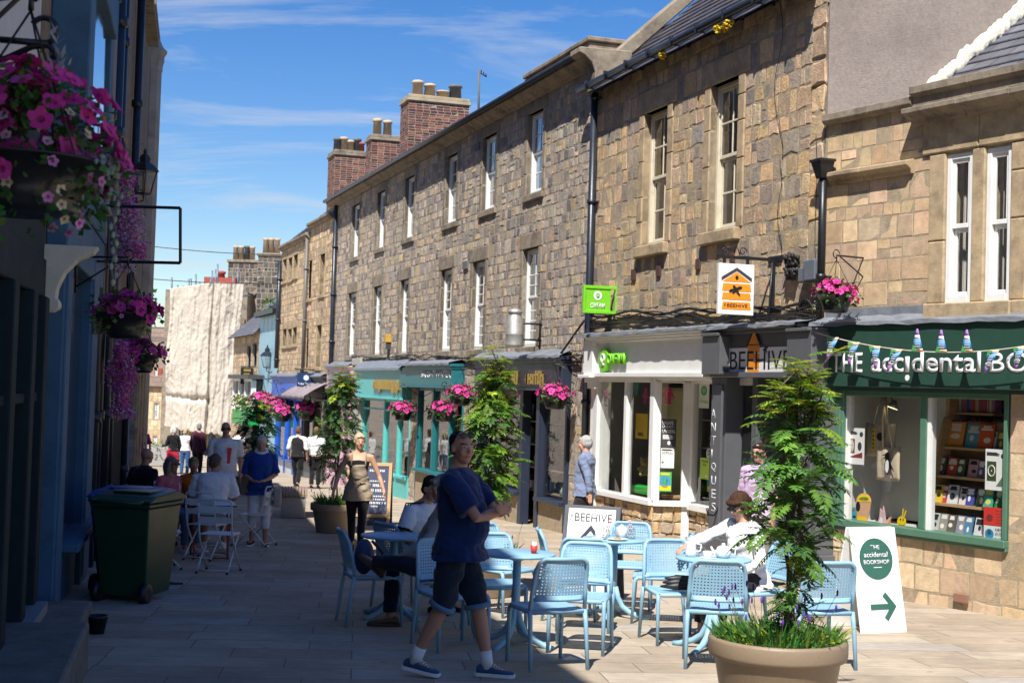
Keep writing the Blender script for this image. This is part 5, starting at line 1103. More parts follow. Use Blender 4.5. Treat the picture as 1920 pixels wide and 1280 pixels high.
# two stone steps
k = MB(); 
for s0, s1, o, h in ((10.2, 12.3, .5, .2), (7.6, 10.19, .62, .3)):
    zt = gs(F3, (s0 + s1) / 2) + h; fbox(k, F3, s0, s1, zt - .8, zt, -.1, o)
tag(obj('stone_step', k, mat('worn_step', (.17, .155, .135), .85, var=.3, vscale=5, bump=.006, dirt=(.05, .05, .05), dscale=3, damt=.7), None, .025, seg=2, loc=F3.p(10, gs(F3, 10))), 'worn stone doorstep in front of the dark shopfront', 'step')
# wall lantern, empty frame sign, bracket
def lantern(name, label, base, s, wall, m=IRONB):
    t = thing(name, label, 'lantern', base); b = Vector(base); k = MB()
    k.M = Matrix.Translation(b) @ Matrix.Rotation(radians(20), 4, 'Z') @ Matrix.Scale(s, 4)
    k.lathe([(.06, 0), (.14, .02), (.15, .05)], 4, smooth=False); 
    for i in range(4): a = pi / 2 * i; k.tube([(.14 * cos(a), .14 * sin(a), .04), (.25 * cos(a), .25 * sin(a), .5)], .012, 4)
    k.lathe([(.29, .5), (.3, .53), (.2, .64), (.11, .7), (.1, .74), (.12, .76), (.08, .84), (.03, .88), (.045, .91), (.015, .97), (0, 1.0)], 4, smooth=False); k.M = None
    obj('frame', k, m, t); g = MB(); g.M = Matrix.Translation(b) @ Matrix.Rotation(radians(20), 4, 'Z') @ Matrix.Scale(s, 4)
    g.lathe([(.13, .05), (.24, .5)], 4, smooth=False); g.M = None; g.f = [f for f in g.f if len(set(f)) == 4 and abs(g.v[f[0]][2] - g.v[f[2]][2]) > .1 * s]; n = len(g.f); g.m, g.c, g.sm = g.m[:n], g.c[:n], g.sm[:n]
    obj('pane', g, G_CLEAR, t)
    a = MB(); w = Vector(wall); a.tube([b + Vector((0, 0, .02)), b + Vector((0, 0, -.12 * s)), b.lerp(w, .5) + Vector((0, 0, -.2 * s)), w + Vector((0, 0, -.1 * s))], .02 * s, 6); a.tube([w + Vector((0, 0, .1 * s)), w + Vector((0, 0, -.35 * s))], .03 * s, 6); obj('bracket', a, m, t)
p = at(269, 366, 22); lantern('wall_lantern', 'black four-sided wall lantern high on the shaded left row', p, .74, Vector((F3.o.x + F3.d.x * 22.5 - .1, 22, p.z)))
p = at(500, 690, 57); lantern('wall_lantern', 'black wall lantern against the pale blue boards', p, .95, F1.p(F1.inv(512, 690)[0], p.z))
fs_ = thing('empty_sign_frame', 'empty black rectangular sign frame sticking out from the left row', 'sign frame', at(200, 440, 15.5)); k = MB()
cs = [at(204, 386, 15.5), at(338, 390, 15.5), at(338, 493, 15.5), at(204, 490, 15.5)]
for a, b in zip(cs, cs[1:] + cs[:1]): k.tube([a, b], .017, 4, False)
obj('frame', k, IRON, fs_); k = MB(); k.tube([cs[0], cs[0] + Vector((-.5, .1, 0))], .015, 4); k.tube([cs[3], cs[3] + Vector((-.5, .1, 0))], .015, 4); obj('bracket', k, IRON, fs_)
# ================================================================== projecting signs on the right
def perp(F, s): return Fac(F.p(s, 0).xy, F.n, 1 if Vector((-F.n.y, F.n.x)).dot(Vector((0, -1))) > 0 else -1)
sG, _ = F1.inv(1155, 560); PG = perp(F1, sG)
def prect(F, px0, px1, py0, py1): return rect(F, px0, px1, py0, py1)
gsn = thing('hanging_sign', 'lime green framed sign with white ribbon emblem sticking out above the white shopfront', 'sign', PG.p(.3, PG.inv(1120, 560)[1]))
a, b, c, d = rect(PG, 1093, 1157, 536, 588); k = MB(); th = .03
for (x0, x1, z0, z1) in ((a, b, c, c + .05), (a, b, d - .05, d), (a, a + .04, c + .05, d - .05), (b - .04, b, c + .05, d - .05), (a, a + .03, c - .05, d + .05)): fbox(k, PG, x0, x1, z0, z1, -th, th)
obj('frame', k, OXG, gsn, .004); k = MB(); fbox(k, PG, a + (b - a) * .2, b - .04, c + .05, d - .05, -.014, .014); obj('panel', k, OXG, gsn)
k = MB(); q = PG.p(*PG.inv(1121, 554, .02), .016); rt = -PG.d.to_3d(); disc(k, q, rt, UP, PG.n.to_3d(), .075, .075); obj('emblem', k, LETW, gsn); k = MB(); ribbon(k, q + PG.n.to_3d() * .008, rt, PG.n.to_3d(), .045, .008); obj('ribbon_mark', k, OXG, gsn)
text_fit('lettering', 'OXFAM', PG, 1107, 1134, 568, 578, .018, LETW, gsn, .004, .012)
sH, _ = F1.inv(1455, 520); PH = perp(F1, sH)
hs_ = thing('hanging_sign', 'white hanging board with orange beehive and black bee', 'sign', PH.p(.4, PH.inv(1380, 540)[1]))
a, b, c, d = rect(PH, 1346, 1412, 495, 590); k = MB(); fbox(k, PH, a, b, c, d, -.025, .025); obj('panel', k, SIGNW, hs_, .003)
rt = -PH.d.to_3d(); nn = PH.n.to_3d(); w, h = b - a, d - c; O = PH.p(b, c, .027)
def hb(name, pts, m, o=0): k = MB(); board(k, O + nn * o, rt, UP, nn, [(x * w, y * h) for x, y in pts], .002); obj(name, k, m, hs_)
for y0, y1 in ((.10, .25), (.29, .43), (.46, .61)): hb('hive_emblem', [(.09, y0), (.92, y0), (.89, y1), (.12, y1)], ORNG)
hb('hive_emblem', [(.1, .645), (.9, .645), (.5, .84)], ORNG); hb('hive_roof_emblem', [(.07, .66), (.5, .86), (.93, .66), (.93, .73), (.5, .93), (.07, .73)], DGREY)
k = MB(); disc(k, O + rt * (.5 * w) + UP * (.73 * h) + nn * .003, rt, UP, nn, .022, .026); obj('entrance_dot', k, BLK, hs_)
bee('bee_emblem', O + rt * (.5 * w) + UP * (.47 * h) + nn * .004, rt, nn, .15, BLK, hs_)
text_box('lettering', 'BEEHIVE', O + rt * (.24 * w) + UP * (.145 * h) + nn * .004, rt, nn, .58 * w, .07 * h, BLK, hs_, .002, .01); text_box('lettering', 'THE', O + rt * (.2 * w) + UP * (.145 * h) + nn * .004, UP, nn, .07 * h, .04 * w, BLK, hs_, .002, 0, up=-rt)
k = MB(); zt = PH.inv(1400, 484)[1]; aa = PH.inv(1345, 484)[0]; fbox(k, PH, 0, aa, zt - .02, zt + .02, -.015, .015)
for x in (a + .07, b - .1): fbox(k, PH, x, x + .035, d, zt - .02, -.012, .012)
for x in (a + .1, ): pass
fbox(k, F1, sH - .17, sH + .17, zt - .03, zt + .05, 0, .03); fbox(k, F1, sH - .17, sH + .17, zt - .68, zt - .6, 0, .03); fbox(k, F1, sH - .03, sH + .03, zt - .6, zt, .03, .06)
k.tube([PH.p(.1, zt - 1.0), PH.p(.06, zt)], .015, 5)
for cx, r, a0, dr in ((b - .1, .05, 0, 1), (a + .16, .06, 180, -1)):
    k.tube([PH.p(cx + (r * (1 - t / 30)) * cos(radians(a0 + dr * 18 * t)), zt + .08 + (r * (1 - t / 30)) * sin(radians(a0 + dr * 18 * t))) for t in range(24)], .008, 5)
k.tube([PH.p(a + .2, zt + .03), PH.p((a + b) / 2, zt + .16), PH.p(b - .06, zt + .1)], .008, 5); obj('bracket', k, IRON, hs_)
sR_, _ = F1.inv(592, 712); PR_ = perp(F1, sR_); rs_ = thing('hanging_sign', 'navy hanging sign with pale hexagon emblem above the dark shopfront', 'sign', PR_.p(.5, 1.5)); a, b, c, d = rect(PR_, 557, 592, 699, 725); k = MB(); fbox(k, PR_, a, b, c, d, -.03, .03); obj('panel', k, plain('navy_board', (.012, .04, .12), .4), rs_)
k = MB(); q = PR_.p(*PR_.inv(574, 708, .03), .032); k.extrude([q - PR_.d.to_3d() * (.1 * cos(pi / 3 * i + pi / 6)) + UP * (.1 * sin(pi / 3 * i + pi / 6)) for i in range(6)], PR_.n.to_3d() * .004); obj('hexagon_emblem', k, LETW, rs_); text_fit('lettering', 'Ruby Tuesday', PR_, 559, 590, 717, 723, .032, LETW, rs_, .004, .012)
k = MB(); k.tube([PR_.p(0, d + .12), PR_.p(b + .1, d + .12)], .02, 5); k.tube([PR_.p(a + .1, d), PR_.p(a + .1, d + .12)], .012, 4); k.tube([PR_.p(b - .1, d), PR_.p(b - .1, d + .12)], .012, 4); obj('bracket', k, IRON, rs_)
sD, _ = F1.inv(478, 705); PD = perp(F1, sD); ds_ = thing('hanging_sign', 'black pub-style hanging sign with faded gold lettering near the sheeting', 'sign', PD.p(.5, 1.5)); a, b, c, d = rect(PD, 451, 475, 689, 720); k = MB(); fbox(k, PD, a, b, c, d, -.03, .03); obj('panel', k, plain('black_board', (.015, .015, .018), .4), ds_); k = MB()
for i, y in enumerate((.8, .62, .5, .38)): fbox(k, PD, a + .12 + .05 * (i % 2), b - .12, c + (d - c) * y - .02, c + (d - c) * y + (.08 if i == 0 else .03), .031, .036)
disc(k, PD.p((a + b) / 2, c + .1, .031), PD.d.to_3d(), UP, PD.n.to_3d(), .12, .05); obj('gold_marks', k, GOLD, ds_); k = MB(); k.tube([PD.p(0, d + .05), PD.p(b, d + .05)], .025, 5); obj('bracket', k, IRON, ds_)
sy, zy = F1.inv(712, 640, .3); yb = thing('alarm_box', 'yellow alarm box fixed between the lower terrace windows', 'alarm box', F1.p(sy, zy, .1)); k = MB(); fbox(k, F1, sy - .1, sy + .1, zy - .02, zy + .2, 0, .16); obj('casing', k, plain('yellow_plastic', (.50, .30, .05), .5), yb, .01); k = MB(); fbox(k, F1, sy - .07, sy + .07, zy - .2, zy - .021, 0, .12); obj('base', k, DGREY, yb)
# steel churn on a bracket over the dark shopfront
sc, zc = F1.inv(988, 620, .3); ch = thing('milk_churn', 'old metal churn hanging from a bracket over the dark shopfront', 'churn', F1.p(sc, zc, .7)); k = MB(); q = F1.p(sc, 0, .85); z0, z1 = at(965, 650, q.y).z, at(965, 578, q.y).z; h = z1 - z0
k.lathe([(.15, z0), (.17, z0 + .02), (.165, z0 + .05), (.165, z0 + h * .3), (.172, z0 + h * .32), (.165, z0 + h * .34), (.165, z0 + h * .7), (.12, z0 + h * .82), (.11, z0 + h * .86), (.14, z0 + h * .88), (.14, z0 + h * .93), (.06, z0 + h)], 22, (at(965, 610, q.y).x, q.y)); obj('can', k, mat('galvanised_churn', (.42, .42, .40), .5, metal=.6, var=.2, dirt=(.15, .11, .07), dscale=4, damt=.5), ch)
k = MB(); c_ = Vector((at(965, 610, q.y).x, q.y, z0))
for f in (.2, .62): k.tube([F1.p(sc, z0 + h * f, 0), c_ + Vector((.1, 0, h * f))], .02, 6)
k.tube([F1.p(sc, z0 - .02, .04), F1.p(sc, z0 + h, .04)], .02, 6); obj('bracket', k, IRON, ch)
# ================================================================== street furniture
BLUE = mat('powder_blue_resin', (.25, .44, .58), .45, var=.06, bump=.0008, bscale=60)
def perf(mb, S, nx, ny, hole=.46, edge=(0, 0)):
    """perforated sheet over surface S(u,v)"""
    for j in range(ny):
        for i in range(nx):
            u0, u1, v0, v1 = i / nx, (i + 1) / nx, j / ny, (j + 1) / ny; um, vm, du, dv = (u0 + u1) / 2, (v0 + v1) / 2, (u1 - u0) * hole / 2, (v1 - v0) * hole / 2
            o = [S(u0, v0), S(u1, v0), S(u1, v1), S(u0, v1)]; h = [S(um - du, vm - dv), S(um + du, vm - dv), S(um + du, vm + dv), S(um - du, vm + dv)]
            mb.add(o + h, [(k, (k + 1) % 4, 4 + (k + 1) % 4, 4 + k) for k in range(4)], False)
def strip(mb, P, Q): 
    n = len(P); mb.add(P + Q, [(i, i + 1, n + i + 1, n + i) for i in range(n - 1)], True)
def make_chair():
    t = thing('cafe_chair', 'x', 'chair')
    def SB(u, v):
        z = .565 + .245 * v; x = (u - .5) * (.395 - .03 * v); return Vector((x, -.205 - .085 * (z - .45) / .38 - .035 * (1 - (2 * u - 1) ** 2), z))
    b = MB(); perf(b, SB, 15, 10)
    for k in range(2): pass
    rim = []
    for i in range(13): rim.append(SB(i / 12, 1) + Vector((0, -.002, .008 - .02 * (abs(i / 6 - 1) > .95))))
    L = [Vector((-.222, -.205, .45)), Vector((-.216, -.225, .60)), Vector((-.205, -.265, .76)), Vector((-.192, -.29, .81)), Vector((-.165, -.303, .835))]
    mid = [SB(i / 10, 1) * 1 + Vector((0, -.004, .025)) for i in range(1, 10)]
    fr = L + [Vector((q.x * .98, q.y, .842)) for q in mid] + [Vector((-q.x, q.y, q.z)) for q in L[::-1]]
    b.tube(fr, .0165, 8)
    for s in (0, 1):
        P = [SB(s, k / 8) for k in range(9)]; Q = [Vector(((1 if s else -1) * (.215 - .022 * k / 8), q.y + .012, q.z)) for k, q in enumerate(P)]; strip(b, P, Q)
    strip(b, [SB(k / 12, 0) for k in range(13)], [SB(k / 12, 0) + Vector((0, .003, -.045)) for k in range(13)]); strip(b, [SB(k / 12, 1) for k in range(13)], [SB(k / 12, 1) + Vector((0, -.008, .03)) for k in range(13)])
    b.tube([Vector((-.212, -.2, .535))] + [SB(k / 10, 0) + Vector((0, 0, -.03)) for k in range(1, 10)] + [Vector((.212, -.2, .535))], .014, 6)
    o = obj('backrest', b, BLUE, t); o.modifiers.new('s', 'SOLIDIFY').thickness = .007
    s = MB(); SS = lambda u, v: Vector(((u - .5) * .37, -.175 + .36 * v, .452 - .012 * sin(pi * u) * sin(pi * v))); perf(s, SS, 14, 14, .4)
    ring = lambda r, z: [Vector((x * r + (.0), y, z)) for x, y in ()]
    out = [(-.215, -.2), (.215, -.2), (.222, .2), (.2, .225), (-.2, .225), (-.222, .2)]
    B = [SS(k / 8, 0) for k in range(9)] ; strip(s, B, [Vector((q.x * 1.2, -.212, .45)) for q in B]); B = [SS(k / 8, 1) for k in range(9)]; strip(s, B, [Vector((q.x * 1.18, .222, .448)) for q in B])
    for sg in (0, 1): B = [SS(sg, k / 8) for k in range(9)]; strip(s, B, [Vector(((1 if sg else -1) * .218, q.y * 1.18, .45)) for q in B])
    s.tube([Vector((-.214, -.21, .438)), Vector((.214, -.21, .438)), Vector((.218, .18, .436)), Vector((.19, .222, .434)), Vector((-.19, .222, .434)), Vector((-.218, .18, .436)), Vector((-.214, -.21, .438))], .019, 8)
    o = obj('seat', s, BLUE, t); o.modifiers.new('s', 'SOLIDIFY').thickness = .006
    for sx in (-1, 1):
        k = MB(); k.tube([Vector((sx * .222, -.205, .45)), Vector((sx * .226, -.225, .36)), Vector((sx * .232, -.27, 0))], [.019, .018, .0145], 8); obj('leg', k, BLUE, t)
        k = MB(); k.tube([Vector((sx * .212, .17, .437)), Vector((sx * .218, .205, .425)), Vector((sx * .221, .218, .38)), Vector((sx * .224, .235, 0))], [.02, .021, .018, .0145], 8); obj('leg', k, BLUE, t)
    return t
CH0 = make_chair()
CHAIRS = [
 ((.33, 10.93), (-.36, .93), 'nearest blue chair, back to the camera, pulled up to the table with the red pot'),
 ((.63, 11.72), (-.2, -.98), 'blue chair facing the camera just behind the nearest chair'),
 ((1.48, 12.38), (.2, -.98), 'blue chair carrying folded dark umbrellas on its seat'),
 ((1.47, 13.7), (-1, .12), 'blue chair seen side-on behind the chair with the umbrellas'),
 ((1.655, 11.2), (.08, .99), 'blue chair with its back to the camera at the table laid for tea'),
 ((2.47, 11.35), (-.2, .98), 'blue chair just behind the big planter, next to the white arrow board'),
 ((-.08, 12.5), (.25, -.97), 'blue chair facing the camera behind the table with the red pot'),
 ((-.02, 13.9), (.72, -.69), 'blue chair turned sideways in front of the tree behind the standing man'),
 ((.62, 13.75), (1, .05), 'blue chair seen from the side left of the beehive board'),
 ((.74, 13.05), (.12, .99), 'blue chair with its shaded back right in front of the beehive board'),
 ((1.28, 14.75), (-.12, -.99), 'blue chair facing the camera behind the table of empty glasses'),
 ((-1.2, 12.95), (.955, .297), 'blue chair at the far left holding a navy rucksack'),
 ((-.55, 12.72), (-.95, -.1), 'blue chair under the seated man in the grey shirt'),
 ((-.42, 11.67), (.47, -.88), 'blue chair half hidden behind the standing man in shorts'),
 ((-.96, 14.15), (.75, .66), 'blue chair under the man in the striped football shirt'),
 ((2.22, 12.62), (-.9, -.35), 'blue chair under the woman in white'),
]
for i, ((x, y), (fx, fy), lab) in enumerate(CHAIRS):
    if i == 0: o = CH0; o.location = (x, y, gz(y)); o.rotation_euler = (0, 0, yaw(fx, fy)); tag(o, lab, 'chair', 'pale blue cafe chairs')
    else: o = dup(CH0, (x, y, gz(y)), yaw(fx, fy), lab, 'pale blue cafe chairs')
def make_table():
    t = thing('cafe_table', 'x', 'table'); k = MB(); k.lathe([(.3, .742), (.318, .748), (.318, .762), (.31, .768), (.0, .768)], 40); obj('tabletop', k, BLUE, t)
    k = MB(); k.tube([(0, 0, .742), (0, 0, .16)], .034, 14); k.lathe([(.1, .742), (.09, .72), (.04, .70)], 14); obj('column', k, BLUE, t)
    for i in range(4):
        a = pi / 4 + pi / 2 * i; c, s = cos(a), sin(a); k = MB(); k.tube([Vector((c * r, s * r, z)) for r, z in ((.02, .3), (.045, .2), (.09, .115), (.17, .06), (.3, .018), (.36, .012))], [.026, .028, .028, .027, .024, .02], 8); obj('leg', k, BLUE, t)
    return t
TB0 = make_table(); GT = 'round blue cafe tables'
for i, (x, y, r, lab) in enumerate(((.1, 11.9, .3, 'round blue pedestal table with a small red pot of sugar sticks'), (1.06, 13.9, .5, 'round blue pedestal table crowded with empty glasses and plates'), (1.75, 12.0, .2, 'round blue pedestal table laid with white teapot and jug'), (-1.05, 13.45, .1, 'round blue pedestal table between the two seated men'))):
    if i == 0: TB0.location = (x, y, gz(y)); TB0.rotation_euler.z = r; tag(TB0, lab, 'table', GT)
    else: dup(TB0, (x, y, gz(y)), r, lab, GT)
TT = lambda y: gz(y) + .769
# ---- things on the tables
CHINA = plain('white_china', (.78, .78, .76), .15, var=.02)
def lathe_thing(name, label, cat, loc, parts, n=24):
    t = thing(name, label, cat, loc)
    for nm, prof, m in parts: k = MB(); k.lathe(prof, n); k.v = [tuple(Vector(q) + Vector(loc)) for q in k.v]; obj(nm, k, m, t)
    return t
def cup_on(loc, lab): 
    t = lathe_thing('cup_and_saucer', lab, 'cup', loc, [('saucer', [(.03, .002), (.045, .006), (.07, .014), (.068, .017), (.0, .008)], CHINA), ('cup', [(.02, .009), (.035, .02), (.04, .045), (.041, .065), (.037, .065), (.034, .03), (0, .018)], CHINA)]); k = MB(); c = Vector(loc); k.tube([c + Vector((.038, 0, .055)), c + Vector((.06, 0, .05)), c + Vector((.058, 0, .03)), c + Vector((.036, 0, .025))], .005, 6); obj('handle', k, CHINA, t); return t
def plate_on(loc, lab, food=False):
    t = lathe_thing('plate', lab, 'plate', loc, [('dish', [(.05, .002), (.06, .004), (.1, .016), (.098, .019), (.06, .008), (0, .007)], CHINA)])
    if food:
        k = MB(); random.seed(2)
        for i in range(9): k.ell(Vector(loc) + Vector((R(-.03, .03), R(-.03, .03), .018)), R(.008, .018), R(.008, .018), .008, 6, 4)
        obj('crumbs', k, plain('crust', (.5, .25, .06), .8), t)
def jar(loc, lab, lean):
    t = lathe_thing('glass_jar', lab, 'glass', loc, [('jar', [(.03, .002), (.036, .008), (.037, .075), (.03, .09), (.03, .11), (.027, .11), (.027, .09), (.034, .072), (.033, .012), (0, .008)], G_CLEAR)]); c = Vector(loc)
    for i in range(2):
        k = MB(); a, b = c + Vector((.012 * (i * 2 - 1), 0, .012)), c + Vector((lean + .015 * i, .01, .2))
        for s in range(10): k.mi = s % 2; k.tube([a.lerp(b, s / 10), a.lerp(b, (s + 1) / 10)], .004, 6)
        obj('straw', k, [PAPER, RED], t)
z = TT(13.9)
jar((.97, 13.83, z), 'glass jar with striped straws on the left of the crowded table', .03); jar((1.22, 13.88, z), 'glass jar with striped straws on the right of the crowded table', -.03)
lathe_thing('glass_bottle', 'small clear glass bottle between the two straw jars', 'bottle', (1.07, 13.85, z), [('bottle', [(.026, .002), (.028, .06), (.013, .1), (.013, .13), (.01, .13), (.01, .1), (.024, .06), (0, .006)], G_CLEAR)])
lathe_thing('teapot', 'white china pot on the crowded table behind the glasses', 'teapot', (1.13, 13.98, z), [('pot', [(.04, .002), (.055, .01), (.06, .05), (.058, .09), (.05, .1), (.02, .11), (.015, .125), (0, .13)], CHINA)])
cup_on((.9, 13.78, z), 'white cup on a saucer at the left edge of the crowded table'); plate_on((1.07, 13.7, z), 'white plate with pastry crumbs at the front of the crowded table', True); plate_on((1.22, 13.76, z), 'small white plate under the right-hand straw jar') if 0 else None
z = TT(12.0)
t = lathe_thing('milk_jug', 'tall white jug at the left edge of the tea table', 'jug', (1.56, 12.02, z), [('jug', [(.045, .002), (.05, .03), (.042, .1), (.046, .125), (.042, .125), (.036, .1), (.04, .03), (0, .01)], CHINA)]); k = MB(); c = Vector((1.56, 12.02, z)); k.tube([c + Vector((.045, 0, .11)), c + Vector((.085, 0, .1)), c + Vector((.08, 0, .05)), c + Vector((.048, 0, .04))], .007, 6); obj('handle', k, CHINA, t)
t = lathe_thing('teapot', 'round white teapot with lid in the middle of the tea table', 'teapot', (1.83, 12.0, z), [('pot', [(.04, .002), (.06, .02), (.065, .055), (.05, .09), (.03, .098), (.012, .103), (.016, .118), (.0, .124)], CHINA)]); c = Vector((1.83, 12.0, z)); k = MB(); k.tube([c + Vector((.055, 0, .08)), c + Vector((.1, 0, .08)), c + Vector((.1, 0, .03)), c + Vector((.06, 0, .03))], .007, 6); obj('handle', k, CHINA, t); k = MB(); k.tube([c + Vector((-.055, 0, .04)), c + Vector((-.09, 0, .06)), c + Vector((-.105, 0, .09))], [.016, .011, .008], 8); obj('spout', k, CHINA, t)
cup_on((1.68, 11.86, z), 'white tea cup at the front of the tea table')
jar((1.665, 12.06, z), 'glass jar under the woman\'s hand on the tea table', 0) if 0 else lathe_thing('glass_sugar_jar', 'small glass sugar jar under the reaching hand of the woman in white', 'jar', (1.655, 12.06, z), [('jar', [(.028, .002), (.033, .01), (.033, .06), (.026, .075), (.022, .075), (.029, .058), (.029, .012), (0, .008)], G_CLEAR)])
z = TT(11.9); t = lathe_thing('sugar_pot', 'small red pot of paper sugar sticks on the dark blue table', 'pot', (.235, 11.86, z), [('pot', [(.022, .002), (.032, .065), (.029, .065), (.02, .01), (0, .01)], RED)]); k = MB(); random.seed(4)
for i in range(12): a = R(0, 6.3); r = R(0, .02); c = Vector((.235 + r * cos(a), 11.86 + r * sin(a), z + .02)); k.box(c.x - .005, c.x + .005, c.y - .002, c.y + .002, c.z, c.z + R(.06, .08))
obj('sugar_sticks', k, PAPER, t)
UMB = plain('black_nylon', (.012, .012, .015), .5); k = MB(); random.seed(8); cz = gz(12.38) + .46
for i in range(3):
    a = MB(); P = [(1.34 + .02 * i, 12.3, cz + .025 + .035 * i), (1.48, 12.3 + .02 * i, cz + .03 + .03 * i), (1.66, 12.33, cz + .03 + .03 * i)]; k.tube(P, [.008, .035, .03], 10)
um = tag(obj('folded_umbrella', k, UMB, None, loc=(1.48, 12.3, cz)), 'folded black umbrellas lying on a blue chair seat', 'umbrella')
k = MB(); by = 12.12
for i in range(5): k.tube([Vector((1.72 + .012 * i, by + .03, gz(by) + .5)), Vector((1.7 + .015 * i, by, gz(by) + .3)), Vector((1.71 + .02 * i, by, gz(by) + .1 + .02 * i))], [.02, .05, .012], 7)
tag(obj('dark_shawl', k, UMB, None, loc=(1.72, by, gz(by) + .3)), 'dark cloth hanging down beside the tea table column', 'cloth')
# rucksack on the left-hand chair
k = MB(); k.ell((-1.27, 12.86, gz(12.9) + .61), .09, .14, .16, 14, 10); t = thing('rucksack', 'navy rucksack propped on the far left blue chair', 'bag', (-1.27, 12.86, gz(12.9) + .46)); obj('bag', k, plain('navy_nylon', (.02, .04, .10), .6, bump=.004, bscale=14), t); k = MB(); k.tube([(-1.2, 12.8, gz(12.9) + .76), (-1.1, 12.78, gz(12.9) + .66), (-1.1, 12.78, gz(12.9) + .5)], .013, 6); k.ell((-1.19, 12.84, gz(12.9) + .56), .04, .09, .07, 10, 6); obj('strap', k, plain('strap_nylon', (.01, .015, .03), .6), t)
# ---- white folding chairs and table on the shaded side
WM_ = mat('white_metal', (.60, .60, .60), .4, var=.06)
def make_folding():
    t = thing('folding_chair', 'x', 'chair'); k = MB()
    for sx in (-1, 1): k.tube([(sx * .2, -.225, .83), (sx * .2, -.2, .66), (sx * .2, -.15, .45), (sx * .205, 0, .24), (sx * .21, .21, .02)], .011, 7)
    k.tube([(-.2, -.225, .83), (-.19, -.232, .865), (-.16, -.234, .875), (.16, -.234, .875), (.19, -.232, .865), (.2, -.225, .83)], .011, 7); k.tube([(-.21, .19, .05), (.21, .19, .05)], .008, 6); obj('back_frame', k, WM_, t)
    k = MB(); k.add([(-.195, -.236, .72), (.195, -.236, .72), (.195, -.228, .80), (-.195, -.228, .80)], [(0, 1, 2, 3)]); k.add([(-.195, -.212, .60), (.195, -.212, .60), (.195, -.222, .67), (-.195, -.222, .67)], [(0, 1, 2, 3)]); o = obj('back_slats', k, WM_, t); o.modifiers.new('s', 'SOLIDIFY').thickness = .006
    k = MB()
    for sx in (-1, 1): k.tube([(sx * .185, -.25, .02), (sx * .185, -.12, .16), (sx * .18, .08, .35), (sx * .18, .18, .445)], .011, 7)
    k.tube([(-.185, -.23, .05), (.185, -.23, .05)], .008, 6); k.tube([(-.18, .18, .445), (.18, .18, .445)], .009, 6); obj('leg_frame', k, WM_, t)
    k = MB()
    for i in range(6): y = -.17 + .062 * i; k.box(-.19, .19, y, y + .055, .455, .465)
    k.tube([(-.19, -.17, .45), (-.19, .2, .45)], .009, 5); k.tube([(.19, -.17, .45), (.19, .2, .45)], .009, 5); obj('seat', k, WM_, t, .003)
    k = MB()
    for x, y in ((-.21, .21), (.21, .21), (-.185, -.25), (.185, -.25)): k.tube([(x, y, 0), (x, y, .035)], .016, 8)
    obj('rubber_feet', k, IRON, t); return t
def make_bistro():
    t = thing('folding_table', 'white topped folding table with red crossed legs between the white chairs', 'table'); k = MB(); k.box(-.3, .3, -.3, .3, .7, .718); obj('tabletop', k, WM_, t, .004); RD = mat('red_metal', (.2, .03, .025), .45)
    k = MB(); k.tube([(-.3, -.3, .7), (.3, -.3, .7), (.3, .3, .7), (-.3, .3, .7), (-.3, -.3, .7)], .012, 6); obj('rim', k, RD, t)
    for sx in (-.24, .24): k = MB(); k.tube([(sx, -.26, .7), (sx, .26, .015)], .013, 7); k.tube([(sx * .9, .26, .7), (sx * .9, -.26, .015)], .013, 7); obj('crossed_legs', k, RD, t)
    k = MB(); k.tube([(-.24, .26, .03), (.24, .26, .03)], .01, 6); k.tube([(-.24, -.26, .03), (.24, -.26, .03)], .01, 6); obj('brace', k, RD, t); return t
FC0 = make_folding(); FG = 'white folding cafe chairs'
g1 = gnd(410, 1083)
FCH = [(gnd(409, 1072), (.1, 1), 'white folding chair nearest the camera, its back towards us'), (gnd(385, 1048), (.25, 1), 'white folding chair partly behind the nearest white one'), (gnd(478, 1022), (-1, .25), 'white folding chair standing side-on in front of the woman in blue'), (gnd(300, 1065), (.9, .4), 'white folding chair half hidden behind the green bin'), (gnd(400, 1025), (0.05, 1), 'white folding chair under the man in the white t-shirt'), (gnd(318, 1012), (1, .1), 'white folding chair under the woman in pink'), (gnd(338, 985), (.6, -.8), 'white folding chair beyond the shaded table near the woman in orange')]
for i, (p, f, lab) in enumerate(FCH):
    if i == 0: FC0.location = p; FC0.rotation_euler.z = yaw(*f); tag(FC0, lab, 'chair', FG)
    else: dup(FC0, p, yaw(*f), lab, FG)
BT0 = make_bistro(); p = gnd(393, 1045); BT0.location = p; BT0.rotation_euler.z = .25
p = gnd(355, 1000); b2_ = dup(BT0, p, .2, 'white topped folding table between the woman in pink and the woman in orange')
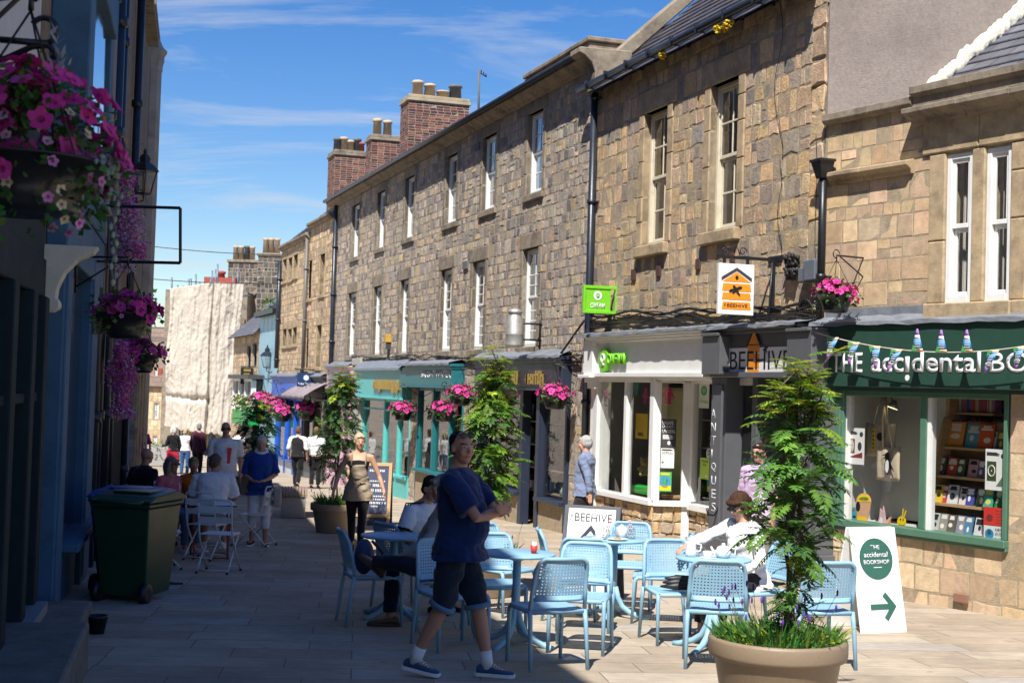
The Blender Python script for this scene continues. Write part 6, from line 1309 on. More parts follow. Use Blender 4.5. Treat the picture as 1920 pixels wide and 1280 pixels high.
# ---- wheelie bins
def wheelie(label, p, rz, m, s=1):
    t = thing('wheelie_bin', label, 'bin', p, rz, 'wheelie bins'); X = WM[t]
    k = MB(); k.M = X; a, b, c, d = .235, .29, .30, .36
    k.add([(-a, -b, .06), (a, -b, .06), (a, b - .05, .06), (-a, b - .05, .06), (-c, -d, .93), (c, -d, .93), (c, d, .93), (-c, d, .93)], [(0, 3, 2, 1), (0, 1, 5, 4), (1, 2, 6, 5), (2, 3, 7, 6), (3, 0, 4, 7), (4, 5, 6, 7)]); k.box(-c - .02, c + .02, -d - .02, d + .02, .931, .975)
    for y in (-.14, .06): k.add([(a + .02, y, .12), (a + .02, y + .03, .12), (c - .02, y + .03, .9), (c - .02, y, .9), (a - .02, y, .12), (c - .07, y, .9), (a - .02, y + .03, .12), (c - .07, y + .03, .9)], [(0, 1, 2, 3)])
    obj('body', k, m, t, .012)
    k = MB(); k.M = X; k.prism([(-d - .06, .976), (d + .03, .976), (d + .03, 1.0), (d - .1, 1.04), (-d + .2, 1.07), (-d - .02, 1.03), (-d - .06, 1.0)], 'x', -c - .03, c + .03); k.box(-.2, .2, -.2, .15, 1.05, 1.075); obj('lid', k, m, t, .015)
    k = MB(); k.M = X; k.tube([(-c + .05, d + .03, .99), (-c + .05, d + .1, .99), (c - .05, d + .1, .99), (c - .05, d + .03, .99)], .018, 8); obj('handle', k, m, t)
    for sx in (-1, 1): k = MB(); k.M = X @ Matrix.Translation((sx * .25, .27, .1)) @ Matrix.Rotation(pi / 2, 4, 'Y'); k.lathe([(.03, -.035), (.07, -.04), (.1, -.03), (.1, .03), (.07, .04), (.03, .035)], 22); obj('wheel', k, IRON, t)
    return t
GB = plain('green_bin_plastic', (.012, .05, .022), .38, var=.15, bump=.001); BB = plain('blue_bin_plastic', (.015, .06, .28), .38)
p = gnd(238, 1128); wheelie('dark green wheelie bin in the shade by the blue pilasters', (p.x + .0, p.y + .25, gz(p.y + .25)), radians(168), GB)
p2 = Vector((p.x - .24, p.y + .95, 0)); wheelie('blue-lidded wheelie bin just behind the green one', (p2.x, p2.y, gz(p2.y)), radians(172), BB)
p = gnd(236, 925); t = thing('litter_bin', 'dark cylindrical litter bin with a white band beyond the wheelie bins', 'litter bin', p); k = MB(); k.lathe([(.24, p.z), (.25, p.z + .9), (.27, p.z + .92), (.27, p.z + 1.0), (.2, p.z + 1.06), (0, p.z + 1.08)], 20, (p.x, p.y)); obj('body', k, plain('navy_bin', (.02, .03, .05), .4), t); k = MB(); k.lathe([(.256, p.z + .6), (.256, p.z + .64)], 20, (p.x, p.y)); obj('band', k, PAPER, t)
p = gnd(181, 1187); k = MB(); k.lathe([(.06, p.z), (.085, p.z + .13), (.095, p.z + .13), (.09, p.z + .15), (.078, p.z + .15), (.055, p.z + .02), (0, p.z + .02)], 18, (p.x, p.y)); tag(obj('plant_pot', k, IRON, None, loc=p), 'small empty black plant pot beside the doorstep', 'plant pot')
p = gnd(322, 1095); k = MB(); k.tube([p + Vector((-.12, 0, .012)), p + Vector((-.05, -.03, .02)), p + Vector((.02, 0, .012)), p + Vector((.12, .01, .015))], [.012, .022, .014, .01], 6); tag(obj('dark_strap', k, UMB, None, loc=p), 'crumpled black strap lying on the paving', 'strap')
# ---- benches
CONC = mat('concrete', (.30, .29, .27), .9, var=.15, bump=.003)
def bench(p, rz, L, label):
    t = thing('bench', label, 'bench', p, rz, 'concrete and timber benches'); X = WM[t]
    for y in (0, L - .45): k = MB(); k.M = X; k.box(-.23, .23, y, y + .45, 0, .40); obj('concrete_block', k, CONC, t, .012)
    k = MB(); k.M = X
    for i in range(9): k.box(-.27 + .06 * i, -.22 + .06 * i, -.03, L + .03, .405, .47)
    obj('seat_slats', k, mat('weathered_slat', (.26, .19, .14), .8, var=.3, vscale=6), t, .005)
p = gnd(549, 971); bench(p, radians(8), 1.9, 'concrete and timber bench beside the woman in blue'); p = gnd(452, 926); bench(p, radians(6), 1.9, 'concrete and timber bench behind the man in the white printed t-shirt')
# ---- standing boards
def aboard(label, p, n, w, h, sp, mf, rim, build, lean=.2, name='pavement_board'):
    n = Vector((n[0], n[1])).normalized(); rt = Vector((-n.y, n.x)).to_3d(); rt = -rt if rt.x < 0 else rt; nn = n.to_3d()
    t = thing(name, label, 'pavement sign', p); p = Vector(p)
    for k_, sg in enumerate((1, -1)):
        base = p + nn * sg * sp; top = p + Vector((0, 0, h)) + nn * sg * .03; up = (top - base).normalized(); hh = (top - base).length; fn = up.cross(rt) * -1; fn = fn if fn.dot(nn) * sg > 0 else -fn
        m = MB(); b0 = base - rt * (w / 2); m.extrude([b0, b0 + rt * w, b0 + rt * w + up * hh, b0 + up * hh], fn * -.018); ob = obj('panel', m, mf, t, .004)
        if rim: 
            m = MB(); e = rim[1]
            for a, b, c, d in ((0, e, 0, hh), (w - e, w, 0, hh), (e, w - e, rim[2], rim[2] + e), (e, w - e, hh - e, hh)): q = b0 + rt * a + up * c + fn * .001; m.extrude([q, q + rt * (b - a), q + rt * (b - a) + up * (d - c), q + up * (d - c)], fn * .02)
            obj('frame', m, rim[0], t, .003)
        if sg == 1: build(t, b0 + fn * .002, rt, up, fn, w, hh)
    return t
def pb1(t, o, rt, up, fn, w, h):
    k = MB(); k.extrude([o + rt * (w * x) + up * (h * y) for x, y in ((.5 + .36 * cos(a * pi / 20), .7 + .36 * w / h * sin(a * pi / 20)) for a in range(40))], fn * .002); obj('green_disc', k, plain('deep_green_print', (.03, .115, .085), .5), t)
    q = o + fn * .004
    text_box('lettering', 'THE', q + rt * (w * .40) + up * (h * .79), rt, fn, w * .2, h * .04, LETW, t, .001, .012, up=up)
    text_box('lettering', 'accidental', q + rt * (w * .24) + up * (h * .715), rt, fn, w * .52, h * .05, LETW, t, .001, .012, up=up)
    text_box('lettering', 'BOOKSHOP', q + rt * (w * .22) + up * (h * .65), rt, fn, w * .56, h * .04, LETW, t, .001, .012, up=up)
    k = MB(); k.extrude([q + rt * (w * x) + up * (h * y) for x, y in ((.42, .615), (.6, .615), (.6, .622), (.42, .622))], fn * .001); obj('underline', k, LETW, t)
    k = MB(); k.extrude([q + rt * (w * x) + up * (h * y) for x, y in ((.26, .225), (.66, .225), (.54, .15), (.61, .115), (.82, .25), (.61, .385), (.54, .35), (.66, .275), (.26, .275))], fn * .001); obj('arrow', k, MATS['deep_green_print'], t)
p = gnd(1640, 1186); aboard('white board with a green disc and an arrow pointing right', (p.x, p.y + .25, gz(p.y + .25)), (.42, -.9), .54, .97, .24, SIGNW, None, pb1)
def pb2(t, o, rt, up, fn, w, h):
    k = MB(); k.extrude([o + rt * (w * x) + up * (h * y) for x, y in ((.08, .03), (.92, .03), (.92, .97), (.08, .97))], fn * .002); obj('white_sheet', k, PAPER, t); q = o + fn * .004
    text_box('lettering', 'BEEHIVE', q + rt * (w * .2) + up * (h * .835), rt, fn, w * .66, h * .085, BLK, t, .001, -.004, up=up); text_box('lettering', 'THE', q + rt * (w * .165) + up * (h * .835), up, fn, h * .075, w * .05, BLK, t, .001, -.006, up=-rt)
    k = MB(); k.extrude([q + rt * (w * x) + up * (h * y) for x, y in ((.17, .55), (.17, .5), (.5, .74), (.83, .5), (.83, .55), (.5, .8))], fn * .002); obj('hive_roof_emblem', k, plain('navy_print', (.03, .03, .06), .5), t)
    k = MB()
    for pts in (((.22, .5), (.78, .5), (.5, .71)), ((.18, .36), (.82, .36), (.8, .48), (.2, .48)), ((.18, .22), (.82, .22), (.8, .34), (.2, .34))): k.extrude([q + rt * (w * x) + up * (h * y) for x, y in pts], fn * .0015)
    obj('hive_emblem', k, plain('strong_yellow', (.82, .62, .01), .5, var=.03), t)
    k = MB(); disc(k, q + rt * (w * .5) + up * (h * .6) + fn * .002, rt, up, fn, .018, .02, .001); obj('entrance_dot', k, BLK, t); bee('bee_emblem', q + rt * (w * .57) + up * (h * .55) + fn * .002, rt, fn, .04, BLK, t)
p = at(1110, 1050, 15.4); aboard('grey board with white sheet and yellow beehive, behind the tables', (p.x, 15.4, gz(15.4)), (-.3, -.95), .62, 1.0, .26, GREYP, None, pb2)
CW = plain('chalk_white', (.6, .6, .58), .9)
def pb3(t, o, rt, up, fn, w, h):
    k = MB(); k.extrude([o + rt * (w * x) + up * (h * y) for x, y in ((.06, .2), (.94, .2), (.94, .96), (.06, .96))], fn * .006); obj('chalkboard', k, plain('navy_chalkboard', (.03, .04, .09), .6), t); q = o + fn * .008; k = MB(); random.seed(31)
    for y, hh, a, b in ((.86, .035, .2, .84), (.7, .02, .15, .86), (.62, .045, .2, .8), (.54, .045, .2, .82), (.46, .022, .14, .86), (.41, .022, .14, .86), (.35, .03, .12, .88), (.30, .025, .12, .7)):
        x = a
        while x < b: l = R(.025, .05); k.extrude([q + rt * (w * u) + up * (h * v) for u, v in ((x, y), (x + l * .7, y), (x + l * .7, y + hh), (x, y + hh))], fn * .001); x += l * 1.15 if R(0, 1) > .16 else l * 2
    obj('chalk_writing', k, CW, t)
p = gnd(700, 985); aboard('navy chalkboard in a pale wooden frame beside the waitress', (p.x - .12, p.y + .3, gz(p.y + .3)), (.0, -1), .82, 1.13, .3, plain('back_board', (.05, .05, .06), .7), (WOOD, .06, .16), pb3)
# ---- bunting
bn = thing('bunting', 'string of small festival pennants across the dark green sign', 'bunting', F2.p(1.5, 2.4, .4)); RP = []
def rope(px): 
    t = (px - 1525) / (1925 - 1525); return 622 + 26 * t + 38 * 4 * t * (1 - t) * .62 + 0
k = MB(); 
for i in range(41): px = 1525 + 10 * i; s, z = F2.inv(px, rope(px), .36); RP.append(F2.p(s, z, .36))
k.tube(RP, .006, 5); obj('cord', k, plain('cord', (.6, .56, .48), .8), bn)
PM = [plain('lilac_print', (.35, .15, .5), .6), BLU, GRN, plain('peach_print', (.75, .5, .3), .6), PAPER]
def pennant(px, up, tilt=0, w=22, h=42):
    y = rope(px); k = MB(); o = .365; 
    def Q(dx, dy, oo=0): s, z = F2.inv(px + dx, y + dy, o + oo); return F2.p(s, z, o + oo)
    sg = -1 if up else 1; T = lambda u, v: (-w / 2 + w * u + (w / 2 - w * u) * v * .86 + tilt * v * 14, sg * h * v)
    rr = ((0, .12, 3), (.12, .55, 1), (.55, .72, 4), (.72, 1, 0)); 
    for v0, v1, mi in rr:
        k.mi = mi; vs = [Q(*T(u, v), .02 * sin(3 * v)) for v in (v0, v1) for u in (0, .5, 1)]; k.add(vs, [(0, 1, 4, 3), (1, 2, 5, 4)], True)
    k.mi = 2; vs = [Q(*T(u, v), .024) for u, v in ((0.02, .02), (.45, .02), (.02, .3))]; k.add(vs, [(0, 1, 2)]); k.mi = 4
    for v in (.2, .3, .4, .5): vs = [Q(*T(u, vv), .022 + .02 * sin(3 * v)) for u, vv in ((.2, v), (.8, v), (.8, v + .03), (.2, v + .03))]; k.add(vs, [(0, 1, 2, 3)])
    ob = obj('pennant', k, PM, bn); ob.modifiers.new('s', 'SOLIDIFY').thickness = .002
for px in (1720, 1765, 1813): pennant(px, True)
for px, tl in ((1562, -.8), (1601, -.7), (1640, .1), (1682, -1.3), (1863, -1.2), (1911, -.5)): pennant(px, False, tl)
# ---- things in the white shop's window
poster(FB_, 1240, 1268, 785, 838, .0, DGREY, 'dark grey poster with bold white words UNSAFE UNJUST UNSEEN', [(.06, .82, .80, .92, LETW, 'T:UNSAFE.'), (.06, .82, .65, .77, LETW, 'T:UNJUST.'), (.06, .92, .50, .62, LETW, 'T:UNSEEN.'), (.1, .85, .28, .44, PAPER, 'lines'), (.42, .62, .08, .22, PAPER, 'disc')])
poster(FB_, 1239, 1264, 840, 877, .0, PAPER, 'white notice headed APPEAL below the dark grey poster', [(.06, .94, .88, .95, DGREY, 'lines'), (.06, .94, .68, .84, DGREY, 'T:APPEAL'), (.06, .5, .2, .5, plain('faint_print', (.5, .52, .55), .6), 'lines'), (.06, .2, .24, .32, DGREY, '')], 'notice', 'notice')
poster(FB_, 1235, 1259, 884, 921, .0, GRN, 'green and yellow poster with a blue globe', [(.06, .94, .06, .3, YEL, ''), (.1, .9, .18, .82, BLU, 'disc'), (.3, .7, .35, .7, GRN, 'disc'), (.15, .85, .84, .93, YEL, '')])
poster(FB_, 1259, 1272, 943, 956, .0, PAPER, 'small white no dogs sticker with a red ring', [(.1, .9, .1, .9, RED, 'ring'), (.3, .7, .35, .65, BLK, 'disc')], 'sticker', 'sticker')
poster(FC_, 1311, 1330, 718, 765, .0, PALEG, 'pale green hanging poster with a dark green emblem', [(.2, .8, .5, .9, GRN, 'disc'), (.32, .68, .6, .82, PALEG, 'disc'), (.1, .9, .2, .34, GRN, 'T:Oxfam')])
poster(FC_, 1313, 1330, 858, 898, .0, plain('lime_print', (.40, .62, .02), .5), 'lime green thank you poster in the narrow side window', [(.12, .9, .78, .9, BLK, 'T:THANK'), (.3, .7, .62, .74, BLK, 'T:YOU'), (.6, .85, .08, .22, PAPER, 'disc')])
def at_o(F, px, py, o): s, z = F.inv(px, py, o); return F.p(s, z, o)
q = at_o(F1, 1208, 876, -.45); t = thing('teddy_bear', 'tan teddy bear sitting in the white shop window', 'teddy bear', q + Vector((0, 0, -.12))); k = MB()
k.ell(q + Vector((0, 0, -.04)), .085, .075, .1, 12, 8); k.ell(q + Vector((0, -.01, .09)), .07, .065, .065, 12, 8); k.ell(q + Vector((0, -.07, .075)), .03, .03, .025, 8, 6)
for sx in (-1, 1): k.ell(q + Vector((sx * .055, 0, .15)), .027, .015, .027, 8, 6); k.ell(q + Vector((sx * .09, -.04, -.02)), .03, .05, .03, 8, 6); k.ell(q + Vector((sx * .06, -.09, -.11)), .035, .06, .035, 8, 6)
o = obj('body', k, mat('plush', (.45, .26, .10), .95, var=.15, bump=.006, bscale=90), t); o.modifiers.new('r', 'REMESH').voxel_size = .012; o.modifiers['r'].mode = 'VOXEL'
a = at_o(F1, 1193, 960, -.2); k = MB(); s_, z_ = F1.inv(1193, 955, -.25); fbox(k, F1, s_ - .55, s_ + .35, zS + .08, zS + .2, -.5, -.2); tag(obj('green_tray', k, plain('bright_green', (.03, .5, .06), .5), None, .01, loc=a), 'bright green tray on the sill of the white shop', 'tray')
poster(F1, 1194, 1215, 775, 822, -.5, YEL, 'bright yellow printed apron hanging in the white shop window', [(.15, .85, .3, .8, ORNG, 'lines'), (.2, .8, .1, .25, BLK, 'lines')], 'hanging_apron', 'apron', .02)
k = MB(); q = at_o(F1, 1141, 905, -.3); k.prism([(q.x - .05, q.z - .22), (q.x + .06, q.z - .22), (q.x + .03, q.z + .2), (q.x - .02, q.z + .22)], 'y', q.y - .04, q.y + .05); tag(obj('shop_bag', k, DGREY, None, .02, loc=q), 'black bag standing at the left end of the white shop window', 'bag')
for px, py, c, nm in ((1140, 715, (.55, .05, .2), 'pink'), (1195, 725, (.03, .25, .2), 'teal'), (1252, 740, (.5, .03, .12), 'crimson'), (1212, 742, (.4, .03, .15), 'dark red')):
    F, o = (FB_, -.15) if px > 1230 else (F1, -.2); q = at_o(F, px, py, o); k = MB(); r = F.d.to_3d()
    k.extrude([q + r * x + UP * y for x, y in ((-.11, -.05), (-.05, .1), (-.02, .13), (.02, .13), (.05, .1), (.11, -.05), (.05, -.02), (.05, -.14), (-.05, -.14), (-.05, -.02))], F.n.to_3d() * .02); k.tube([q + UP * .13, q + UP * .2], .004, 4); tag(obj('hanging_garment', k, plain('cloth_' + nm, c, .8), None, loc=q), '%s doll-sized garment strung up in the white shop window' % nm, 'garment')
k = MB(); q = at_o(FB_, 1262, 940, -.3); k.box(q.x - .2, q.x + .18, q.y - .1, q.y + .1, zS + .09, q.z + .1); tag(obj('wicker_hamper', k, mat('wicker', (.32, .18, .07), .85, var=.3, vscale=30, bump=.006, bscale=80), None, .01, loc=q), 'brown wicker hamper at the angled pane of the white shop', 'hamper')
# grey churn and picture in the grey shop window
q = at_o(F1, 1388, 985, -.35); k = MB(); z0 = gs(F1, 2) + .55; k.lathe([(.14, z0), (.15, z0 + .03), (.15, z0 + .34), (.1, z0 + .44), (.08, z0 + .47), (.1, z0 + .5), (.1, z0 + .56), (.04, z0 + .6)], 18, (q.x, q.y)); tag(obj('milk_churn', k, plain('dark_churn', (.09, .1, .10), .5, metal=.5), None, loc=(q.x, q.y, z0)), 'dark grey milk churn standing in the grey shop window', 'churn')
poster(F1, 1378, 1398, 865, 928, -.45, plain('dark_oil', (.07, .11, .13), .5), 'framed dark landscape picture in the grey shop window', [(.0, .1, 0, 1, OAK, ''), (.9, 1, 0, 1, OAK, ''), (.1, .9, 0, .08, OAK, ''), (.1, .9, .92, 1, OAK, ''), (.12, .88, .1, .4, OLIVE, '')], 'picture', 'picture', .02)
# ================================================================== planting
LEAF = mat('leaf', attr=True, rough=.5, var=.15, spec=.35, sub=.32)
PETAL = mat('petal', attr=True, rough=.6, var=.06, sub=.3)
BARK = mat('bark', (.10, .075, .055), .9, var=.3, bump=.003, vscale=20)
TUBM = mat('taupe_tub', (.235, .175, .115), .5, var=.06, vscale=40, bump=.001, bscale=120)
SOIL = mat('soil', (.05, .035, .025), .95, var=.4)
GREENS = [(.05, .14, .026), (.07, .18, .03), (.04, .115, .028), (.09, .21, .032), (.06, .155, .04)]
LIME = [(.22, .30, .02), (.30, .36, .03), (.16, .26, .02)]
def leaflet(mb, p, d, n, L, w, col):
    s = d.cross(n).normalized() * w; mb.col = col
    m = p + d * (L * .45) - n * (L * .04)
    mb.add([p, m + s - n * (.12 * w), p + d * L - n * (L * .16), m - s - n * (.12 * w), m], [(0, 1, 4), (1, 2, 4), (2, 3, 4), (3, 0, 4)], False)
def pinnate(mb, p, d, L, pairs, col, w=.2, droop=.5):
    """one feather-shaped compound leaf"""
    d = d.normalized(); side = d.cross(UP); side = side.normalized() if side.length > .05 else Vector((1, 0, 0)); P = []
    q = p.copy(); dd = d.copy(); step = L / (pairs + 1)
    for i in range(pairs + 1):
        q = q + dd * step; dd = (dd + Vector((0, 0, -droop * step * 2.2))).normalized(); P.append((q.copy(), dd.copy()))
    mb.col = (col[0] * 1.3, col[1] * 1.1, col[2]); mb.tube([p] + [a for a, b in P], .0022, 3)
    for i, (q, dd) in enumerate(P):
        s2 = dd.cross(UP); s2 = s2.normalized() if s2.length > .05 else side; nn = s2.cross(dd).normalized(); f = sin(pi * (i + 1.2) / (pairs + 2.2)); LL = L * .34 * (.55 + .45 * f)
        for sg in (-1, 1):
            k = R(.8, 1.25); c = tuple(x * k for x in col); leaflet(mb, q, (s2 * sg * .88 + dd * .5 + UP * R(-.15, .12)).normalized(), (nn + Vector((R(-.3, .3), R(-.3, .3), 0))).normalized(), LL * R(.9, 1.1), LL * w, c)
    q, dd = P[-1]; leaflet(mb, q, dd, UP, L * .25, L * .06, col)
def tub(loc, r, h, label, broken=False):
    t = thing('planter', label, 'planter', loc, 0, 'large tapered planters'); c = Vector(loc); k = MB(); z = c.z
    k.lathe([(r * .72, z), (r * .74, z + .03), (r * .90, z + h - .13), (r * .92, z + h - .12), (r * .985, z + h - .115), (r * 1.0, z + h - .09), (r, z + h - .02), (r * .985, z + h), (r * .93, z + h), (r * .9, z + h - .02), (r * .88, z + h - .12)], 48, (c.x, c.y)); obj('tub', k, TUBM, t)
    k = MB(); k.lathe([(r * .89, z + h - .09), (r * .5, z + h - .06), (0, z + h - .05)], 24, (c.x, c.y)); obj('soil', k, SOIL, t); return t
def rowan(loc, h0, z0, z1, rad, n, label, cols, L=.2, shoots=6, seed=1, w=.19, pairs=7, stems=2, lean=(0, 0)):
    """small multi-stemmed tree with feathery leaves; z0..z1 crown extent above the ground"""
    random.seed(seed); t = thing('potted_tree', label, 'tree', loc); c = Vector(loc); k = MB(); tips = []
    for s in range(stems):
        x, y = R(-.05, .05), R(-.05, .05); P = [c + Vector((x * 1.5, y * 1.5, h0))]
        for i in range(1, 9): f = i / 8; P.append(c + Vector((x + lean[0] * f + R(-.025, .025), y + lean[1] * f + R(-.025, .025), h0 + (z1 - .25 - h0) * f)))
        k.tube(P, [.019 * (1 - .65 * i / 8) for i in range(9)], 7); tips.append(P)
    lf = MB()
    for i in range(n):
        f = R(0, 1) ** .9; z = z0 + (z1 - z0) * f; prof = rad * (.62 + .38 * min(1, f * 3)) * (sin(pi * min(1, f * .8 + .2)) ** .6) * (1 + .25 * sin(f * 17 + seed) ) * (.55 + .45 * (f < .85))
        a = R(0, 2 * pi); r0 = prof * R(0, 1) ** .6 * .55; ax = c + Vector((lean[0] * f, lean[1] * f, 0))
        p = Vector((ax.x + r0 * cos(a), ax.y + r0 * sin(a), c.z + z)); d = Vector((cos(a) * R(.4, 1.1) + R(-.35, .35), sin(a) * R(.4, 1.1) + R(-.35, .35), R(-.4, .9)))
        col = random.choice(cols); q = R(.7, 1.35); 
        if f > .8 and R(0, 1) < .5: col = random.choice(LIME)
        pinnate(lf, p, d, L * R(.75, 1.2), pairs, tuple(x * q for x in col), w * R(.85, 1.2), R(.5, 3.0))
        if i % 9 == 0: k.tube([Vector((ax.x, ax.y, p.z - .12)), p], .005, 4)
    for i in range(shoots):
        a = R(0, 6.28); r = rad * R(.05, .6); p0 = c + Vector((lean[0] + r * cos(a) * .6, lean[1] + r * sin(a) * .6, z1 - .25)); hh = R(.25, .55); P = [p0 + Vector((R(-.02, .02) * j + r * cos(a) * .12 * j, R(-.02, .02) * j + r * sin(a) * .12 * j, hh * j / 4)) for j in range(5)]; k.tube(P, .006, 4)
        for j in range(2, 5):
            for m in range(4): b = R(0, 6.28); pinnate(lf, P[j], Vector((cos(b), sin(b), R(.1, .6))), L * R(.55, .85), pairs - 1, tuple(x * R(.8, 1.2) for x in random.choice(LIME)), w * .9, 1.2)
    k.col = None; obj('trunk', k, BARK, t); lf.col = None; obj('crown', lf, LEAF, t); return t
def bedding(loc, r, z, n, label, seed=1, flowers=(.16, .08, .4), tall=.2):
    random.seed(seed); c = Vector(loc); k = MB()
    for i in range(n):
        a, q = R(0, 6.28), r * R(0, 1) ** .5; p = c + Vector((q * cos(a), q * sin(a), z))
        if i % 3:
            cl = (.5 + .5 * sin(a * 3 + seed)); pp = p + Vector((R(-.03, .03) + .03 * q * cos(a), R(-.03, .03) + .03 * q * sin(a), tall * R(.0, .55) * (.45 + .55 * cl))); q2 = R(.6, 1.5); leaflet(k, pp, Vector((R(-1, 1), R(-1, 1), R(-.3, .9))).normalized(), Vector((R(-.6, .6), R(-.6, .6), 1)).normalized(), R(.025, .055) * tall / .2, R(.006, .013) * tall / .2, tuple(x * q2 for x in random.choice(GREENS if cl < .7 else GREENS + LIME))); continue
        d = Vector((cos(a) * R(0, .7), sin(a) * R(0, .7), 1)).normalized(); L = R(.4, 1) * tall; s = d.cross(Vector((R(-1, 1), R(-1, 1), .1))).normalized() * R(.003, .011); k.col = tuple(x * R(.7, 1.6) for x in random.choice(GREENS)) if R(0, 1) > .12 else random.choice(LIME)
        m = p + d * L * .5; e = p + d * L + Vector((d.x, d.y, -.3)) * L * .3; k.add([p - s * .5, p + s * .5, m + s, m - s, e], [(0, 1, 2, 3), (3, 2, 4)], False)
    for i in range(max(6, n // 90)):
        a, q = R(0, 6.28), r * R(.3, 1); p = c + Vector((q * cos(a), q * sin(a), z)); d = Vector((cos(a) * R(.1, .8), sin(a) * R(.1, .8), 1)); e = p + d * R(.2, .34); k.col = (.12, .16, .07); k.tube([p, e], .002, 3); k.col = tuple(x * R(.6, 1.3) for x in flowers); k.ell(e, .008, .008, .022, 5, 4)
    o = obj('underplanting', k, LEAF, None, loc=c); tag(o, label, 'plants', kind='stuff')
# big planter in the foreground
p = Vector((1.69, 8.80, gz(8.8))); tub(p, .425, .56, 'large taupe planter nearest the camera, at the bottom right')
rowan((p.x + .06, p.y, p.z), .5, 1.02, 2.02, .31, 215, 'feathery green young tree growing from the nearest planter', [(.075, .19, .03), (.10, .235, .035), (.06, .155, .035), (.13, .27, .035), (.085, .2, .05)], .215, 10, seed=5, lean=(.05, 0))
rowan((p.x + .10, p.y + .03, p.z), .5, .55, 1.0, .16, 60, 'low leafy suckers round the stems in the nearest planter', GREENS, .15, 0, seed=6, stems=1)
bedding(p, .37, .5, 2600, 'lavender and grassy bedding plants filling the nearest planter', 3)
p = Vector((-.22, 15.4, gz(15.4))); tub(p, .40, .5, 'taupe planter hidden behind the standing man in blue')
rowan(p, .45, .95, 2.36, .30, 300, 'light green feathery tree directly behind the standing man', [(.07, .17, .018), (.10, .21, .02), (.055, .14, .018), (.13, .24, .02)], .24, 8, seed=9, pairs=7, lean=(.04, 0)); bedding(p, .34, .45, 700, 'green bedding plants behind the standing man', 4)
p = gnd(622, 1000); p.y += .3; p.z = gz(p.y); tub(p, .41, .49, 'taupe planter half in sun beside the waitress')
rowan((p.x + .02, p.y, p.z), .44, .95, 2.55, .42, 320, 'tall loose tree with pale pink bloom in the planter beside the waitress', [(.03, .09, .02), (.045, .12, .028), (.02, .065, .018), (.09, .16, .03)], .25, 7, seed=12, pairs=6, lean=(.04, 0)); bedding(p, .34, .44, 800, 'bushy green bedding plants in the planter beside the waitress', 5, tall=.3)
p = at(478, 905, 36); p.z = gz(36); tub(p, .45, .55, 'dark planter far down the street behind the woman in blue')
rowan(p, .5, .6, 2.3, .72, 300, 'dark bushy tree in the far planter behind the woman in blue', [(.012, .045, .012), (.018, .06, .015), (.01, .035, .01)], .3, 3, seed=15, pairs=5, w=.26)
# ---- hanging baskets
MAG = [(.66, .03, .27), (.74, .06, .36), (.58, .02, .22), (.78, .10, .42), (.70, .05, .32)]
def petunia(mb, p, d, r, col):
    d = d.normalized(); a = d.orthogonal().normalized(); b = d.cross(a); ph = R(0, 6.28); vs = [p - d * r * .45]
    for i in range(15):
        t = 2 * pi * i / 15 + ph; lobe = (1.08, 1.06, .84)[i % 3] * R(.93, 1.06); vs.append(p + (a * cos(t + .12) + b * sin(t + .12)) * r * lobe + d * r * (.16 * R(-1, 1) - .1 * (i % 3 == 2)))
    for i in range(15):
        t = 2 * pi * i / 15 + ph; vs.append(p + (a * cos(t) + b * sin(t)) * r * .36 - d * r * .16)
    dk = (col[0] * .55, col[1] * .3, col[2] * .55)
    mb.col = dk; mb.add(vs, [(0, 16 + i, 16 + (i + 1) % 15) for i in range(15)], False); q = R(.85, 1.12); mb.col = tuple(min(.9, x * q) for x in col); mb.add(vs, [(1 + i, 1 + (i + 1) % 15, 16 + (i + 1) % 15, 16 + i) for i in range(15)], False)
